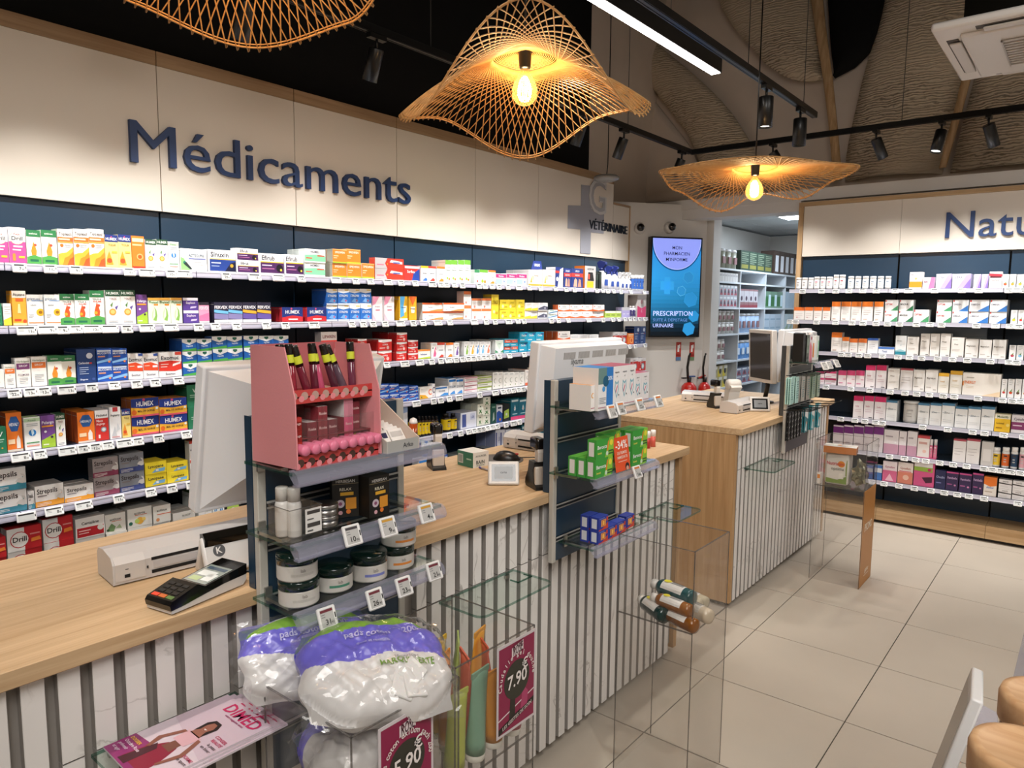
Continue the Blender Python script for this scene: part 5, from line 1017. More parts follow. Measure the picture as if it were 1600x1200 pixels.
rowL(2, [('plainwhite', [(-14, 7)], 578, 1), ('herborange', [(8, 25)], 570, 1), ('herbpurple', [(26, 49)], 560, 1), ('herborange', [(50, 74)], 558, 1), ('greendrop', run(75, 120, 2), 556, 1), ('navybox', [(121, 151)], 546, 1, 1), ('bluefluid', run(152, 200, 2), 545, 2, 1), ('redband', run(201, 247.5, 2), 553, 1), ('bigred', [(249, 285)], 551, 1),
         ('shield', run(286, 332, 2), 530, 3, 1), ('shield', run(333, 380, 2), 526, 3), ('shield', run(382, 452, 3), 525, 3), ('redwhite', [(503, 528)], 519, 2), ('redbox', [(560, 574)], 530, 3, 1), ('redbox', [(578, 591)], 549, 1), ('redbox', [(592, 613)], 531, 2, 2), ('redbox', [(620, 636)], 520, 3, 2), ('redbox', [(638, 653.5)], 532, 3),
         ('citrus', [(654, 673)], 547, 1), ('dP', [(674, 683.5)], 536, 1, 1), ('dropR', [(684, 696)], 536, 1, 1), ('dropO', [(697, 709)], 536, 1, 1), ('dF', [(710, 718)], 536, 1), ('dA', [(726, 733.5)], 534, 1, 1), ('dB', [(734, 742)], 534, 1, 1), ('dC', [(742.5, 750)], 534, 1), ('dD', [(750.5, 758)], 534, 1), ('dE', [(758.5, 767)], 534, 1),
         ('trig', [(774, 787)], 532, 1, 2), ('cyanorange', run(788, 810, 2), 530, 2, 1), ('cyan', run(812, 850, 3), 519, 2, 1), ('orangeframe', [(871, 890)], 518, 2, 2), ('greyblack', run(891, 935, 3), 523, 1), ('redspray', run(958, 980, 2), 519, 1, 1), ('orangemug', [(981, 990)], 521, 1), ('navybox', run(991, 1009, 2), 510, 1)],
     [22, 47, 69, (104, 1), 143, 178, 213, 242, 278, 586, 603, (632, 1), (655, 1), 674, 688, (700, 1), 712, 722, 731, 739, 747, 755, 762, 769, 779, 795, 818, 975, 983, 992, 1007],
     ['22', '13', '13', '11', '5', '4', '5', '4', '4'])
rowL(3, [('greenv', [(-8, 11)], 668, 1), ('orangespray', [(12, 37)], 646, 1), ('globe', [(39, 64.5)], 653, 1), ('violetlime', [(65.5, 87.5)], 650, 1), ('fruit', [(88.5, 103)], 647, 1), ('orangespray', [(122, 149)], 645, 1, 2), ('redspray', [(150, 171)], 642, 1, 1), ('whitered', [(172, 190)], 637, 1, 1), ('honey', [(191, 205)], 640, 1), ('lozenge', run(207, 293, 2), 624, 2, 1), ('greenv', [(294.5, 318)], 602, 2, 1),
         ('lozenge', [(325, 360)], 616, 2), ('bluewhite', [(365, 400)], 610, 2), ('bluefluid', run(593, 624, 2), 601, 2), ('bluefluid', run(624.5, 654, 2), 604, 2, 1), ('orangeC', [(656.5, 676)], 606, 1), ('letterC', [(676.5, 681)], 600, 1), ('bluelow', [(681.5, 701)], 605, 1), ('bluehead', run(701.5, 725, 2), 592, 1, 1), ('pinkstripe', [(726, 746)], 590, 4, 1), ('limestripe', [(747, 769)], 589, 3, 1),
         ('whitebits', run(770, 820, 6), 582, 1, 2), ('coral', [(821, 829)], 578, 1, 2), ('whitebits', run(836, 880, 4), 575, 1), ('redspray', run(985, 1009, 2), 560, 1)],
     [(32, 1), 62, (105, 1), 130, 149, 168, (194, 1), 215, 247, 290, (650, 1), 677, 688, 701, (717, 1), 749, (773, 1), 785, 793, 801, 809, 817, 825, 1000],
     ['8', '7', '5', '8', '12', '7', '9', '6', '7', '7'])
rowL(4, [('sTeal', [(-20, 43)], 737, 2), ('sTeal', [(44, 54.5)], 768, 1), ('sOrange', run(55.5, 146, 2), 761, 1, 1), ('sPlum', [(147, 187)], 718, 2), ('sGrey', [(188, 226.5)], 711, 2, 1), ('lyso', run(228, 295, 2), 724, 2, 1), ('dropR', [(298, 312)], 690, 2), ('redwhite', [(316, 345)], 700, 2), ('whitebits', run(348, 400, 2), 700, 1), ('tallblue', [(606, 637)], 637, 1), 
         ('fluteblue', [(720, 745)], 646, 1, 1), ('clover', [(746, 755)], 632, 2, 2), ('clover', [(755.5, 767)], 621, 3, 2), ('greenbottle', [(768, 776)], 632, 1), ('cobalt', [(777, 786)], 634, 1, 1), ('blacklime', [(787, 797)], 632, 1), ('teal', run(798, 836, 3), 624, 1, 1), ('greenbottle', run(838, 870, 3), 622, 1)],
     [(41, 1), (84, 1), (130, 1), 185, 235, 268, 298, 702, 719, 731, 740, 748, 754, 761, 768, 776, 790, (802, 1), 811], ['', '8', '8', '11', '7', '9', '6'])
rowL(5, [('drill', [(14, 68)], 829, 2, 2), ('drill', [(70, 117)], 813, 2, 2), ('cantal', [(120, 165.5)], 812, 2, 2), ('voxgreen', [(167, 199)], 806, 2, 2), ('voxgold', [(201, 239)], 797, 2, 2), ('voxorange', [(240.5, 268)], 792, 2, 2), ('voxplain', [(271, 306)], 803, 3, 2), ('drill', [(-30, 12)], 846, 2), ('dropG', run(311, 332, 2), 775, 1, 1), ('globe', run(333, 352, 2), 775, 1), ('blacklime', [(353, 378)], 770, 1, 1),
         ('bluelow', [(655, 668)], 718, 1), ('bluefluid', run(669, 700, 3), 712, 1), ('fluteblue', run(774, 813, 5), 672, 1, 1), ('teal', run(815, 850, 3), 665, 1)], [])
# wares that are not cartons
def wareL(ri, kind, xs, py, desc, cat, args, zoff=0):
    z = ZL[ri]+.0005
    for a, b_ in xs:
        y0 = yL(a, z+.04, XF); y1 = yL(b_, z+.04, XF); y = (y0+y1)/2; w = (y1-y0)*.97
        h = zAt(py, XF-w/2, y)-z
        ware('L', kind, w, h, (XF-w/2-.004, y, z), RL[ri], desc, cat, args)
wareL(0, 'spray', [(943, 953)], 407, 'large white trigger spray bottle with navy head', 'bottle', ('#e9e9ee', '#1f2c6c'))
wareL(0, 'spray', [(954, 962), (962.5, 970)], 415, 'white trigger spray bottle with white and navy head', 'bottle', ('#e9e9ee', '#2c3a86'))
wareL(0, 'spray', run(971, 989, 3), 425, 'small white trigger spray bottle', 'bottle', ('#eeeeee', '#e6e6e6'))
wareL(0, 'can', run(990, 1008, 4), 430, 'slim white can with blue foot', 'can', ('#e4e4e8', '#f2f2f2', '#3468c0', '#2a50a0', .9, .9, .3))
wareL(1, 'bottle', run(986, 995.5, 2), 478, 'white bottle with violet label', 'bottle', ('#e4e2ea', '#f0f0f2', '#3a2f6a', '#c8c4e0', .5, .75, .18))
wareL(4, 'bottle', run(655, 687, 6), 650, 'dark brown bottle with yellow label', 'bottle', ('#2c1c14', '#1a1412', '#e8c920', '#2a2416', .5, .8, .2))
wareL(4, 'bottle', [(697, 708), (708.5, 717)], 646, 'brown-black bottle with bright yellow wrap', 'bottle', ('#1e1613', '#141110', '#efcf1c', '#2a2416', .55, .8, .2))
wareL(4, 'bottle', run(640, 652, 2), 660, 'small yellow-capped brown bottle', 'bottle', ('#5a3320', '#e0c020', '#f0d840', '#2a2416', .6, .8, .25))

# ================================================================== RIGHT-WALL SHELVES
ZR = [1.845, 1.594, 1.342, 1.070, .822, .565, .345]
RR = ['top right-wall shelf', 'second right-wall shelf', 'third right-wall shelf', 'fourth right-wall shelf', 'fifth right-wall shelf', 'sixth right-wall shelf', 'lowest right-wall shelf']
YF = 6.157
for z, nm in zip(ZR, ('top', 'second', 'third', 'fourth', 'fifth', 'sixth', 'lowest')):
    t = thing('wall_shelf', '%s shelf of the right wall, navy boards with a clear rail' % nm, 'shelf', (0, 0, z), 0, 'shelves of the right wall')
    for a, b_ in zip(XB[:-1], XB[1:]):
        MB().box(a+.002, b_-.002, 6.152, YW-.002, -.014, 0, '#fff', 'navy_board').build('shelf_board', t)
        M = Matrix(((0,1,0,0),(1,0,0,0),(0,0,1,0),(0,0,0,1)))
        m_ = MB(); m_.box(a+.002, b_-.002, 6.142, 6.151, -.030, -.001, '#bfbdc9', 'plastic'); m_.box(a+.002, b_-.002, 6.139, 6.1415, -.030, -.022, '#d8d6e2', 'gloss'); m_.build('price_rail', t)
def rowR(ri, spec, tags):
    z = ZR[ri]; row = RR[ri]
    for sp in spec:
        key, xs, py, st = sp[:4]; back = sp[4] if len(sp) > 4 else 0
        for (a, b_) in xs:
            x0 = xR(a, z+.04, YF); x1 = xR(b_, z+.04, YF); w = x1-x0-.0015
            H = max(.02, zAt(py, x0, YF)-z); h = H/st; d = min(.09, max(.04, w*.8))
            for s in range(st):
                for bk in range(back+1):
                    j = rng.uniform(-.002, .007) if bk == 0 else 0
                    place_box('R', key, w, d, h-.0008, (x0, YF+j+bk*(d+.003), z+.0005+s*h), row, s, st, bk, x0, rng.uniform(-.015, .015))
    for px in tags:
        px, big = (px, 0) if not isinstance(px, tuple) else px
        TAGS.append((10+ri, xR(px, z-.02, 6.135), z, .066 if big else .050, rng.choice(['12', '19', '9', '14', '22', '17', '25', '8', '29', '16'])))
def cx(L, s, x0): return [(x0+a/s, x0+b_/s) for a, b_ in L]
c5 = lambda *L: cx(L, 4.2105, 1220)
c6 = lambda *L: cx(L, 4.286, 1240)
p5 = lambda v: 400+v/4.2105
p6 = lambda v: 560+v/4.286
t5 = lambda *L: [1220+v/4.2105 for v in L]
t6 = lambda *L: [1240+v/4.286 for v in L]
far = [(1606, 1624), (1626, 1644)]
rowR(0, [('multi', c5((845,930)), p5(106), 1), ('pinkfade', c5((935,1012)), p5(140), 1), ('ultra', c5((1020,1122),(1128,1250)), p5(118), 1, 1), ('ultra', c5((1268,1315),(1320,1365)), p5(120), 1), ('redline', c5((1370,1455)), p5(103), 1), ('fA', c5((1456,1500)), p5(120), 1), ('fB', c5((1505,1548)), p5(120), 1), ('fC', c5((1553,1600)), p5(121), 1), ('fE', far, 429, 1)],
     t5(145, 270, 363, 450, 540, 630, 755)+[(1420.5, 1)]+t5(1013, 1193, 1303, 1502, 1555, 1598))
rowR(1, [('owL', c5((85,155),(158,212),(217,270),(275,325)), p5(336), 1), ('owO', c5((332,390),(395,458),(462,528),(532,605),(612,672)), p5(300), 1), ('swissgreen', c5((682,768)), p5(288), 2), ('swissdark', c5((775,868)), p5(288), 2), ('swissgreen', c5((873,975)), p5(352), 1), ('swissgreen', c5((1022,1120)), p5(288), 2, 1), ('swissblue', c5((1126,1230),(1235,1365),(1371,1485)), p5(288), 2, 1), ('fD', c5((1512,1556)), p5(355), 1), ('fE', c5((1560,1600)), p5(355), 1), ('fB', far, 485, 1)],
     t5(62, 100, 237, 363, 470, 542, 628, 703, 782, 893, 982, 1058, 1287, 1413, 1510, 1568))
rowR(2, [('owO', c5((330,400)), p5(502), 1), ('owO', c5((402,447)), p5(533), 1), ('owL', c5((450,505),(508,565)), p5(543), 1), ('bluewhite2', c5((570,640)), p5(540), 1), ('flatblue', c5((642,748)), p5(596), 1), ('tealfoot', c5((752,824)), p5(523), 1), ('plainwhite', c5((828,905)), p5(531), 1, 1), ('plainwhite', c5((915,976),(980,1042),(1047,1112)), p5(510), 1, 1), ('plainwhite', c5((1118,1203)), p5(534), 1, 1), ('plainlow', c5((1210,1297)), p5(545), 1, 1), ('plainlow', c5((1303,1385),(1390,1480)), p5(550), 1, 1), ('fF', c5((1502,1546)), p5(586), 1), ('fG', c5((1550,1598)), p5(587), 1), ('fD', far, 540, 1)],
     t5(398, 445, 515, 573, 670, 772, 848, 927, 1033, 1130, 1227, 1378, 1502, 1552))
rowR(3, [('pinklow', c6((150,205),(208,285)), p6(84), 2), ('pinklow', c6((297,352),(355,412),(415,473)), p6(80), 1), ('pinktop', c6((480,545),(549,617)), p6(45), 1), ('plainwhite', c6((627,705)), p6(66), 1, 1), ('palepink', c6((710,795)), p6(66), 1), ('plainlow', c6((798,875),(880,963)), p6(76), 1, 1), ('yellowtop', c6((966,1038)), p6(97), 1), ('yellowtop', c6((1043,1125)), p6(83), 1), ('energy', c6((1129,1385)), p6(94), 1), ('fE', c6((1377+12,1427)), p6(138), 1), ('fA', c6((1431,1476)), p6(138), 1), ('fI', c6((1480,1524)), p6(138), 1), ('fB', c6((1528,1575)), p6(139), 1), ('fH', far, 596, 1)],
     t6(218, 385, 512, 647, 747, 825, 910, 1003, 1077, 1235, 1400, 1465, 1520))
rowR(4, [('pinktop', c6((398,464),(468,532)), p6(250), 1, 1), ('pinktop', c6((538,613)), p6(256), 1, 1), ('bluetop', c6((616,690)), p6(280), 1, 1), ('bluetop', c6((828,905),(909,986),(989,1074)), p6(298), 1, 1), ('bluetop', c6((1078,1161),(1164,1249),(1253,1342)), p6(322), 1, 1), ('yelloworg', c6((1344,1450)), p6(370), 1), ('plumlow', c6((1456,1560)), p6(378), 1), ('lime', far, 650, 1)],
     t6(316, 412, 478, 550, 595, 865, 1033, 1200, 1280, 1407, 1540))
rowR(5, [('violettop', c6((262,330),(334,396),(400,465),(468,528),(531,598)), p6(445), 1, 1), ('mauve', c6((602,700)), p6(475), 1), ('mauve', c6((703,752),(757,823)), p6(487), 1), ('redstrip', c6((826,907)), p6(515), 1), ('palepink', c6((1064,1150),(1153,1243)), p6(537), 1), ('translucent', c6((1254,1335)), p6(556), 1), ('plainlow', far, 695, 1)],
     t6(643, 743, 818, 886, 980, 1070, 1160, 1275, 1332, 1390)+[(1578, 1)]+t6(1520,))
rowR(6, [('bluewrap', c6((470,530),(540,590)), p6(712), 1), ('rosebox', c6((595,690)), p6(684), 1), ('peach', c6((694,796)), p6(693), 1), ('pinktall', c6((802,940)), p6(655), 1), ('indigo', c6((945,1016)), p6(745), 1), ('darkviolet', c6((1019,1100)), p6(756), 1), ('darkviolet', c6((1106,1190),(1194,1268)), p6(766), 1), ('orangedome', c6((1271,1358)), p6(790), 1), ('blackline', c6((1370,1458)), p6(808), 2), ('blackline', c6((1463,1545)), p6(817), 2), ('palepink', far, 762, 1)],
     t6(607, 707, 810, 920, 1010, 1098, 1175, 1277, 1503))
def wareR(ri, kind, xs, py, desc, cat, args):
    z = ZR[ri]+.0005
    for a, b_ in xs:
        x0 = xR(a, z+.04, YF); x1 = xR(b_, z+.04, YF); x = (x0+x1)/2; w = (x1-x0)*.97
        ware('R', kind, w, zAt(py, x, YF+w/2)-z, (x, YF+w/2+.004, z), RR[ri], desc, cat, args)
WJ = ('#ebe8e4', '#f2f0ee', '#f4f2f0', '#c8607a', .86, .82, .2)
wareR(0, 'tub', c5((95,130),(133,170),(175,210)), p5(143), 'small white tub with grey print', 'tub', ('#ebe8e4', '#f2f0ee', '#f4f2f0', '#a8a4a4', .86, .82, .2))
wareR(0, 'tub', c5((213,250),(254,290),(294,336)), p5(138), 'small white tub with pink script', 'tub', WJ)
wareR(0, 'tub', c5((340,376),(379,419)), p5(124), 'taller white tub with red script', 'tub', ('#ebe8e4', '#f2f0ee', '#f4f2f0', '#b84a5a', .86, .82, .2))
wareR(0, 'tub', c5((436,476),(483,523),(531,573),(580,623),(631,673),(681,721)), p5(134), 'white tub with blue-grey script', 'tub', ('#ebe8e4', '#f2f0ee', '#f4f2f0', '#7a90a8', .86, .82, .2))
wareR(4, 'tub', c6((723,826)), p6(284), 'wide silver-white tub with flat lid', 'tub', ('#d0ceca', '#d8d6d2', '#dcdad6', '#b0aca8', .95, .88, .12))
wareR(5, 'bottle', c6((905,928),(932,957)), p6(543), 'slim pink bottle with white cap', 'bottle', ('#d8688a', '#ece6e6', '#dc7c98', '#f2dce2', .8, .7, .3))
for a, b_, bc, nm in ((1322,1380,'#e8c43a','yellow'), (1388,1442,'#d8662c','orange'), (1449,1498,'#24405a','navy'), (1506,1550,'#d8a0a8','pale pink')):
    wareR(5, 'tub', c6((a,b_)), p6(596), 'round white-lidded tub with %s label' % nm, 'tub', ('#e6e4e0', '#f0eeea', bc, '#3a3030', .8, .8, .22))
# flat grey metal box in the recess of the right wall
t = thing('wall_box', 'flat grey metal box front under the second right-wall shelf', 'cabinet', (-.95, YW-.012, 1.42))
b_ = MB().box(-.28, .30, -.012, .01, -.06, .135, '#7b8894', 'metal'); b_.build('front', t)
for z0 in (-.055, .01, .072): MB().box(-.275, .295, -.016, -.0125, z0, z0+.055, '#8894a0', 'metal').build('panel', t)

label_items()
# price tags named after what stands above them
cnt = {}
tmp = []
for (ri, u, z, w_, txt) in TAGS:
    row = RL[ri] if ri < 10 else RR[ri-10]
    best = min((i for i in ITEMS if i['row'] == row and not i['back'] and not i['lev']), key=lambda i: abs((i['o'].location.y if ri < 10 else i['o'].location.x)+.02-u))
    tmp.append((row, best['desc'], u)); cnt.setdefault((row, best['desc']), []).append(u)
for (ri, u, z, w_, txt), (row, dsc, _) in zip(TAGS, tmp):
    L = sorted(cnt[(row, dsc)]); k = L.index(u); n = len(L)
    lab = '%stag%s under %s, %s' % (ordinal(k, n), 's' if n > 1 else '', dsc, row)
    if ri < 10: price_tag((-3.1695, u, z-.003), rng.uniform(-.03, .03), w_, txt, lab, rng.uniform(-24, -10), group='price tags on the %s' % row)
    else: price_tag((u, 6.1385, z-.003), -math.pi/2+rng.uniform(-.03, .03), w_, txt, lab, rng.uniform(-22, -10), group='price tags on the %s' % row)

# ================================================================== COUNTER DISPLAYS
def wb(m_, name, t, **k):
    l = t.location; m_.v = [(a-l.x, b_-l.y, c-l.z) for a, b_, c in m_.v]; return m_.build(name, t, **k)
def stand(label, y0, y1, z0, z1, col, gz):
    t = thing('slatwall', label, 'display panel', (-1.45, (y0+y1)/2, z0))
    wb(MB().box(-1.4665, -1.452, y0+.002, y1-.002, z0, z1, '#fff', col).box(-1.492, -1.4665, y0+.002, y1-.002, 1.033, z1, '#fff', col), 'slat_panel', t)
    for y in (y0, y1-.022): wb(MB().bev(-1.4665, -1.447, y, y+.022, z0-.003, z1+.003, .002, '#b9b4ab', 'plastic', seg=1), 'edge_profile', t)
    wb(MB().box(-1.4925, -1.4675, y0-.001, y0+.0015, 1.033, z1+.002, '#fff', col), 'side_cover', t)
    for z in gz: wb(MB().box(-1.453, -1.4475, y0+.022, y1-.022, z-.009, z+.009, '#0c1218', 'matte').box(-1.4495, -1.4455, y0+.022, y1-.022, z+.004, z+.009, '#a9a7a4', 'plastic').box(-1.4495, -1.4455, y0+.022, y1-.022, z-.009, z-.005, '#8c8a88', 'plastic'), 'slot_rail', t)
    return t
stand('navy slatted display panel with metal edges at the front, under the pink display', .872, 1.315, .56, 1.434, 'navy_panel', [1.33, 1.23, 1.13, 1.01, .90, .79, .68])
stand('navy slatted display panel on the middle counter, with green and blue boxes', 2.015, 2.47, .78, 1.43, 'navy_panel', [1.32, 1.22, 1.10, .98, .86])
stand('charcoal slatted display panel with hanging packs on the back counter', 4.44, 4.92, .80, 1.46, 'charcoal_board', [1.34, 1.28, 1.09])
def glass_shelf(label, y0, y1, z, x1=-1.265, group=None):
    t = thing('glass_shelf', label, 'shelf', (-1.43, (y0+y1)/2, z), 0, group)
    m_ = MB()
    m_.add([(-1.444,y0,z-.007),(x1,y0,z-.007),(x1,y1,z-.007),(-1.444,y1,z-.007),(-1.444,y0,z),(x1,y0,z),(x1,y1,z),(-1.444,y1,z)], [(0,3,2,1),(4,5,6,7)], '#fff', 'glass')
    m_.add([(-1.444,y0,z-.007),(x1,y0,z-.007),(x1,y1,z-.007),(-1.444,y1,z-.007),(-1.444,y0,z),(x1,y0,z),(x1,y1,z),(-1.444,y1,z)], [(0,1,5,4),(1,2,6,5),(2,3,7,6),(3,0,4,7)], '#fff', 'glass_edge')
    wb(m_, 'glass_plate', t)
    m_ = MB().prism([(x1-.012, z+.003), (x1+.004, z+.003), (x1+.016, z-.004), (x1+.022, z-.020), (x1+.020, z-.026), (x1+.004, z-.024), (x1-.012, z-.008)], y0+.002, y1-.002, 'y', '#fff', 'rail')
    m_.box(x1+.0, x1+.018, y0+.002, y1-.002, z-.029, z-.026, '#fff', 'rail'); wb(m_, 'price_rail', t)
    for y in (y0+.03, y1-.05): wb(MB().box(-1.446, -1.35, y, y+.018, z-.016, z-.008, '#b8b6b2', 'metal').box(-1.446, -1.44, y, y+.018, z-.03, z+.012, '#b8b6b2', 'metal'), 'bracket', t)
    return t
glass_shelf('top glass shelf of the front panel, holding the pink display', .84, 1.275, 1.343)
glass_shelf('middle glass shelf of the front panel, holding tray, tins and black boxes', .838, 1.275, 1.185)
glass_shelf('lower glass shelf of the front panel, holding dark-lidded jars', .85, 1.285, 1.027, -1.28)
glass_shelf('upper glass shelf of the middle panel, holding white and blue boxes', 1.985, 2.41, 1.349)
glass_shelf('middle glass shelf of the middle panel, holding green boxes', 1.985, 2.42, 1.116)
glass_shelf('lower glass shelf of the middle panel, holding small blue boxes', 2.05, 2.49, .853, -1.30)
glass_shelf('glass shelf of the charcoal panel, holding a black box and bottles', 4.44, 4.86, 1.367, -1.295)
def sq_tag(px, py, X, txt, lab, hdr, w_=.044, h=.046, yaw=-.05, tilt=-22):
    P = onx(px, py, X); price_tag((P.x, P.y, P.z+h*.45), yaw, w_, txt, lab, tilt, hdr, 'square price tags on the counter panels', '#b9b7b4', h)
for px, py, tx, hd, ds in ((545, 835, '10', '#3a3438', 'dark-headed tag reading 10 below the silver tins'), (601, 822, '9', '#c8942c', 'yellow-headed tag reading 9 below the black herbal boxes'), (661, 801, '4', '#c8942c', 'yellow-headed tag reading 4 at the right end of the middle glass shelf')):
    sq_tag(px, py, -1.236, tx, ds, hd)
for px, py, tx, ds in ((506, 963, '31', 'leftmost red-headed square tag, reading 31, above the cotton packs'), (581, 934, '26', 'second red-headed square tag, reading 26, below the single green-lined jar'), (626, 915, '23', 'third red-headed square tag, reading 23, below the violet-marked jar'), (673, 891, '21', 'rightmost red-headed square tag, reading 21, near the orange-lined jars')):
    sq_tag(px, py, -1.25, tx, ds, '#6c2430')
for i, (px, py, tx) in enumerate(((951, 643, '11'), (965, 638, '20'), (995, 632, '22'), (1024, 627, '25'))):
    sq_tag(px, py, -1.236, tx, 'square price tag below the %s white box on the middle panel' % ('leftmost', 'second', 'third', 'rightmost')[i], '#d8762c', .045, .045)
sq_tag(991, 737, -1.236, '16', 'square price tag below the green boxes on the middle panel', '#d8762c', .045, .045)
for i, y in enumerate((4.50, 4.60, 4.76)):
    price_tag((-1.271, y, 1.367), -.3, .05, '9', 'square price tag below the charcoal panel shelf, %s of three' % ('left', 'middle', 'right')[i], -30, '#888', 'square price tags on the counter panels', '#b9b7b4', .05)

# ---- pink cosmetics display
PX, PY, PZ = -1.43, .852, 1.344
t = thing('cosmetics_display', 'dusty pink cardboard cosmetics display on the top glass shelf', 'display', (PX, PY, PZ))
PK, PR, W_ = '#dd8f93', '#c0413f', .226
prof = [(.0, .0), (.168, .004), (.164, .152), (.130, .256), (.004, .256)]
MB().prism(prof, 0, .003, 'y', PK, 'matte').build('side_panel', t)
MB().prism(prof, W_-.003, W_, 'y', PK, 'matte').build('side_panel', t)
MB().box(0, .003, .003, W_-.003, 0, .256, '#c46c70', 'matte').build('back_panel', t)
for z0, z1, x1, nm in ((.012, .015, .160, 'lower_tray'), (.148, .151, .140, 'upper_tray')):
    m_ = MB().box(.003, x1, .003, W_-.003, z0, z1, '#a8484c', 'matte'); m_.box(x1-.002, x1, .003, W_-.003, z0-.012 if z0 > .1 else 0, z1+.014, PR, 'card')
    for k in range(8):
        y = .014+k*.0268
        M = TR(x1+.0003, y, (z1+.001) if z0 > .1 else z1-.001)
        m_.add([M @ Vector((0, .009*math.cos(a), .009*math.sin(a))) for a in [math.pi*2*i/12 for i in range(12)]], [tuple(range(12))], '#b9958a' if z0 > .1 else '#4a3028', 'card')
        m_.add([M @ Vector((.0003, -.008+.007*math.cos(a), -.006+.007*math.sin(a))) for a in [math.pi*2*i/10 for i in range(10)]], [tuple(range(10))], '#e0868c', 'card')
    m_.build(nm, t)
MB().box(.005, .135, .005, W_-.005, .058, .060, '#7c2a30', 'matte').build('divider', t)
m_ = MB().box(.144, .146, .004, W_-.004, .03, .10, '#fff', 'acrylic')
for y in (.05, .085, .12, .16, .2): m_.box(.05, .144, y, y+.0015, .03, .125, '#fff', 'acrylic')
m_.build('clear_divider', t)
base = Vector((PX, PY, PZ))
def gloss_tube(p, lean, side, colr, lab):
    t = thing('lip_gloss', lab, 'lip gloss', p); t.scale = (1.12, 1.12, 1.0); t.rotation_euler = (side, lean, 0)
    t['group'] = 'lip gloss tubes in the pink display'
    MB().lathe([(.0075, 0), (.008, .003), (.008, .058), (.0068, .060)], 12, colr, 'gloss').build('tube', t)
    MB().lathe([(.0082, .060), (.0082, .104), (.0076, .106)], 12, '#15110f', 'gloss').build('cap', t)
    MB().lathe([(.0084, .066), (.0084, .083)], 12, '#cfd63a', 'card', cap=False).build('lime_band', t)
for i, (y, sd, lean, c) in enumerate(((.016, .0, .1, '#7c2a38'), (.040, .03, .12, '#8c2434'), (.062, .30, .1, '#6c2030'), (.098, .02, .1, '#5c1c2c'), (.112, .16, .14, '#b84a6a'), (.136, .28, .12, '#4c2230'), (.164, .38, .18, '#5a4450'), (.198, -.02, .12, '#6a3044'))):
    gloss_tube(base+Vector((.098+.003*(i % 3), y+(.012 if sd > .2 else 0), .154)), -lean+.02, sd*.9, c, '%s lip gloss with black cap and lime band in the pink display' % ('leftmost upright', 'second upright', 'left leaning', 'middle dark', 'rose-pink leaning', 'dark leaning', 'mauve strongly leaning', 'rightmost upright')[i])
MK = lambda m_, x, y, z, dx, dy, dz, c, tx=None, tc='#e8c8c4': (m_.box(x, x+dx, y, y+dy, z, z+dz, c, 'card'), tx and m_.text(tx, (x+dx+.0004, y+dy/2, z+dz*.4), (0,1,0), (0,0,1), dz*.22, tc, 'card', 'c', dy*.8))
def cbox(name, pos, dx, dy, dz, c, tx, lab, group, top=None, tc='#e8c8c4', art=None, side=None, cat='box', end=None):
    m_ = MB()
    v = [(-dx,0,0),(0,0,0),(0,dy,0),(-dx,dy,0),(-dx,0,dz),(0,0,dz),(0,dy,dz),(-dx,dy,dz)]
    m_.add(v, [(0,3,2,1),(4,5,6,7),(0,1,5,4),(1,2,6,5),(2,3,7,6),(3,0,4,7)], [side or c, top or c, side or c, c, side or c, c], 'card')
    if art: paint(m_, art, dy, dz)
    if end: m_.quad((-dx*.82, -.0004, dz*.14), (-dx*.22, -.0004, dz*.14), (-dx*.22, -.0004, dz*.86), (-dx*.82, -.0004, dz*.86), end)
    if tx: m_.text(tx, (.0008, dy/2, dz*.42), (0,1,0), (0,0,1), dz*.2, tc, 'card', 'c', dy*.8)
    return m_.build(name, None, lab, cat, group, pos)
G1 = 'small cosmetics boxes in the pink display'
bz = PZ+.0162
for s in range(3): cbox('lipstick_box', base+Vector((.146, .006, .0302+.0262*s)), .05, .022, .026, '#b8322e' if s else '#d84030', 'Rouge', '%s red box at the left end of the pink display' % ('bottom bright', 'middle', 'top')[s], G1)
for i, (y, n, c) in enumerate(((.050, 2, '#7a2430'), (.078, 3, '#86323a'), (.104, 2, '#74303a'))):
    for s in range(n): cbox('lipstick_box', base+Vector((.134, y, .0302+.0315*s)), .05, .024, .031, c, 'Rosée', '%s dark red box in the %s column of the pink display' % (('bottom', 'second', 'top')[s], ('left', 'middle', 'right')[i]), G1, '#d8ccca')
for s in range(4): cbox('lipstick_box', base+Vector((.13, .150, .0302+.0315*s)), .10, .025, .031, '#d0587c' if s < 2 else '#c87f90', 'Rose' if s < 2 else None, '%s pink box in the pink display, towards its right end' % ('bottom', 'second', 'third', 'top white-sided')[s], G1, '#d8ccca', side='#8c2c38' if s < 2 else '#d9d2d0')
for s in range(3): cbox('lipstick_box', base+Vector((.12, .178, .0302+.0315*s)), .06, .024, .031, '#7e2a36', 'Rosée', '%s dark box at the right end of the pink display' % ('bottom', 'middle', 'top')[s], G1)
for i, (y, yl_) in enumerate(((.020, 1), (.046, 0), (.068, 0), (.092, 1), (.118, 0), (.143, 1), (.168, 0), (.192, 1), (.213, 0))):
    r = .0115; t2 = thing('lipstick', '%s pink lipstick lying at the front of the pink display' % ('leftmost', 'second', 'third', 'fourth', 'fifth', 'sixth', 'seventh', 'eighth', 'rightmost')[i], 'lipstick', base+Vector((.137, y, .0415)), 0, 'pink lipsticks along the front of the pink display')
    M = RY(90)
    MB().lathe([(r*.95, -.012), (r, -.010), (r, .033), (r*.9, .036)], 16, '#e07a96', 'plastic', M).build('cap', t2)
    MB().lathe([(r*1.01, -.035), (r*1.01, -.012)], 16, '#ddd14a' if yl_ else '#d86a88', 'plastic', M).build('sleeve', t2)
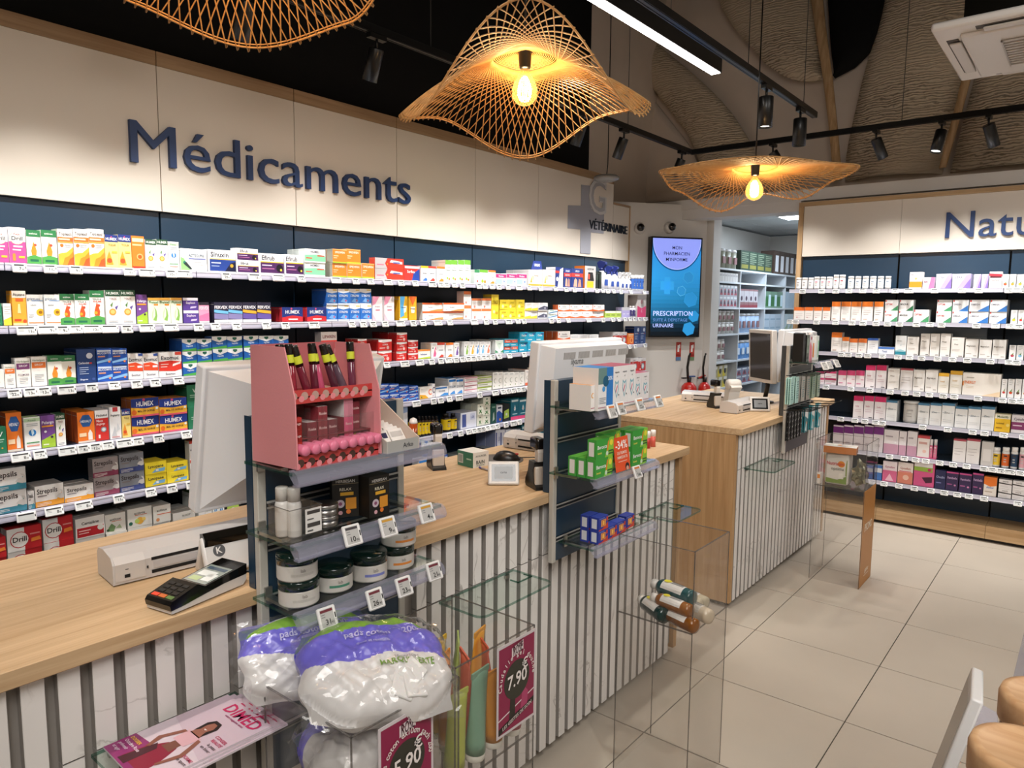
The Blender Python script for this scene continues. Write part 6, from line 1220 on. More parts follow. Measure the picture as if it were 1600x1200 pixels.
# ---- sachet tray beside it
t = thing('sachet_tray', 'pale grey open display tray with slanted sides, right of the pink display', 'tray', (-1.43, 1.092, 1.344))
MB().prism([(0, 0), (.17, 0), (.17, .028), (.155, .035), (.02, .115), (0, .115)], 0, .003, 'y', '#b9b6ae', 'card').prism([(0, 0), (.17, 0), (.17, .028), (.155, .035), (.02, .115), (0, .115)], .100, .103, 'y', '#c8b8ac', 'card').build('side_panel', t)
m_ = MB().box(.167, .17, .003, .100, 0, .028, '#a9a8a4', 'card').box(0, .167, .003, .100, 0, .004, '#d8d4cc', 'card').box(0, .003, .003, .1, 0, .115, '#e0d0c4', 'card')
m_.text('Arko', (.1704, .066, .009), (0,1,0), (0,0,1), .011, '#3a3a40', 'card', 'c', .04); m_.build('tray_body', t)
for i in range(8):
    sx = -1.43+.150-.016*i; col = i % 2
    for j in range(2):
        o = MB().box(-.003, .0, 0, .044, 0, .048, '#eceae6', 'card', RY(-38)); paint(o, [('r', .08, .55, .9, .85, '#2c2c50' if j == 0 else '#c8c4c0'), ('r', .1, .2, .7, .3, '#9a98a0')], .044, .048, .0002, RY(-38))
        o.build('sachet', None, '%s white sachet in the tray, %s row' % (('front', 'second', 'third', 'fourth', 'fifth', 'sixth', 'seventh', 'rear')[i], ('left', 'right')[j]), 'sachet', 'white sachets in the slanted tray', (sx-.012, 1.098+.048*j, 1.3495+.003*i))
t = thing('orange_tube', 'clear upright tube with orange contents and white cap on the glass shelf end', 'tube', (-1.31, 1.222, 1.3435))
MB().lathe([(.0095, 0), (.0105, .003), (.0105, .052)], 16, '#a8481c', 'gloss').build('tube_body', t)
MB().lathe([(.0105, .052), (.0105, .056), (.008, .063), (.002, .066)], 16, '#e8e4e0', 'plastic').build('cap', t)
MB().box(-.001, .0108, -.004, .004, .006, .03, '#5a4a44', 'card').build('barcode', t)

# ---- middle shelf of front panel: tray with bottles, tins, black boxes
z = 1.1855
t = thing('acrylic_tray', 'small clear acrylic tray with a barcode label on the middle glass shelf', 'tray', (-1.33, .89, z))
m_ = MB()
for (a, b_, c, d_) in ((-.04, .042, -.042, -.040), (-.04, .042, .038, .040), (-.04, -.038, -.04, .038), (.040, .042, -.04, .038)): m_.box(a, b_, c, d_, 0, .07, '#fff', 'acrylic')
m_.box(-.04, .042, -.042, .04, 0, .002, '#fff', 'acrylic')
for (a, b_, c, d_) in ((-.04, .042, -.042, -.040), (-.04, .042, .038, .040), (-.04, -.038, -.04, .038), (.040, .042, -.04, .038)): m_.box(a, b_, c, d_, .07, .0715, '#fff', 'acrylic_edge')
m_.build('tray_walls', t)
m_ = MB().box(.0425, .0432, -.004, .037, .012, .066, '#dedbd6', 'card')
paint(m_, [('r', .1, .78, .9, .92, '#44403e'), ('r', .1, .55, .5, .6, '#555'), ('r', .1, .25, .9, .42, '#44403e'), ('r', .1, .08, .45, .14, '#555')], .041, .054, 0, TR(.0433, -.004, .012)); m_.build('label', t)
for i, (x, y) in enumerate(((-1.345, .868), (-1.322, .882))):
    t = thing('bottle', '%s small frosted bottle with tall cap in the acrylic tray' % ('left', 'right')[i], 'bottle', (x, y, z+.0025))
    MB().lathe([(.0145, 0), (.0155, .003), (.0155, .07), (.013, .078)], 18, '#d4d0ca', 'plastic').build('body', t)
    MB().lathe([(.0135, .078), (.0138, .105), (.0125, .108)], 18, '#c9c4bd', 'plastic').build('cap', t)
    m_ = MB().lathe([(.0157, .015), (.0157, .055)], 18, '#e0dcd6', 'card', cap=False); m_.build('label_wrap', t)
for s in range(2):
    t = thing('cream_tin', '%s flat silver tin of the stack of two beside the acrylic tray' % ('lower', 'upper')[s], 'tin', (-1.345, .978, z+.0005+.026*s))
    MB().lathe([(.029, 0), (.030, .002), (.030, .014)], 24, '#a8a4a0', 'metal').build('base', t)
    MB().lathe([(.0308, .014), (.0308, .023), (.029, .0252)], 24, '#b8b4b0', 'metal').build('lid', t)
HB = [('t', 'HERBESAN', .5, .86, .07, '#d8d4cc', .84), ('r', .0, .82, 1, .835, '#8a7a5a'), ('t', 'RELAX', .5, .66, .07, '#e0d8c0', .6), ('r', .3, .54, .8, .62, '#e0a82c'), ('c', .3, .34, .16, '#c8b8c0'), ('c', .3, .34, .07, '#8a4a6a'), ('r', .5, .2, .9, .48, '#d8902a'), ('c', .6, .14, .09, '#e0782a'), ('c', .3, .12, .08, '#d0a0a8')]
for i, (x, y, rz, lb) in enumerate(((-1.305, 1.075, 0, 'front black herbal box with orange flower print on the middle glass shelf'), (-1.350, 1.073, 0, 'second black herbal box, behind the front one'), (-1.393, 1.071, 0, 'rear black herbal box of the row of three'), (-1.335, 1.025, -.5, 'black herbal box turned askew left of the row'))):
    o = cbox('herbal_box', (x, y, z+.0005), .040, .062, .098, '#16130f', None, lb, 'black herbal boxes', art=HB, side='#1b1712'); o.rotation_euler = (0, 0, rz)
    if i == 3: o.location = (-1.37, 1.018, z+.0005)
# ---- lower shelf: jars
def jar(x, y, z, lab, band, r=.0455, h=.058):
    t = thing('jar', lab, 'jar', (x, y, z), 0, 'dark-lidded cream jars')
    MB().lathe([(r*.93, 0), (r*.97, .003), (r*.97, h*.62), (r*.9, h*.64)], 32, '#c2bdb4', 'plastic').build('body', t)
    MB().lathe([(r, h*.64), (r, h*.92), (r*.96, h*.99), (.002, h)], 32, '#10231e', 'gloss').build('lid', t)
    m_ = MB().lathe([(r*.975, h*.06), (r*.975, h*.58)], 32, '#cdc8c0', 'card', cap=False)
    for k in range(7):
        a0, a1 = -.9+.17*k, -.9+.17*(k+1)
        rr = r*.98; m_.quad((rr*math.cos(a0), rr*math.sin(a0), h*.22), (rr*math.cos(a1), rr*math.sin(a1), h*.22), (rr*math.cos(a1), rr*math.sin(a1), h*.32), (rr*math.cos(a0), rr*math.sin(a0), h*.32), band)
    m_.text('lab', (r*.985*math.cos(-.3), r*.985*math.sin(-.3), h*.38), (math.sin(.3), math.cos(.3), 0), (0,0,1), h*.13, '#77706a', 'card', 'c', .02, False)
    m_.build('label_wrap', t)
z = 1.0275
jar(-1.345, .905, z, 'lower dark-lidded jar of the left pair on the lower glass shelf', '#bdb8b0'); jar(-1.347, .903, z+.0582, 'upper dark-lidded jar of the left pair on the lower glass shelf', '#bdb8b0')
jar(-1.352, 1.006, z, 'single jar with green line, second from left on the lower glass shelf', '#4a8a70', .044)
jar(-1.340, 1.100, z, 'single jar with violet label mark, under the orange-flowered boxes', '#7a80c0', .0455, .066)
jar(-1.352, 1.200, z, 'lower jar with orange line, in the right pair on the lower shelf', '#e08a3a', .0455); jar(-1.348, 1.204, z+.0582, 'upper jar with orange line, in the right pair on the lower shelf', '#e08a3a', .0455)

# ---- middle panel goods
hl = [('g', [(.5,.22),(.78,.45),(.72,.66),(.5,.60),(.28,.66),(.22,.45)], '#7ab0c0'), ('g', [(.5,.28),(.7,.46),(.66,.6),(.5,.55),(.34,.6),(.3,.46)], '#eeeae8'), ('g', [(.4,.34),(.6,.5),(.56,.56),(.36,.4)], '#c85a7a'), ('t', 'magsuite', .5, .84, .04, '#4a4a50', .8), ('t', 'x2', .5, .74, .035, '#4a4a50', .3), ('c', .76, .3, .06, '#333'), ('r', 0, .06, 1, .075, '#b05a70')]
zz = 1.3495
cbox('supplement_box', (-1.25, 1.982, zz), .10, .092, .140, '#e9e7e6', None, 'white box with blue right half, leftmost on the upper middle-panel shelf', 'boxes on the upper shelf of the middle panel', '#2f86d0', art=[('r', .55, .0, 1, 1, '#2f7ac4'), ('r', 0, .62, .55, 1, '#6a8a86'), ('c', .5, .68, .2, '#1f5a7a'), ('c', .36, .50, .1, '#4a9ad8'), ('t', '30%', .78, .70, .09, '#e8f2fa', .3), ('r', 0, .06, 1, .075, '#b05a70')]+lines(.08, .5, .3, 4, .04), side='#e4e0dc')
o = cbox('supplement_box', (-1.262, 1.958, zz), .085, .022, .085, '#ece8e4', None, 'small white box with orange arc, before the blue-halved box', 'boxes on the upper shelf of the middle panel', '#f0b070', art=[('c', .5, .6, .4, '#e09a30'), ('c', .6, .6, .3, '#ece8e4'), ('r', 0, .1, 1, .13, '#b05a70')], side='#e4e0dc')
for i in range(3): cbox('supplement_box', (-1.252, 2.076+.0505*i, zz), .10, .050, .140, '#eae7e6', None, 'tall white box with heart emblem, %s of three on the middle panel' % ('left', 'middle', 'right')[i], 'boxes on the upper shelf of the middle panel', '#a85068', art=hl)
for i in range(2): cbox('supplement_box', (-1.262, 2.236+.0545*i, zz), .09, .054, .105, '#e4e0e0', None, 'shorter white box with heart emblem, %s of two on the middle panel' % ('left', 'right')[i], 'boxes on the upper shelf of the middle panel', '#a85068', art=hl)
BE = [('g', [(0,0),(1,0),(1,1),(0,1)], '#3a9a3a'), ('g', [(.5,0),(.9,0),(1,.3),(1,1),(.75,1),(.62,.5)], '#8ac43a'), ('g', [(.60,.3),(.68,.35),(.74,.9),(.66,.8)], '#e8842c'), ('c', .86, .72, .13, '#e8d83a'), ('t', 'Berocca', .34, .50, .20, '#f0f6ee', .56), ('t', 'boost', .2, .24, .12, '#e8e060', .25), ('r', .62, .12, .98, .2, '#2a5a2a'), ('r', .7, .26, .98, .34, '#2a5a2a'), ('c', .62, .2, .1, '#c8e0c0')]
GB = 'green effervescent-tablet boxes'
def green(x, y, z, lab): cbox('tablet_box', (x, y, z), .034, .110, .066, '#3a9a3a', None, lab, GB, '#5aa83a', art=BE, side='#3f9a3f', end='#dedcd8')
zz = 1.1165
green(-1.262, 1.992, zz, 'lower green tablet box of the left stack, front'); green(-1.299, 1.992, zz, 'green tablet box in the left stack, second row'); green(-1.336, 1.992, zz, 'green tablet box in the left stack, rear row')
green(-1.262, 1.996, zz+.0663, 'upper green tablet box of the left stack'); 
for s in range(2):
    green(-1.262, 2.235, zz+.0663*s, '%s green tablet box of the right stack, front' % ('lower', 'upper')[s]); green(-1.299, 2.232, zz+.0663*s, '%s green tablet box of the right stack, rear row' % ('lower', 'upper')[s])
    green(-1.305, 2.112, zz+.0663*s, '%s green tablet box half hidden behind the discount card' % ('lower', 'upper')[s])
m_ = MB().bev(-.0015, 0, 0, .098, 0, .120, .0007, '#e2552a', 'card', seg=1)
paint(m_, [('t', '-34%', .5, .66, .24, '#f8ece4', .86), ('t', 'DE REMISE', .5, .50, .085, '#f4d8c8', .7), ('t', 'IMMEDIATE', .5, .37, .085, '#f4d8c8', .7), ('r', .2, .28, .8, .30, '#f0c4b0'), ('c', .78, .10, .14, '#2a2422'), ('c', .78, .05, .09, '#d8a08a')], .098, .12, 0)
o = m_.build('discount_card', None, 'orange discount card with -34% leaning between the green boxes', 'card', None, (-1.256, 2.120, zz+.001)); o.rotation_euler = (0, R(-8), 0)
UP_ = [('g', [(0,0),(1,0),(1,.5),(.4,.12),(0,.08)], '#c8402c'), ('r', .24, .26, .74, .78, '#e8a04a'), ('r', .34, .3, .64, .74, '#c86a3a'), ('r', .40, .36, .58, .68, '#f0c060'), ('r', .05, .86, .6, .93, '#6a7ac0'), ('r', .78, .6, .96, .9, '#c8402c')]
zz = .8535
def blueb(x, y, z, lab): cbox('tablet_box', (x, y, z), .036, .062, .048, '#24389a', None, lab, 'small blue boxes on the lower shelf of the middle panel', '#2c3f9c', art=UP_, side='#24389a', end='#d8dce6')
for s in range(2):
    blueb(-1.312, 2.104, zz+.0483*s, '%s blue box with orange label, left front stack' % ('lower', 'upper')[s]); blueb(-1.352, 2.102, zz+.0483*s, '%s blue box with barcode end, left rear stack' % ('lower', 'upper')[s])
blueb(-1.314, 2.170, zz, 'second blue box from left, lower shelf of middle panel'); blueb(-1.316, 2.236, zz, 'third blue box from left, lower shelf of middle panel'); blueb(-1.33, 2.325, zz, 'rightmost blue box, set apart on the lower shelf of middle panel')

# ---- charcoal panel goods
zz = 1.3675; SX = -1.372
Y3 = lambda px: yL(px, 1.45, SX)
t = thing('leaflet_box', 'black tall box with a notched top on the charcoal panel shelf', 'box', (SX-.005, 4.468, zz))
MB().prism([(0, 0), (.0, .17), (.035, .175), (.055, .14), (.055, 0)], -.06, 0, 'x', '#12100f', 'card').build('box_body', t)
cbox('hair_dye_box', (SX, 4.522, zz), .02, .052, .16, '#5c6258', None, 'grey-green picture box on the charcoal panel shelf', None, '#4a4e48', art=[('g', [(.1,.3),(.8,.32),(.7,.9),(.2,.86)], '#8c9a88'), ('r', .1, .08, .9, .18, '#2c2c2a'), ('r', .3, .45, .7, .6, '#6a7a68')], side='#151413')
def bottle2(name, px, x, h, r, body, cap, lab, label=None):
    t = thing(name, lab, 'bottle', (x, px, zz))
    MB().lathe([(r*.9, 0), (r, .004), (r, h*.68), (r*.8, h*.78), (r*.4, h*.82)], 18, body, 'plastic').build('body', t)
    MB().lathe([(r*.5, h*.82), (r*.5, h*.98), (r*.4, h)], 14, cap, 'plastic').build('cap', t)
    if label: MB().box(r*.96, r*1.02, -r*.7, r*.1, h*.1, h*.6, label, 'card').build('label', t)
cbox('lotion_box', (SX, 4.580, zz), .016, .056, .165, '#efe8e8', None, 'white and pink picture box on the charcoal panel shelf', None, '#f4f0f0', art=[('g', [(0,.08),(.9,.08),(.8,.5),(.3,.72),(0,.6)], '#e0788c'), ('c', .5, .84, .2, '#c8506a'), ('r', 0, 0, 1, .08, '#c87a8a')])
bottle2('lotion_bottle', 4.672, SX-.024, .178, .023, '#f0ecea', '#f4f2f0', 'white bottle with orange stripe on the charcoal panel shelf', '#ee8a2c')
bottle2('lotion_bottle', 4.612, SX-.040, .178, .022, '#ece8e6', '#f4f2f0', 'white bottle behind the pink picture box')
bottle2('lotion_bottle', 4.550, SX-.042, .175, .022, '#ece8e6', '#f4f2f0', 'white bottle behind the grey-green box')
cbox('lotion_box', (SX, 4.710, zz), .05, .058, .15, '#e8ebe6', None, 'white and mint box at the end of the charcoal panel shelf', None, '#f2f2f0', art=[('r', .6, .1, 1, .8, '#9ad0a8')], side='#e4e4e0')
def hook_pack(name, y, z, w, h, col, lab, group, art, cat='pack', n=3):
    t = thing(name, lab, cat, (-1.447, y, z), 0, group)
    MB().tube([(0, 0, 0), (.16, 0, .008), (.175, 0, .018)], .0028, '#3a3a3a', 'metal').build('hook', t)
    for k in range(n):
        x = .040-.013*k
        m_ = MB().bev(x-.007, x, -w/2, w/2, -.02-h, -.012, .0025, col, 'card', seg=1); paint(m_, art, w, h, 0, TR(x+.0002, -w/2, -.02-h)); m_.build('packet', t)
mint = lines(.15, .85, .86, 8, .09, '#5a8a8a', .03)
YH = lambda px, z=1.2: yL(px, z, -1.412)
for i, (px, c, nm) in enumerate(((1236.5, '#a9cfc8', 'leftmost mint'), (1245, '#b4d8d2', 'second mint'), (1254, '#b9b4ac', 'left grey'), (1262, '#aaa49c', 'right grey'), (1270.5, '#9fb09a', 'left sage'), (1278.5, '#a8b8a2', 'rightmost sage'))):
    hook_pack('hanging_pack', YH(px), 1.285, .052, .155, c, '%s slim pack hanging in the upper row of the charcoal panel' % nm, 'slim packs on the upper hooks of the charcoal panel', mint)
dots = [('c', .5, .1+.2*k, .16, '#e0deda') for k in range(5)]
for i in range(5): hook_pack('hanging_pack', YH(1232.5+4.6*i, 1.0), 1.075, .030, .165, '#141312', '%s black card of white buttons on the lower hooks of the charcoal panel' % ('leftmost', 'second', 'middle', 'fourth', 'rightmost')[i], 'black cards on the lower hooks', dots, n=2)
for i, (px, c) in enumerate(((1259, '#2a7a84'), (1269, '#3a9aa4'), (1279, '#2f8c98'))):
    hook_pack('hanging_pack', YH(px, 1.0), 1.075, .062, .155, c, '%s teal and white pack on the lower hooks of the charcoal panel' % ('left', 'middle', 'right')[i], 'teal packs on the lower hooks', [('g', [(0,.7),(1,.55),(1,1),(0,1)], '#e8e8e6'), ('g', [(.1,.1),(.7,.05),(.5,.5)], '#d8e8ea'), ('c', .6, .4, .14, '#e0883a')], n=2)

# ================================================================== ON THE COUNTERS
ZC = 1.0315
def doc_printer(label, loc, rot, L=.40):
    # local: long axis +y, slotted front towards +x, end face at -y
    t = thing('document_printer', label, 'printer', loc, rot)
    prof = [(-.058, .003), (.058, .003), (.058, .05), (.045, .066), (-.01, .074), (-.045, .070), (-.058, .058)]
    MB().prism(prof, 0, L, 'y', '#c9c4c1', 'plastic').build('housing', t)
    MB().prism([(.0584, .012), (.0584, .048), (.0465, .0635), (.047, .066), (.062, .051), (.061, .010)][::1], .004, .07, 'y', '#cfcac6', 'plastic').build('end_cap', t)
    m_ = MB().box(.0575, .0592, .085, L-.012, .044, .051, '#0c0b0b', 'matte'); m_.box(.0575, .0592, .085, L-.03, .012, .020, '#0c0b0b', 'matte'); m_.build('paper_slot', t)
    MB().box(.058, .0605, .09, L-.02, .024, .041, '#bdb9b9', 'plastic').build('flap', t)
    m_ = MB().box(.0612, .0622, .024, .036, .017, .025, '#0a0a0a', 'matte'); m_.box(.0612, .0618, .026, .033, .036, .038, '#222', 'matte'); m_.box(.0612, .0618, .073, .077, .028, .034, '#222', 'matte'); m_.build('socket', t)
    m_ = MB()
    for x in (-.045, .045):
        for y in (.02, L-.02): m_.lathe([(.008, 0), (.008, .004)], 10, '#222', 'matte', TR(x, y, 0))
    m_.build('feet', t); return t
doc_printer('long white document printer lying on the front left counter', (-1.785, .672, ZC), -.10, .40)
doc_printer('white document printer at the rear of the middle counter', (-1.965, 2.57, ZC), -R(84)-.05, .34).location = (-2.12, 2.60, ZC)
doc_printer('nearer white document printer on the back counter', (-1.765, 4.32, ZC), -.06, .36)
doc_printer('rear white document printer behind the nearer one, back counter', (-2.26, 4.72, ZC), -R(80), .30)
def reader(label, loc, rot, black=True, s=1.0):
    # tent shaped card reader: two leaves meeting at the ridge, ridge along +y
    t = thing('card_reader', label, 'card reader', loc, rot)
    for sx, nm in ((1, 'front_leaf'), (-1, 'rear_leaf')):
        M = TR(0, 0, .072*s) @ RY(-24*sx)
        MB().bev(-.008*s if sx > 0 else -.006*s, .008*s if sx > 0 else .006*s, -.055*s, .055*s, -.078*s, .006*s, .0055*s, '#d6d2ce', 'plastic', M).build(nm, t)
    M = TR(0, 0, .072*s) @ RY(-24)
    if black:
        MB().prism([(-.012*s, -.006*s), (.014*s, -.014*s), (.016*s, .002*s), (.004*s, .014*s), (-.012*s, .010*s)], -.05*s, .056*s, 'y', '#14120f', 'gloss', TR(0, 0, .074*s)).build('card_slot_cover', t)
        m_ = MB(); m_.add([M @ Vector((.0084*s, -.022*s+.013*s*math.cos(a), -.028*s+.013*s*math.sin(a))) for a in [2*math.pi*i/20 for i in range(20)]], [tuple(range(20))], '#5a5a5c', 'plastic')
        m_.text('K', M @ Vector((.0088*s, -.022*s, -.034*s)), (0,1,0), M.to_3x3() @ Vector((0,0,1)), .014*s, '#e6e2de', 'plastic', 'c'); m_.build('emblem', t)
    else:
        m_ = MB().box(.0078*s, .0086*s, -.042*s, .042*s, -.066*s, -.006*s, '#26272a', 'gloss', M); m_.build('bezel', t)
        m_ = MB().box(.0084*s, .009*s, -.032*s, .032*s, -.058*s, -.014*s, '#8e949a', 'plastic', M); m_.text('carte', M @ Vector((.0094*s, 0, -.038*s)), (0,1,0), M.to_3x3() @ Vector((0,0,1)), .008*s, '#2c2e32', 'plastic', 'c'); m_.build('display', t)
    return t
reader('white tent-shaped card reader with round grey emblem, beside the front panel', (-1.645, .900, ZC), -.12, True, 1.15)
reader('white tent-shaped card reader with small screen on the middle counter', (-1.68, 2.02, ZC), -.85, False, 1.05)
reader('white tent-shaped card reader with small screen on the back counter', (-1.66, 4.56, ZC), -1.0, False, 1.15)
# payment terminal
t = thing('payment_terminal', 'black and white payment terminal with red, orange and green keys', 'payment terminal', (-1.512, .672, ZC), .20)
M0 = TR(-.0, 0, 0)
MB().prism([(0, .003), (.19, .003), (.20, .014), (.20, .026), (.135, .024), (.03, .012), (0, .010)], -.040, .040, 'x', '#cfcbc8', 'plastic').build('base_shell', t)
MB().prism([(-.002, .0105), (.03, .0125), (.135, .0245), (.2005, .0265), (.2005, .050), (.085, .036), (.066, .047), (.002, .030), (-.004, .022)], -.041, .041, 'x', '#0d0c0b', 'gloss').build('top_shell', t)
def onkey(y0, y1, x0, x1, c, up=.0012, mat='plastic'):
    f = lambda y: .030+(y-.002)*(.017/.064)
    return MB().add([(x0, y0, f(y0)+up), (x1, y0, f(y0)+up), (x1, y1, f(y1)+up), (x0, y1, f(y1)+up), (x0, y0, f(y0)-.001), (x1, y0, f(y0)-.001), (x1, y1, f(y1)-.001), (x0, y1, f(y1)-.001)], [(0,1,2,3), (0,4,5,1), (1,5,6,2), (2,6,7,3), (3,7,4,0)], c, mat)
for x, c, nm in ((-.034, '#e2462c', 'red key'), (-.011, '#c86a34', 'orange key'), (.012, '#5f7a40', 'green key')):
    k = onkey(.006, .015, x, x+.020, c).build('key', t); k['label'] = nm
for j in range(3):
    for i in range(3): onkey(.020+.013*j, .028+.013*j, -.030+.022*i, -.014+.022*i, '#1f1e1d').build('key', t)
m_ = MB(); g = lambda y: .036+(y-.085)*(.014/.115)
m_.add([(-.036, .088, g(.088)+.0006), (.036, .088, g(.088)+.0006), (.036, .165, g(.165)+.0006), (-.036, .165, g(.165)+.0006)], [(0,1,2,3)], '#8d9892', 'gloss')
for (x0, x1, y0, y1, c) in ((-.030, .0, .095, .112, '#a9c08a'), (-.028, .02, .118, .14, '#dfe4e2'), (.004, .03, .1, .13, '#e8ecea'), (-.03, .03, .146, .158, '#4a5a6a')):
    m_.add([(x0, y0, g(y0)+.0009), (x1, y0, g(y0)+.0009), (x1, y1, g(y1)+.0009), (x0, y1, g(y1)+.0009)], [(0,1,2,3)], c, 'gloss')
m_.build('screen', t)
MB().tube([(.02, .20, .03), (.035, .25, .012), (.03, .30, .006), (.0, .33, .006)], .004, '#141312').build('cable', t)

def scanner(label, loc, rot):
    t = thing('scanner_stand', label, 'scanner stand', loc, rot)
    MB().prism([(-.045, 0), (.045, 0), (.042, .010), (.02, .022), (.014, .07), (.03, .10), (-.02, .10), (-.03, .06), (-.05, .03), (-.055, .01)], -.028, .028, 'y', '#1a1714', 'plastic').build('cradle', t)
    MB().bev(.012, .030, -.024, .024, .014, .082, .004, '#c9bfb4', 'plastic').build('cover', t)
    MB().prism([(.0, .095), (.026, .095), (.030, .135), (.026, .145), (.0, .145)], -.014, .014, 'y', '#d8d2ca', 'plastic').build('handle', t)
    MB().bev(-.04, .028, -.020, .020, .140, .185, .010, '#15110e', 'gloss').build('scan_head', t); return t
scanner('black and beige barcode scanner on its stand, left on the middle counter', (-2.04, 2.03, ZC), -.5)
scanner('black and beige barcode scanner on its stand, beside the middle panel', (-1.545, 2.055, ZC), -.5)
scanner('dark barcode scanner on its stand at the rear of the back counter', (-1.93, 4.50, ZC), -.5)
t = cbox('ointment_box', (-1.928, 2.125, ZC), .098, .085, .062, '#e6e2da', None, 'green and white medicine box lettered BAIN lying on the middle counter', None, '#e2dfd8', art=[('t', 'AVALINGEL', .5, .68, .13, '#5a5f5a', .84), ('t', 'BAIN', .46, .22, .24, '#2a3a34', .56), ('t', 'DE BOUCHE', .46, .08, .09, '#3a6a5a', .56)], side='#3f7a62')
t.rotation_euler = (0, 0, -.12)
m_ = MB().quad((-.092, -.0006, .012), (-.062, -.0006, .012), (-.062, -.0006, .050), (-.092, -.0006, .050), '#cfd2cc'); m_.quad((-.04, -.0006, .03), (-.01, -.0006, .03), (-.01, -.0006, .036), (-.04, -.0006, .036), '#a8c8b8'); m_.quad((-.088, -.0008, .016), (-.066, -.0008, .016), (-.066, -.0008, .046), (-.088, -.0008, .046), '#9aa09a'); m_.build('side_label', t)
t = thing('pen', 'translucent ballpoint pen with blue ends lying on the middle counter', 'pen', (-1.84, 2.127, ZC+.0045), math.atan2(2.114-2.139, .122))
M = RY(90)
MB().lathe([(.004, -.055), (.004, .05)], 8, '#b9b0b4', 'plastic', M).build('barrel', t); MB().lathe([(.0045, .042), (.0045, .066), (.003, .068)], 8, '#28389a', 'plastic', M).build('cap', t); MB().lathe([(.0042, -.07), (.0042, -.055)], 8, '#5a4a9a', 'plastic', M).build('end_plug', t)
t = thing('mouse_pad', 'round dark grey mouse pad on the middle counter', 'mouse pad', (-1.955, 2.32, ZC)); MB().lathe([(.105, 0), (.105, .003), (.001, .0031)], 36, '#6f6a66', 'fabric').build('pad', t)
t = thing('computer_mouse', 'black computer mouse with a red spot on the round pad', 'mouse', (-1.92, 2.33, ZC+.0035), .6)
m_ = MB(); v = []; f = []
for i in range(9):
    for j in range(13):
        u = i/8*2-1; a = math.pi*j/12; wv = math.sqrt(max(0, 1-u*u*.96))
        v.append((.058*u, .033*wv*math.cos(a), .040*wv*math.sin(a)*(1-.15*u)))
for i in range(8):
    for j in range(12): f.append((i*13+j, i*13+j+1, (i+1)*13+j+1, (i+1)*13+j))
m_.add(v, f, '#1b1614', 'plastic', True).build('shell', t)
MB().bev(.035, .050, -.006, .006, .022, .030, .002, '#b03028', 'plastic').build('scroll_wheel', t)
MB().tube([(.05, 0, .01), (.11, .04, .006), (.17, .02, .004), (.24, .05, .02)], .0022, '#1a1816').build('cable', t)

def monitor(label, loc, rot, tilt, w_=.56, h=.36, name=True, vents=True, chamf=.06, bulge=.06, zoff=.16, lx=0.0):
    # local: back faces +x, y to the right, z up; loc is the foot on the counter below the lower edge
    t = thing('monitor', label, 'monitor', loc, rot)
    M = TR(0, 0, zoff+h/2) @ RY(tilt)
    MB().bev(-.045, 0, -w_/2, w_/2, -h/2, h/2, .006, '#e6e6e8', 'plastic', M).build('screen_frame', t)
    MB().box(-.0458, -.0448, -w_/2+.02, w_/2-.02, -h/2+.02, h/2-.02, '#1d2124', 'gloss', M).build('screen', t)
    a, b_ = w_/2-.012, h/2-.012
    v = [(0,-a,-b_), (0,a,-b_), (0,a,b_), (0,-a,b_), (bulge,-a+chamf,-b_+chamf*1.2), (bulge,a-chamf,-b_+chamf*1.2), (bulge,a-chamf,b_-chamf*.25), (bulge,-a+chamf,b_-chamf*.25)]
    m_ = MB().add([M @ Vector(q) for q in v], [(4,5,6,7), (0,1,5,4), (1,2,6,5), (2,3,7,6), (3,0,4,7)], '#e4e4e6', 'plastic')
    if name: m_.text('iiyama', M @ Vector((bulge+.0008, lx+.02, h*.26)), M.to_3x3() @ Vector((0,1,0)), M.to_3x3() @ Vector((0,0,1)), .034 if lx > -.1 else .025, '#6e6d6e', 'plastic', 'c', .16 if lx > -.1 else .115, True, 0, .12)
    m_.build('rear_housing', t)
    if vents:
        m_ = MB()
        for k in range(5):
            y = -w_*.34+k*w_*.165
            m_.box(bulge-.001, bulge+.0012, y, y+w_*.13, b_-chamf*.25-.045, b_-chamf*.25-.018, '#bdbab8', 'plastic', M)
            for q in range(9): m_.box(bulge+.001, bulge+.0016, y+.003+q*w_*.0138, y+.0045+q*w_*.0138, b_-chamf*.25-.043, b_-chamf*.25-.020, '#8f8c8a', 'plastic', M)
        m_.build('vent_grille', t)
    M = M @ TR(0, lx, 0)
    m_ = MB().prism([(-.05, .015), (-.03, .03), (0, .012), (.03, .03), (.05, .015), (.05, -.015), (.02, -.05), (-.02, -.05), (-.05, -.015)], bulge, bulge+.018, 'x', '#121010', 'plastic', M)
    m_.build('mount_bracket', t)
    m_ = MB().tube([M @ Vector((bulge+.015, 0, -.02)), M @ Vector((bulge+.06, 0, -.06)), (.085, 0, .09), (.08, 0, .012)], .018, '#161413', 'plastic', 8); m_.lathe([(.085, 0), (.085, .010), (.03, .014)], 24, '#161413', 'plastic', TR(.05, 0, 0)); m_.build('stand', t)
    MB().tube([M @ Vector((bulge, .05, -h*.3)), (bulge+.05, .07, .12), (bulge+.03, .09, .03), (.02, .1, .006), (-.06, .12, .006)], .004, '#1a1816').build('cable', t)
    return t
monitor('white monitor seen from behind, partly hidden by the pink display', (-1.735, 1.175, ZC), -.05, 12, .56, .40, True, False, .085, .07, .105)
monitor('white monitor seen from behind with lettering, behind the middle panel', (-1.665, 2.50, ZC), -.02, 5, .60, .36, True, True, .03, .05, .16, -.13)
monitor('white monitor seen from behind on the back counter', (-1.66, 5.24, ZC), -.02, 4, .56, .36, True, True, .03, .05, .15, -.185)
t = thing('side_display', 'second white-framed display with a dark screen turned left, back counter', 'monitor', (-1.80, 4.97, ZC), R(-128))
M = TR(0, 0, .32) @ RY(3)
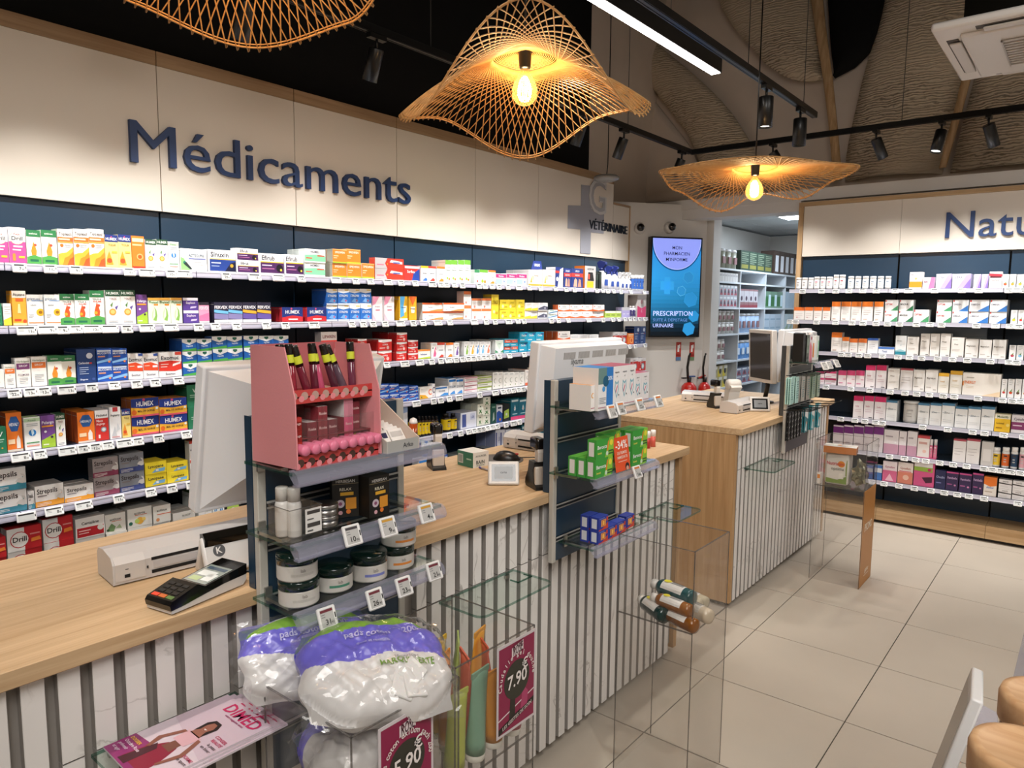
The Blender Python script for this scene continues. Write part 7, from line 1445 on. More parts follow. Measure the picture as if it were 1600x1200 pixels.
MB().bev(-.02, .02, -.145, .145, -.175, .19, .006, '#d6d3d0', 'plastic', M).build('frame', t)
MB().box(.0195, .0208, -.125, .125, -.15, .165, '#4d4b4a', 'gloss', M).build('screen', t)
MB().tube([(-.03, 0, .25), (-.05, 0, .12), (-.03, 0, .012)], .016, '#1a1716', 'plastic', 8).lathe([(.07, 0), (.07, .01)], 20, '#1a1716', 'plastic', TR(-.02, 0, 0)).build('stand', t)

t = thing('handheld_scanner', 'white rounded desk scanner behind the small reader, back counter', 'scanner', (-1.86, 4.62, ZC), R(-40))
MB().prism([(-.05, 0), (.05, 0), (.045, .03), (.01, .05), (.02, .10), (.05, .135), (.02, .16), (-.03, .15), (-.045, .10), (-.05, .04)], -.038, .038, 'y', '#d8d5d0', 'plastic').build('stand', t)
MB().lathe([(.030, -.045), (.036, -.03), (.036, .03), (.030, .045)], 20, '#dedbd6', 'plastic', TR(.0, 0, .15) @ RX(90)).build('scan_head', t)
for i, c in enumerate(('#6a8ac0', '#b02c2c', '#c8584a')):
    t = thing('lip_balm', '%s lip balm stick at the end of the middle counter' % ('blue', 'dark red', 'coral')[i], 'lip balm', (-1.60, 2.93+.05*i, ZC))
    MB().lathe([(.012, 0), (.012, .05)], 14, c, 'plastic').build('tube', t); MB().lathe([(.0122, .05), (.0122, .078), (.010, .08)], 14, '#e6e2de', 'plastic').build('cap', t)
y0 = yL(838, 1.9, -3.26)
m_ = MB().prism([(0, 0), (.10, 0), (.13, .12), (.11, .19), (.02, .19), (-.01, .12)], -.006, 0, 'x', '#22357a', 'card')
m_.quad((.0004, .005, .10), (.0004, .122, .10), (.0004, .118, .125), (.0004, .0, .125), '#c43a34'); m_.text('URGO', (.0006, .06, .15), (0,1,0), (0,0,1), .02, '#e8ecf6', 'card', 'c', .07)
m_.build('display_card', None, 'dark blue display card standing above the bandage cartons on the top left-wall shelf', 'display card', None, (-3.30, y0, ZL[0]+.0005))
for i, (px, w_) in enumerate(((716, .10), (738, .12), (756, .10))):
    t = thing('plastic_pack', '%s clear packet of supplies on the sixth left-wall shelf' % ('left', 'middle', 'right')[i], 'packet', (-3.20, yL(px, .72, -3.2), ZL[5]+.001), 0, 'clear packets on the sixth left-wall shelf')
    MB().bev(-.12, 0, 0, w_*1.4, 0, .075, .012, '#8f9a9c' if i != 1 else '#5f8a94', 'gloss').build('packet', t); MB().box(.0004, .001, .01, w_, .02, .06, '#c8d0d0', 'card').build('label', t)

# ---- clear bag shelves fixed to the counter fronts
def bag_shelf(label, y0, y1, x1, z=.790):
    t = thing('bag_shelf', label, 'shelf', (-1.498, (y0+y1)/2, z))
    r = .03; pts = [(-1.499, y0), (x1-r, y0)]+[(x1-r+r*math.sin(a), y0+r-r*math.cos(a)) for a in (.4, .8, 1.2, 1.57)]+[(x1-r+r*math.cos(a), y1-r+r*math.sin(a)) for a in (0, .4, .8, 1.2)]+[(x1-r, y1), (-1.499, y1)]
    m_ = MB(); n = len(pts)
    m_.add([(a, b_, z-.008) for a, b_ in pts]+[(a, b_, z) for a, b_ in pts], [tuple(range(n-1, -1, -1)), tuple(range(n, 2*n))], '#fff', 'glass')
    m_.add([(a, b_, z-.008) for a, b_ in pts]+[(a, b_, z) for a, b_ in pts], [(i, (i+1) % n, n+(i+1) % n, n+i) for i in range(n)], '#fff', 'glass_edge'); wb(m_, 'plate', t)
    m_ = MB()
    for yy in (y1-.09, y1-.02): m_.box(-1.44, -1.405, yy, yy+.004, z+.0002, z+.004, '#fff', 'glass_edge')
    m_.box(-1.409, -1.405, y1-.09, y1-.016, z+.0002, z+.004, '#fff', 'glass_edge'); wb(m_, 'finger_stop', t)
    wb(MB().box(-1.4995, -1.490, y0+.03, y0+.05, z-.02, z-.0085, '#a8a6a2', 'metal').box(-1.4995, -1.490, y1-.05, y1-.03, z-.02, z-.0085, '#a8a6a2', 'metal'), 'bracket', t)
bag_shelf('clear shelf on the front left counter, under the magazines', .52, .83, -1.315)
bag_shelf('empty clear bag shelf on the front of the middle counter', 1.50, 1.86, -1.325)
bag_shelf('empty clear bag shelf near the end of the middle counter', 2.73, 2.99, -1.32)
bag_shelf('empty clear bag shelf on the front of the back counter', 3.93, 4.31, -1.33)

# ---- magazines
def magazine(x, y, z, rz, lab, full):
    # local: page width along x' (0..W), height along y' (0..H); the head of the page points to +y'
    t = thing('magazine', lab, 'magazine', (x, y, z), rz, 'magazines on the clear shelf')
    W, H = .185, .262
    MB().box(0, W, 0, H, 0, .004, '#d8ccd2', 'card').box(.0005, W-.0005, .0005, H-.0005, .0008, .0032, '#c8bcc0', 'card').build('pages', t)
    m_ = MB(); zz = .0042
    def P(pts, c, k=1): m_.add([(a*W, b_*H, zz+.00015*k) for a, b_ in pts], [tuple(range(len(pts)))], c, 'card')
    P([(0,0),(1,0),(1,1),(0,1)], '#d3c3cc', 0)
    P([(0,.55),(1,.4),(1,1),(0,1)], '#cbb6c2', 1)
    P([(0,0),(.62,0),(.62,.10),(.5,.24),(.3,.26),(0,.24)], '#8e2f6a', 2)
    # printed woman: skirt, arms, top, head, hair
    P([(.30,.05),(.75,.05),(.72,.20),(.62,.36),(.44,.36),(.32,.22)], '#8c2038', 3); P([(.30,.02),(.46,.02),(.46,.26),(.36,.30)], '#4a1f28', 4); P([(.62,.30),(.44,.30),(.46,.40),(.60,.40)], '#7a4a3c', 4)
    P([(.40,.40),(.64,.40),(.66,.54),(.38,.54)], '#d8aab2', 5); P([(.42,.53),(.62,.53),(.60,.60),(.44,.60)], '#9a6250', 5)
    P([(.64,.52),(.70,.52),(.82,.34),(.74,.16),(.70,.17),(.75,.34)], '#8a5646', 6); P([(.40,.52),(.34,.52),(.24,.34),(.32,.22),(.36,.24),(.31,.35)], '#8a5646', 6)
    P([(.42,.56),(.40,.68),(.45,.74),(.57,.74),(.63,.68),(.61,.54),(.57,.60),(.46,.60)], '#241614', 7)
    P([(.46,.60),(.57,.60),(.59,.66),(.55,.71),(.48,.71),(.45,.66)], '#9a6250', 8)
    P([(.49,.625),(.55,.625),(.52,.61)], '#e8dcd8', 9)
    m_.text('DIMÉD', (.60*W, .855*H, zz+.001), (1,0,0), (0,1,0), .030, '#c2265c', 'card', 'c', .7*W)
    m_.text('votre magazine santé', (.6*W, .82*H, zz+.001), (1,0,0), (0,1,0), .006, '#9a3a64', 'card', 'c', .6*W)
    m_.text('le soin au quotidien', (.7*W, .94*H, zz+.001), (1,0,0), (0,1,0), .005, '#7a5a6a', 'card', 'c', .5*W)
    for i, (s, c) in enumerate((('DOSSIER', '#e8b83a'), ('Octobre Rose', '#e8d0dc'), ('prévenir', '#d8b8cc'), ('et agir', '#d8b8cc'))): m_.text(s, (.05*W, (.185-.045*i)*H, zz+.0014), (1,0,0), (0,1,0), .0075, c, 'card', 'l', .36*W)
    for i, (s, c) in enumerate((('CONSEIL', '#b8345c'), ('BEAUTÉ', '#b8345c'), ('la peau', '#5a4a52'), ('en hiver', '#5a4a52'))): m_.text(s, (.96*W, (.62-.045*i)*H, zz+.0014), (1,0,0), (0,1,0), .0075, c, 'card', 'r', .28*W)
    for i, (s, c) in enumerate((('FORME', '#b8345c'), ('le sport', '#5a4a52'))): m_.text(s, (.98*W, (.34-.045*i)*H, zz+.0014), (1,0,0), (0,1,0), .0075, c, 'card', 'r', .26*W)
    m_.build('cover', t)
for i, (dx, dy, dr, lb) in enumerate(((.012, .03, .03, 'bottom magazine of the pile on the clear shelf at the front counter'), (.006, .015, .02, 'middle magazine of the pile on the clear shelf at the front counter'), (0, 0, 0, 'top magazine with a woman in pink on its cover, clear shelf'))):
    magazine(-1.482+dx, .537+dy, .7905+.0048*i, dr-.03, lb, i == 2)

# ================================================================== ACRYLIC STANDS
def tower(label, x0, x1, y0, y1, zt=.887, zs=.605, orange=False):
    t = thing('acrylic_stand', label, 'display stand', ((x0+x1)/2, (y0+y1)/2, 0)); e = .004
    wb(MB().box(x0, x1, y0, y0+e, .002, zt, '#fff', 'acrylic'), 'front_panel', t); wb(MB().box(x0, x1, y1-e, y1, .002, zt, '#fff', 'acrylic'), 'back_panel', t)
    wb(MB().box(x0, x0+e, y0+e, y1-e, .002, zt, '#fff', 'acrylic'), 'left_panel', t)
    if orange:
        wb(MB().box(x1-e, x1, y0+e, y1-e, zs, zt, '#fff', 'acrylic'), 'right_panel', t)
        m_ = MB().box(x1-e, x1, y0+.001, y1-.001, .002, zs-.004, '#b87a34', 'card')
        m_.text('PROMO', (x1+.0006, (y0+y1)/2, .345), (0,1,0), (0,0,1), .05, '#f2e6d4', 'card', 'c', .18)
        m_.text('giphar', (x1+.0006, (y0+y1)/2+.02, .075), (0,1,0), (0,0,1), .026, '#f2e6d4', 'card', 'c', .11); m_.quad((x1+.0006, (y0+y1)/2-.045, .055), (x1+.0006, (y0+y1)/2+.07, .055), (x1+.0006, (y0+y1)/2+.07, .058), (x1+.0006, (y0+y1)/2-.045, .058), '#f2e6d4')
        wb(m_, 'orange_panel', t)
    else: wb(MB().box(x1-e, x1, y0+e, y1-e, .002, zt, '#fff', 'acrylic'), 'right_panel', t)
    wb(MB().box(x0+e, x1-e, y0+e, y1-e, zs-.004, zs, '#fff', 'acrylic'), 'inner_shelf', t)
    m_ = MB(); q = .0022
    for (a, b_, c, d_) in ((x0, x1, y0, y0+e), (x0, x1, y1-e, y1), (x0, x0+e, y0, y1), (x1-e, x1, y0, y1)):
        m_.box(a, b_, c, d_, zt, zt+q, '#fff', 'acrylic_edge')
    for (a, c) in ((x0, y0), (x1-q, y0), (x0, y1-q), (x1-q, y1-q)): m_.box(a-.0003, a+q+.0003, c-.0003, c+q+.0003, .002, zt, '#fff', 'acrylic_edge')
    m_.box(x0+e, x1-e, y0+e-.0005, y0+e+.001, zs-.005, zs+.0005, '#fff', 'acrylic_edge'); m_.box(x1-e-.001, x1-e+.0005, y0+e, y1-e, zs-.005, zs+.0005, '#fff', 'acrylic_edge'); wb(m_, 'polished_edge', t)
    return t
tower('clear acrylic stand overflowing with cotton packs at the front', -1.310, -1.020, .790, 1.082)
tower('clear acrylic stand full of coloured shower tubes', -1.340, -1.050, 1.100, 1.392)
tower('clear acrylic stand with a few bottles lying inside', -1.265, -.976, 2.165, 2.450)
tower('clear acrylic stand with orange PROMO side at the back counter', -1.304, -1.012, 4.585, 4.872, orange=True)
def poster(x, y0, y1, z0, z1, big, price, lab):
    t = thing('price_poster', lab, 'poster', (x, (y0+y1)/2, z0), 0, 'crimson price posters on the acrylic stands'); W, H = y1-y0, z1-z0
    MB().box(0, .0015, -W/2, W/2, 0, H, '#cfc6c8', 'card').build('card', t)
    m_ = MB(); X = .0016
    def P(pts, c, k): m_.add([(X+.00012*k, (a-.5)*W, b_*H) for a, b_ in pts], [tuple(range(len(pts)))], c, 'card')
    P([(.04,.03),(.96,.03),(.96,.97),(.04,.97)], '#8c2048', 0)
    P([(.04,.10),(.96,.24),(.96,.18),(.04,.03)], '#231c18', 1); P([(.04,.20),(.96,.335),(.96,.32),(.04,.185)], '#e0d4d4', 2); P([(.30,.12),(.46,.14),(.46,.46),(.34,.42)], '#2a2420', 3); P([(.60,.18),(.78,.2),(.80,.34),(.66,.44)], '#b0406a', 3)
    P([(.5+.33*math.cos(2*math.pi*i/28), .55+.33*W/H*math.sin(2*math.pi*i/28)) for i in range(28)], '#33332a', 4)
    P([(.36,.845),(.66,.885),(.66,.955),(.36,.92)], '#e6d8da', 5); P([(.36,.815),(.66,.85),(.66,.885),(.36,.845)], '#e6d8da', 5)
    m_.text('OCTOBRE', (X+.002, .01*W, .895*H), (0,1,.12), (0,0,1), .018*H/.23, '#6c1a3a', 'card', 'c', .26*W, False); m_.text('ROSE', (X+.002, .01*W, .84*H), (0,1,.12), (0,0,1), .024*H/.23, '#3a1422', 'card', 'c', .24*W, .006)
    m_.text(price, (X+.002, 0, .49*H), (0,1,.05), (0,0,1), .034*H/.23, '#ece4e0', 'card', 'c', .5*W); m_.text('€', (X+.002, .20*W, .63*H), (0,1,0), (0,0,1), .026*H/.23, '#ece4e0', 'card', 'c')
    n = len(big)
    for i, ch in enumerate(big):
        if ch == ' ': continue
        a = math.pi*(1.02-1.04*i/(n-1)); r = .40*W; u = Vector((0, math.sin(a), -math.cos(a))); w2 = Vector((0, math.cos(a), math.sin(a)))
        m_.text(ch, Vector((X+.002, 0, .55*H))+w2*r, u, w2, .0125*H/.23, '#e6dcd8', 'card', 'c')
    m_.text('LES GESTES DE SOIN', (X+.0024, .0, .125*H), (0,1,.22), (0,0,1), .009*H/.23, '#d8ccc8', 'card', 'c', .8*W, True); m_.build('printed_face', t)
poster(-1.0185, .853, 1.000, .645, .876, 'pads coton 8x10cm sach 200', '5.90', 'crimson price poster reading 5.90 on the stand of cotton packs')
poster(-1.0485, 1.242, 1.392, .650, .881, 'Caudalie gel douche', '7.90', 'crimson price poster reading 7.90 on the stand of shower tubes')

# cotton packs: pillow-shaped clear bags of white pads with a violet and green printed band
def cotton(label, M, seed, a=.17, b_=.125, c=.070):
    t = thing('cotton_pack', label, 'cotton pack', (0, 0, 0), 0, 'cotton pad packs in the acrylic stand'); t.matrix_world = M
    rr = random.Random(seed); ph = [rr.uniform(0, 6.28) for _ in range(8)]
    def Hh(u, v):
        q = 1-abs(u)**3.2-abs(v)**3.2
        if q <= 0: return 0.0
        e = .05*math.sin(9*u+ph[0]+3*v)+.045*math.sin(11*v+ph[1]-4*u)+.03*math.sin(23*u+7*v+ph[2])+.03*math.sin(19*v-13*u+ph[3])+.03*math.sin(31*u+ph[4])*math.sin(27*v+ph[5])+(.06*abs(math.sin(14*u+9*v+ph[6]))-.03)*(1 if v < 0 else .35)
        return c*(q**.42)*(1+e)
    n = 84; v = []; f = []; col = []
    for s in (1, -1):
        o = len(v)
        for i in range(n+1):
            for j in range(n+1):
                u = -1+2*i/n; w_ = -1+2*j/n
                ru = 1-.10*abs(w_)**4+.03*math.sin(8*w_+ph[6]); rv = 1-.10*abs(u)**4+.03*math.sin(7*u+ph[7])
                v.append((a*u*ru, b_*w_*rv, s*Hh(u, w_)))
        for i in range(n):
            for j in range(n):
                k = o+i*(n+1)+j; q = (k, k+n+1, k+n+2, k+1); f.append(q if s > 0 else q[::-1])
                u = -1+2*(i+.5)/n; w_ = -1+2*(j+.5)/n; wav = .08*math.sin(3*u+ph[0])
                if w_ > .62+wav and s > 0: cc = '#7fae2e' if w_ < .93 else '#e2e0dc'
                elif w_ > -.08+wav*1.5+.22*u*u*(1 if u < 0 else .4): cc = '#6c63cf'
                else: cc = '#dcd9d5'
                col.append(cc)
    m_ = MB().add(v, f, [C(q) for q in col], 'plastic', True)
    m_.build('bag', t)
    # printed words follow the surface
    m_ = MB()
    def tx(s, u, w_, h, cl, mw):
        k0 = len(m_.v); m_.text(s, (u*a, w_*b_, 0), (1,0,0), (0,1,0), h, cl, 'card', 'c', mw)
        for i in range(k0, len(m_.v)):
            x, y, _ = m_.v[i]; m_.v[i] = (x, y, Hh(x/a, y/b_)+.0045)
    def tx(s, u, w_, h, cl, mw, _f=tx):
        nonlocal m_
        m_ = MB(); _f(s, u, w_, h, cl, mw); m_.build('print', t)
    tx('MARQUE VERTE', .30, -.26, .015, '#6f9a2a', .12); tx('LABORATOIRE', .30, -.12, .006, '#8a8a88', .10); tx('pads coton', -.15, .40, .016, '#c8c4ea', .12); tx('doux et résistants', -.1, .22, .007, '#b8b4e2', .1); tx('200', .45, .44, .016, '#b8b4e2', .04)
    # loose clear film gathered at the ends
    for s in (-1, 1):
        m_ = MB(); v = []; f = []; o = 0
        for j in range(13):
            w_ = -1+2*j/12
            v.append((s*a*.93, b_*w_*.8, .02*math.sin(5*w_+ph[1])+Hh(s*.93, w_*.8)*.5)); v.append((s*(a*1.10+.012*math.sin(9*w_+ph[2])), b_*w_*.62, .012*math.sin(7*w_+ph[3])-.008))
        for j in range(12): k = o+2*j; f.append((k, k+1, k+3, k+2))
        m_.add(v, f, '#fff', 'film', True).build('film_end', t)
    # outer clear film, looser than the contents
    v = []; f = []; n = 30; m_ = MB()
    for i in range(n+1):
        for j in range(n+1):
            u = -1+2*i/n; w_ = -1+2*j/n
            v.append((a*u*1.05, b_*w_*1.06, Hh(u*.97, w_*.97)*1.07+.003+.004*math.sin(13*u+5*w_)*math.sin(11*w_-4*u)))
    for i in range(n):
        for j in range(n): k = i*(n+1)+j; f.append((k, k+n+1, k+n+2, k+1))
    m_.add(v, f, '#fff', 'film', True).build('clear_film', t)
    for k in range(4):      # stacked square pads showing through the clear end
        q = MB(); px_, py_ = a*(.18+.16*(k % 2)), -b_*(.40+.22*(k//2)); hh = Hh(px_/a, py_/b_)
        q.bev(-.026, .026, -.024, .024, -.012, .003, .003, '#e6e4e0', 'fabric', TR(px_, py_, hh) @ RZ(20+25*k) @ RX(12) @ RY(-6)); q.build('cotton_pad', t)
cotton('top cotton pack lying across the acrylic stand, violet and green print upwards', TR(-1.130, .942, .918) @ RZ(62) @ RX(28) @ RY(10), 1, .160, .118, .060)
cotton('rear cotton pack leaning against the front panel, behind the top one', TR(-1.325, .915, .905) @ RZ(70) @ RX(50) @ RY(6), 5, .150, .090, .040)
cotton('cotton pack wedged inside the acrylic stand below the others', TR(-1.165, .935, .752) @ RZ(75) @ RX(-3), 9, .128, .120, .056)
cotton('lowest cotton pack at the bottom of the acrylic stand', TR(-1.165, .935, .650) @ RZ(15), 12, .122, .120, .040)
# shower tubes
def tube_(lab, x, y, z, rz, c, h=.19, lean=0, w_=.034):
    t = thing('shower_tube', lab, 'tube', (x, y, z), rz, 'shower tubes in the acrylic stand'); t.rotation_euler = (lean, R(4)*math.sin(x*50), rz)
    v = []; f = []; n = 18; L = 7
    for i in range(L+1):
        u = i/L
        for k in range(n):
            a = 2*math.pi*k/n; rx = .026*(1-u)+.0016*u; ry = .026*(1-u)+w_*u
            v.append((rx*math.cos(a), ry*math.sin(a), .018+(h-.018)*u))
    for i in range(L):
        for k in range(n): f.append((i*n+k, i*n+(k+1) % n, (i+1)*n+(k+1) % n, (i+1)*n+k))
    f += [tuple(range(n-1, -1, -1)), tuple(L*n+k for k in range(n))]
    MB().add(v, f, c, 'plastic', True).build('body', t)
    MB().lathe([(.024, 0), (.025, .002), (.025, .018)], 18, '#d8d4c8', 'plastic').build('cap', t)
    m_ = MB().box(-.0022, .0022, -w_, w_, h-.012, h+.002, c, 'plastic'); m_.build('crimp', t)
TUB = [('lime green tube at the near right corner', -1.092, 1.140, .0, '#b9c25a', .200), ('yellow-green tube near the front left', -1.215, 1.135, 1.3, '#c4c060', .205), ('sea-green tube in the middle', -1.092, 1.212, .1, '#7fa890', .225), ('amber orange tube behind the poster', -1.095, 1.282, -.1, '#d08a2a', .20), 
       ('pink-red tube at the far right', -1.092, 1.350, 0, '#c8506a', .185), ('orange tube at the rear left', -1.165, 1.200, .4, '#e0902c', .235), ('yellow tube at the rear', -1.235, 1.215, .2, '#d8b040', .255), ('coral tube in the middle', -1.160, 1.265, 1.1, '#d8705a', .23), ('pale green tube at the back', -1.235, 1.285, .8, '#a9bc70', .235), ('amber tube at the back corner', -1.225, 1.350, .3, '#e0a040', .23), ('red tube at the back', -1.155, 1.345, 1.0, '#d0604a', .215), ('bright green tube at the rear left corner', -1.295, 1.150, .2, '#8ab83a', .26)]
for lb, x, y, rz, c, h in TUB: tube_('%s of the shower-tube stand' % lb, x, y, .6055, rz, c, h, R(4)*math.cos(y*40))
# bottles lying in the third stand
def lying(lab, x, y, z, rz, c, L=.15, r=.024, cap='#dcd8d2', yellow=True, pitch=0, mat='gloss', label='#dedbd6'):
    t = thing('bottle', lab, 'bottle', (x, y, z+r), rz, 'bottles lying in the acrylic stand'); t.rotation_euler = (0, pitch, rz)
    M = RY(90)
    MB().lathe([(r*.5, -L*.5), (r*.94, -L*.48), (r, -L*.42), (r, L*.26), (r*.75, L*.34), (r*.45, L*.37)], 20, c, mat, M).build('body', t)
    MB().lathe([(r*.62, L*.355), (r*.64, L*.49), (r*.5, L*.5)], 16, cap, 'plastic', M).build('cap', t)
    m_ = MB()
    for k in range(8):
        a0, a1 = R(-72+18*k), R(-72+18*(k+1)); q = r*1.012
        m_.quad((-L*.30, q*math.sin(a0), q*math.cos(a0)), (L*.20, q*math.sin(a0), q*math.cos(a0)), (L*.20, q*math.sin(a1), q*math.cos(a1)), (-L*.30, q*math.sin(a1), q*math.cos(a1)), label)
    for k in range(3): m_.box(-L*.26, L*.02, -r*.3+.006*k, -r*.3+.002+.006*k, r*1.0, r*1.03, '#5a5a5c', 'card')
    if yellow: m_.add([(L*.12+r*.5*math.cos(a), r*.42*math.sin(a), r*1.035) for a in [2*math.pi*i/16 for i in range(16)]], [tuple(range(16))], '#e0d42a', 'card')
    m_.build('label_wrap', t)
lying('dark green bottle with yellow spot, leftmost in the acrylic stand', -1.150, 2.215, .6055, R(150), '#14302e', .16, .028)
lying('teal bottle lying on top of the others, white label', -1.105, 2.275, .658, R(168), '#1d4a4e', .18, .029)
lying('upper amber bottle at the front of the pile', -1.075, 2.205, .645, R(170), '#8a5420', .165, .025)
lying('lower amber bottle at the front of the pile', -1.045, 2.195, .6055, R(164), '#7a4818', .165, .026, yellow=True)
lying('clear bottle at the right of the pile', -1.040, 2.300, .6055, R(160), '#b8a892', .17, .027, yellow=False, label='#c8c2b8')
lying('clear bottle behind the teal one', -1.110, 2.350, .6055, R(172), '#c0b49a', .17, .027, label='#cfc8bc')
lying('pale bottle at the rear of the pile', -1.100, 2.400, .6055, R(165), '#b9ae94', .16, .024)
# goods in the back stand
t = thing('nutrition_pouch', 'white and green nutrition tub inside the PROMO stand', 'tub', (-1.195, 4.705, .6055))
MB().bev(-.07, .07, -.05, .05, 0, .20, .016, '#d6d2ca', 'card').build('body', t)
m_ = MB()
def F(pts, c, k): m_.add([(-.066+a*.132, -.0502-.00015*k, b_*.2) for a, b_ in pts], [tuple(range(len(pts)))], c, 'card')
F([(.04,.05),(.96,.05),(.96,.30),(.55,.16),(.04,.20)], '#7a9048', 1); F([(.90,.3),(.96,.3),(.96,.80),(.93,.8),(.9,.6)], '#7a9048', 1); F([(.6,.2),(.82,.2),(.80,.38),(.62,.38)], '#e0dcd2', 2); F([(.70+.16*math.cos(2*math.pi*i/14), .66+.10*math.sin(2*math.pi*i/14)) for i in range(14)], '#e08a2a', 2)
m_.text('Nutristim', (-.008, -.0512, .122), (1,0,0), (0,0,1), .022, '#b8283a', 'card', 'c', .10); m_.text('optima', (.006, -.0512, .092), (1,0,0), (0,0,1), .020, '#3a3a38', 'card', 'c', .075, False); m_.build('front_print', t)
t = cbox('supplement_box', (-1.045, 4.645, .806), .185, .105, .042, '#c47a3c', None, 'flat white and orange box lying on top of the nutrition tub', None, '#e2ded8', side='#b87038'); t.rotation_euler = (0, 0, R(8)); t.location = (-1.085, 4.645, .8065)
m_ = MB(); m_.quad((-.16, .03, .0425), (-.05, .03, .0425), (-.05, .036, .0425), (-.16, .036, .0425), '#8a7a6a'); m_.add([(-.10+.014*math.cos(a), .062+.014*math.sin(a), .0426) for a in [2*math.pi*i/14 for i in range(14)]], [tuple(range(14))], '#e0822c', 'card'); m_.build('lid_print', t)
t = thing('foil_bag', 'crinkled silver-green foil bag beside the nutrition tub', 'bag', (-1.065, 4.70, .6055)); rr = random.Random(4)
bm = bmesh.new(); bmesh.ops.create_icosphere(bm, subdivisions=3, radius=1)
for q in bm.verts:
    n = 1+.16*math.sin(5*q.co.x+3*q.co.z)+.12*math.sin(9*q.co.z+4*q.co.y)+rr.uniform(-.08, .08); q.co = Vector((q.co.x*.044*n, q.co.y*.06*n, .082+q.co.z*.074*n))
MB().bm(bm, '#a9a890', 'metal').build('foil', t)
t = thing('sample_pack', 'small white and orange sample pack inside the PROMO stand', 'pack', (-1.285, 4.63, .6055)); MB().bev(-.010, .010, -.02, .02, 0, .07, .002, '#e2dcd4', 'card').build('body', t); MB().box(-.008, .008, -.0208, -.0202, .035, .06, '#e08a3a', 'card').build('front_print', t)

# ================================================================== FOREGROUND SHELF AT THE LOWER RIGHT
FX = .022
t = thing('shelf_unit', 'nearest shelf edge with violet clear rail at the lower right', 'shelf', (FX, .9, 1.13))
wb(MB().box(FX-.045, FX+.42, .35, 1.45, 1.145, 1.158, '#fff', 'white_wall'), 'shelf_board', t)
wb(MB().prism([(FX+q[0], q[1]) for q in ((-.044, 1.160), (-.046, 1.166), (-.064, 1.168), (-.082, 1.152), (-.086, 1.118), (-.078, 1.108), (-.070, 1.114), (-.072, 1.142), (-.060, 1.152), (-.044, 1.144))], .35, 1.455, 'y', '#fff', 'rail').box(FX-.0605, FX-.0585, .35, 1.455, 1.166, 1.170, '#fff', 'rail'), 'price_rail', t)
for y in (.36, 1.40): wb(MB().box(FX+.02, FX+.40, y, y+.03, 0, 1.145, '#fff', 'white_wall'), 'side_panel', t)
t = thing('price_tag_large', 'large white electronic price tag seen edge-on at the lower right', 'price tag', (-.074, 1.05, 1.175), R(6))
M = TR(-.020, 0, .005) @ RY(13)
MB().bev(-.008, .006, -.05, .045, -.13, .04, .003, '#dcdad8', 'plastic', M).build('housing', t)
MB().box(-.0086, -.0078, -.044, .039, -.12, .03, '#b4b0aa', 'plastic', M).build('tag_display', t)
MB().prism([(-.02, .012), (.012, .002), (.012, -.010), (.004, -.010), (-.02, .0)], -.02, .02, 'y', '#fff', 'rail').build('clip', t)
def wjar(lab, x, y, z, c):
    t = thing('honey_jar', lab, 'jar', (x, y, z), 0, 'glass jars with wooden lids')
    MB().lathe([(.030, 0), (.034, .004), (.034, .100), (.031, .110)], 32, c, 'gloss').build('glass', t)
    MB().lathe([(.0335, .106), (.036, .108), (.0362, .127), (.0345, .132), (.030, .1325), (.028, .1305), (.001, .130)], 36, '#fff', 'lid_wood').build('lid', t)
    MB().lathe([(.0343, .02), (.0343, .085)], 32, '#a88a78' if c != '#b87a1c' else '#b8862c', 'card', cap=False).build('label_wrap', t)
wb(MB().box(-.030, .40, .36, .80, 1.1585, 1.2495, '#fff', 'white_wall'), 'riser', bpy.data.objects['shelf_unit'])
for px, py, lb, c in ((1575, 1090, 'wooden-lidded jar with brown label, farther one at the right edge', '#8a6a5a'), (1527, 1172, 'wooden-lidded jar with amber contents, nearer one at the lower right', '#b87a1c')):
    P = onz(px, py, 1.382); wjar(lb, P.x+.028, P.y+.023, 1.25, c)

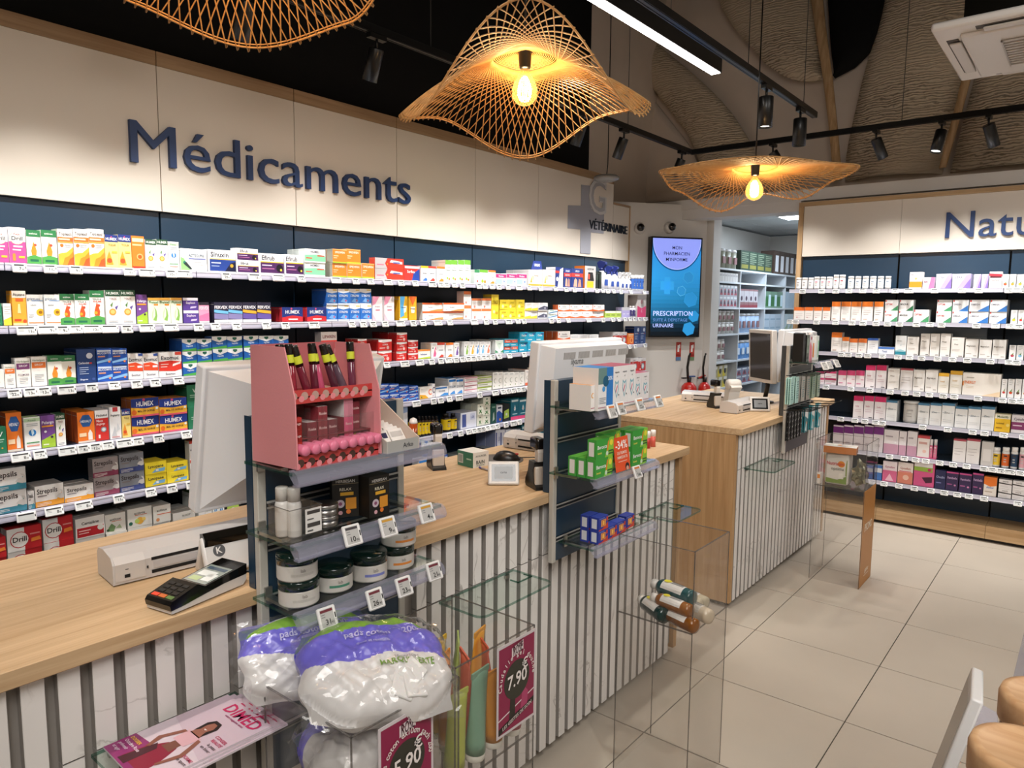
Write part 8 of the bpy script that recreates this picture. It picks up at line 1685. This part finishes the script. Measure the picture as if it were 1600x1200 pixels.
# ================================================================== DISPENSARY SHELVES BEHIND THE DOORWAY
t = thing('shelf_rack', 'white open shelving along the dispensary wall behind the doorway', 'shelving', (-3.2, 8.0, 0))
YS = [6.92, 7.53, 8.28, 8.95, 9.5]; ZS = [.30, .58, .86, 1.13, 1.416, 1.69, 1.955, 2.09]
for y in YS: wb(MB().box(-3.40, -3.0, y-.01, y+.01, 0, 2.09, '#ced2d6', 'plastic'), 'upright', t)
for z in ZS:
    for a, b_ in zip(YS[:-1], YS[1:]): wb(MB().box(-3.40, -3.0, a+.01, b_-.01, z-.018, z, '#d4d8dc', 'plastic'), 'shelf_board', t)
wb(MB().box(-3.41, -3.40, 6.92, 9.5, 0, 2.09, '#b9bdc0', 'plastic'), 'back_board', t)
def stock(name, desc, cat, y0, y1, n, z, h, col, rows=1, w_=None, art=None, shape='can', group=None):
    y = y0; w_ = (y1-y0)/n
    for i in range(n):
        for r_ in range(rows):
            zz = z+.0006+r_*(h+.0008)
            lb = '%s%s' % ((LEVN[rows][r_] if rows in LEVN else ''), desc if n == 1 else ordinal(i, n)+plural(desc))
            if shape == 'can':
                r = w_*.47; k = ('stk', name, col, round(r, 3), round(h, 3))
                if k not in PROTO:
                    o = MB().lathe([(r, 0), (r, h*.86)], 18, col, 'card').build(name); MB().lathe([(r*1.02, h*.86), (r*1.02, h*.97), (r*.9, h)], 18, '#dcdcdc', 'plastic').build('lid', o)
                    m_ = MB(); m_.box(r*.9, r*1.02, -r*.5, r*.5, h*.25, h*.6, '#8f6a6c' if col != '#5f93cc' else '#dfe8f2', 'card'); m_.build('label_patch', o); PROTO[k] = o
                else: o = clone(PROTO[k])
                fin(o, None, lb, cat, group, (-3.03-r, y+w_/2, zz))
            else:
                o = cbox(name, (-3.02, y+.002, zz), .16, w_-.004, h, col, None, lb, group, art=art, side=col, cat=cat)
        y += w_
DK = 'behind the doorway'
stock('milk_tin', 'tall grey-green tin on top of the dispensary shelving, left', 'tin', 6.93, 7.52, 4, 2.09, .20, '#8f8f7c', art=None, group='tins on top of the dispensary shelving')
stock('gift_bag', 'dark green patterned bag on top of the dispensary shelving', 'bag', 7.56, 8.50, 4, 2.09, .21, '#324438', 1, art=[('r', .1, .1, .9, .3, '#7d7a3c')]+lines(.1, .9, .9, 6, .1, '#7d8a74', .04), shape='box', group='green bags on top of the dispensary shelving')
stock('binder', 'dark brown binder with white spine on top of the dispensary shelving', 'binder', 8.56, 9.45, 5, 2.09, .27, '#4a3a32', 1, art=[('r', .3, .1, .9, .8, '#dcdce0')], shape='box', group='binders on top of the dispensary shelving')
stock('carton_pack', 'small white box, uppermost dispensary shelf', 'box', 6.95, 7.50, 8, 1.955, .09, '#c9c5c2', 1, art=[('r', .1, .6, .9, .8, '#a8a4a4')], shape='box', group='small boxes on the uppermost dispensary shelf')
FA = [('g', [(.1,.1),(.9,.1),(.6,.7),(.3,.6)], '#a8505c'), ('r', .1, .78, .9, .94, '#e4e6e8'), ('c', .5, .4, .2, '#4a4a58')]
stock('milk_box', 'white milk-powder box with red print, upper left bay', 'box', 6.95, 7.50, 6, 1.69, .115, '#b9bcc2', 2, art=FA, shape='box', group='milk-powder boxes in the upper left bay')
stock('milk_tin', 'white milk tin with red mark, middle left bay', 'tin', 6.95, 7.50, 5, 1.416, .12, '#b7b3ac', 2, group='milk tins in the middle left bay')
stock('milk_tin', 'white milk tin with pale label, lower left bay', 'tin', 6.95, 7.28, 3, 1.13, .115, '#cfccc6', 2, group='milk tins in the lower left bay')
stock('yellow_box', 'yellow and white box in the lowest visible left bay', 'box', 6.95, 7.32, 3, .86, .115, '#b8ae80', 2, art=[('g', [(0,0),(.6,0),(.2,.6),(0,.5)], '#d8c23a'), ('c', .5, .5, .25, '#3a3a3a'), ('r', .3, .7, .95, .95, '#dcdad2')], shape='box', group='yellow boxes in the left bay')
stock('red_box', 'dark red and white box in the second bay', 'box', 7.56, 8.10, 4, 1.69, .20, '#8f6a6c', 1, art=[('r', 0, .3, 1, .9, '#b9b4b8'), ('c', .5, .5, .2, '#4a3a48'), ('r', 0, 0, 1, .15, '#8a3a44')], shape='box', group='red and white boxes in the second bay')
stock('milk_tin', 'tall pale blue tin in the second bay', 'tin', 7.56, 8.24, 5, 1.416, .21, '#9fb6d4', group='pale blue tins in the second bay')
stock('milk_tin', 'tall blue tin in the second bay', 'tin', 7.56, 8.24, 5, 1.13, .20, '#5f93cc', group='blue tins in the second bay')
stock('multipack', 'flat stacked box of cans in the second bay', 'box', 7.56, 8.20, 4, .86, .085, '#8d97ac', 2, art=FA, shape='box', group='boxes of cans in the second bay')
stock('blue_tub', 'round blue and yellow tub in the second bay', 'tub', 7.62, 7.95, 1, .58, .2, '#3f6fb0')
stock('green_pack', 'green and white pack in the third bay', 'pack', 8.32, 8.92, 3, 1.69, .19, '#6a8a76', 1, art=[('g', [(.0,.1),(.7,.1),(.6,.7),(0,.7)], '#2a6a34'), ('r', .6, .1, 1, .8, '#c8dce8')], shape='box', group='packs in the third bay')
stock('parcel_box', 'pale blue-white box in the third bay', 'box', 8.32, 8.90, 3, 1.416, .10, '#b4c2d0', 2, art=[('r', .1, .3, .9, .5, '#8fa8bc')], shape='box', group='pale boxes in the third bay')
stock('parcel_box', 'mixed white box low in the third bay', 'box', 8.32, 8.90, 4, 1.13, .14, '#a8b8c4', 1, art=[('r', .1, .1, .6, .4, '#5f8ab8'), ('c', .75, .6, .14, '#d87a4a')], shape='box', group='mixed boxes in the third bay')
stock('parcel_box', 'greenish box in the far bay', 'box', 9.0, 9.45, 3, 1.416, .2, '#a9c0a4', 1, art=[('g', [(0,0),(1,.4),(1,1),(0,1)], '#c8d8e0')], shape='box', group='boxes in the far bay')
stock('parcel_box', 'pale box in the far bay', 'box', 9.0, 9.45, 3, 1.69, .2, '#b4c8d8', 1, shape='box', group='pale boxes in the far bay')

# ================================================================== KEEP THE 300 LARGEST CARTONS, JOIN THE REST
cart = [i for i in ITEMS if i['cat'] == 'carton']
def shown(i):
    o = i['o']; d = (o.location-CAM); k = d.dot(FWD); px = 800+FPX*d.dot(RIGHT)/k
    bb = o.data['wh'] if 'wh' in o.data else (max(v.co.y for v in o.data.vertices)*max(v.co.z for v in o.data.vertices))
    return (bb/k**2)*(1 if -40 < px < 1610 else .01)*(.25 if i['back'] else 1)
cart.sort(key=shown, reverse=True)
for side_, nm in (('left', 'medicine wall'), ('right', 'right wall')):
    rest = [i for i in cart[285:] if side_ in i['row']]
    m_ = MB()
    for i in rest:
        o = i['o']; me = o.data; Mx = TR(*o.location) @ RZ(math.degrees(o.rotation_euler.z)); ca = me.color_attributes['Col'].data
        off = len(m_.v)
        if 'card' not in m_.ml: m_.ml.append('card')
        m_.v += [tuple(Mx @ v.co) for v in me.vertices]
        for p in me.polygons:
            m_.f.append(tuple(off+j for j in p.vertices)); m_.c.append(tuple(ca[p.loop_start].color)); m_.m.append(0); m_.sm.append(False)
        bpy.data.objects.remove(o)
    if rest: m_.build('carton_stock', None, 'remaining small cartons and rear rows stocked along the %s shelves' % nm, 'cartons', None, None, None, 'stuff')
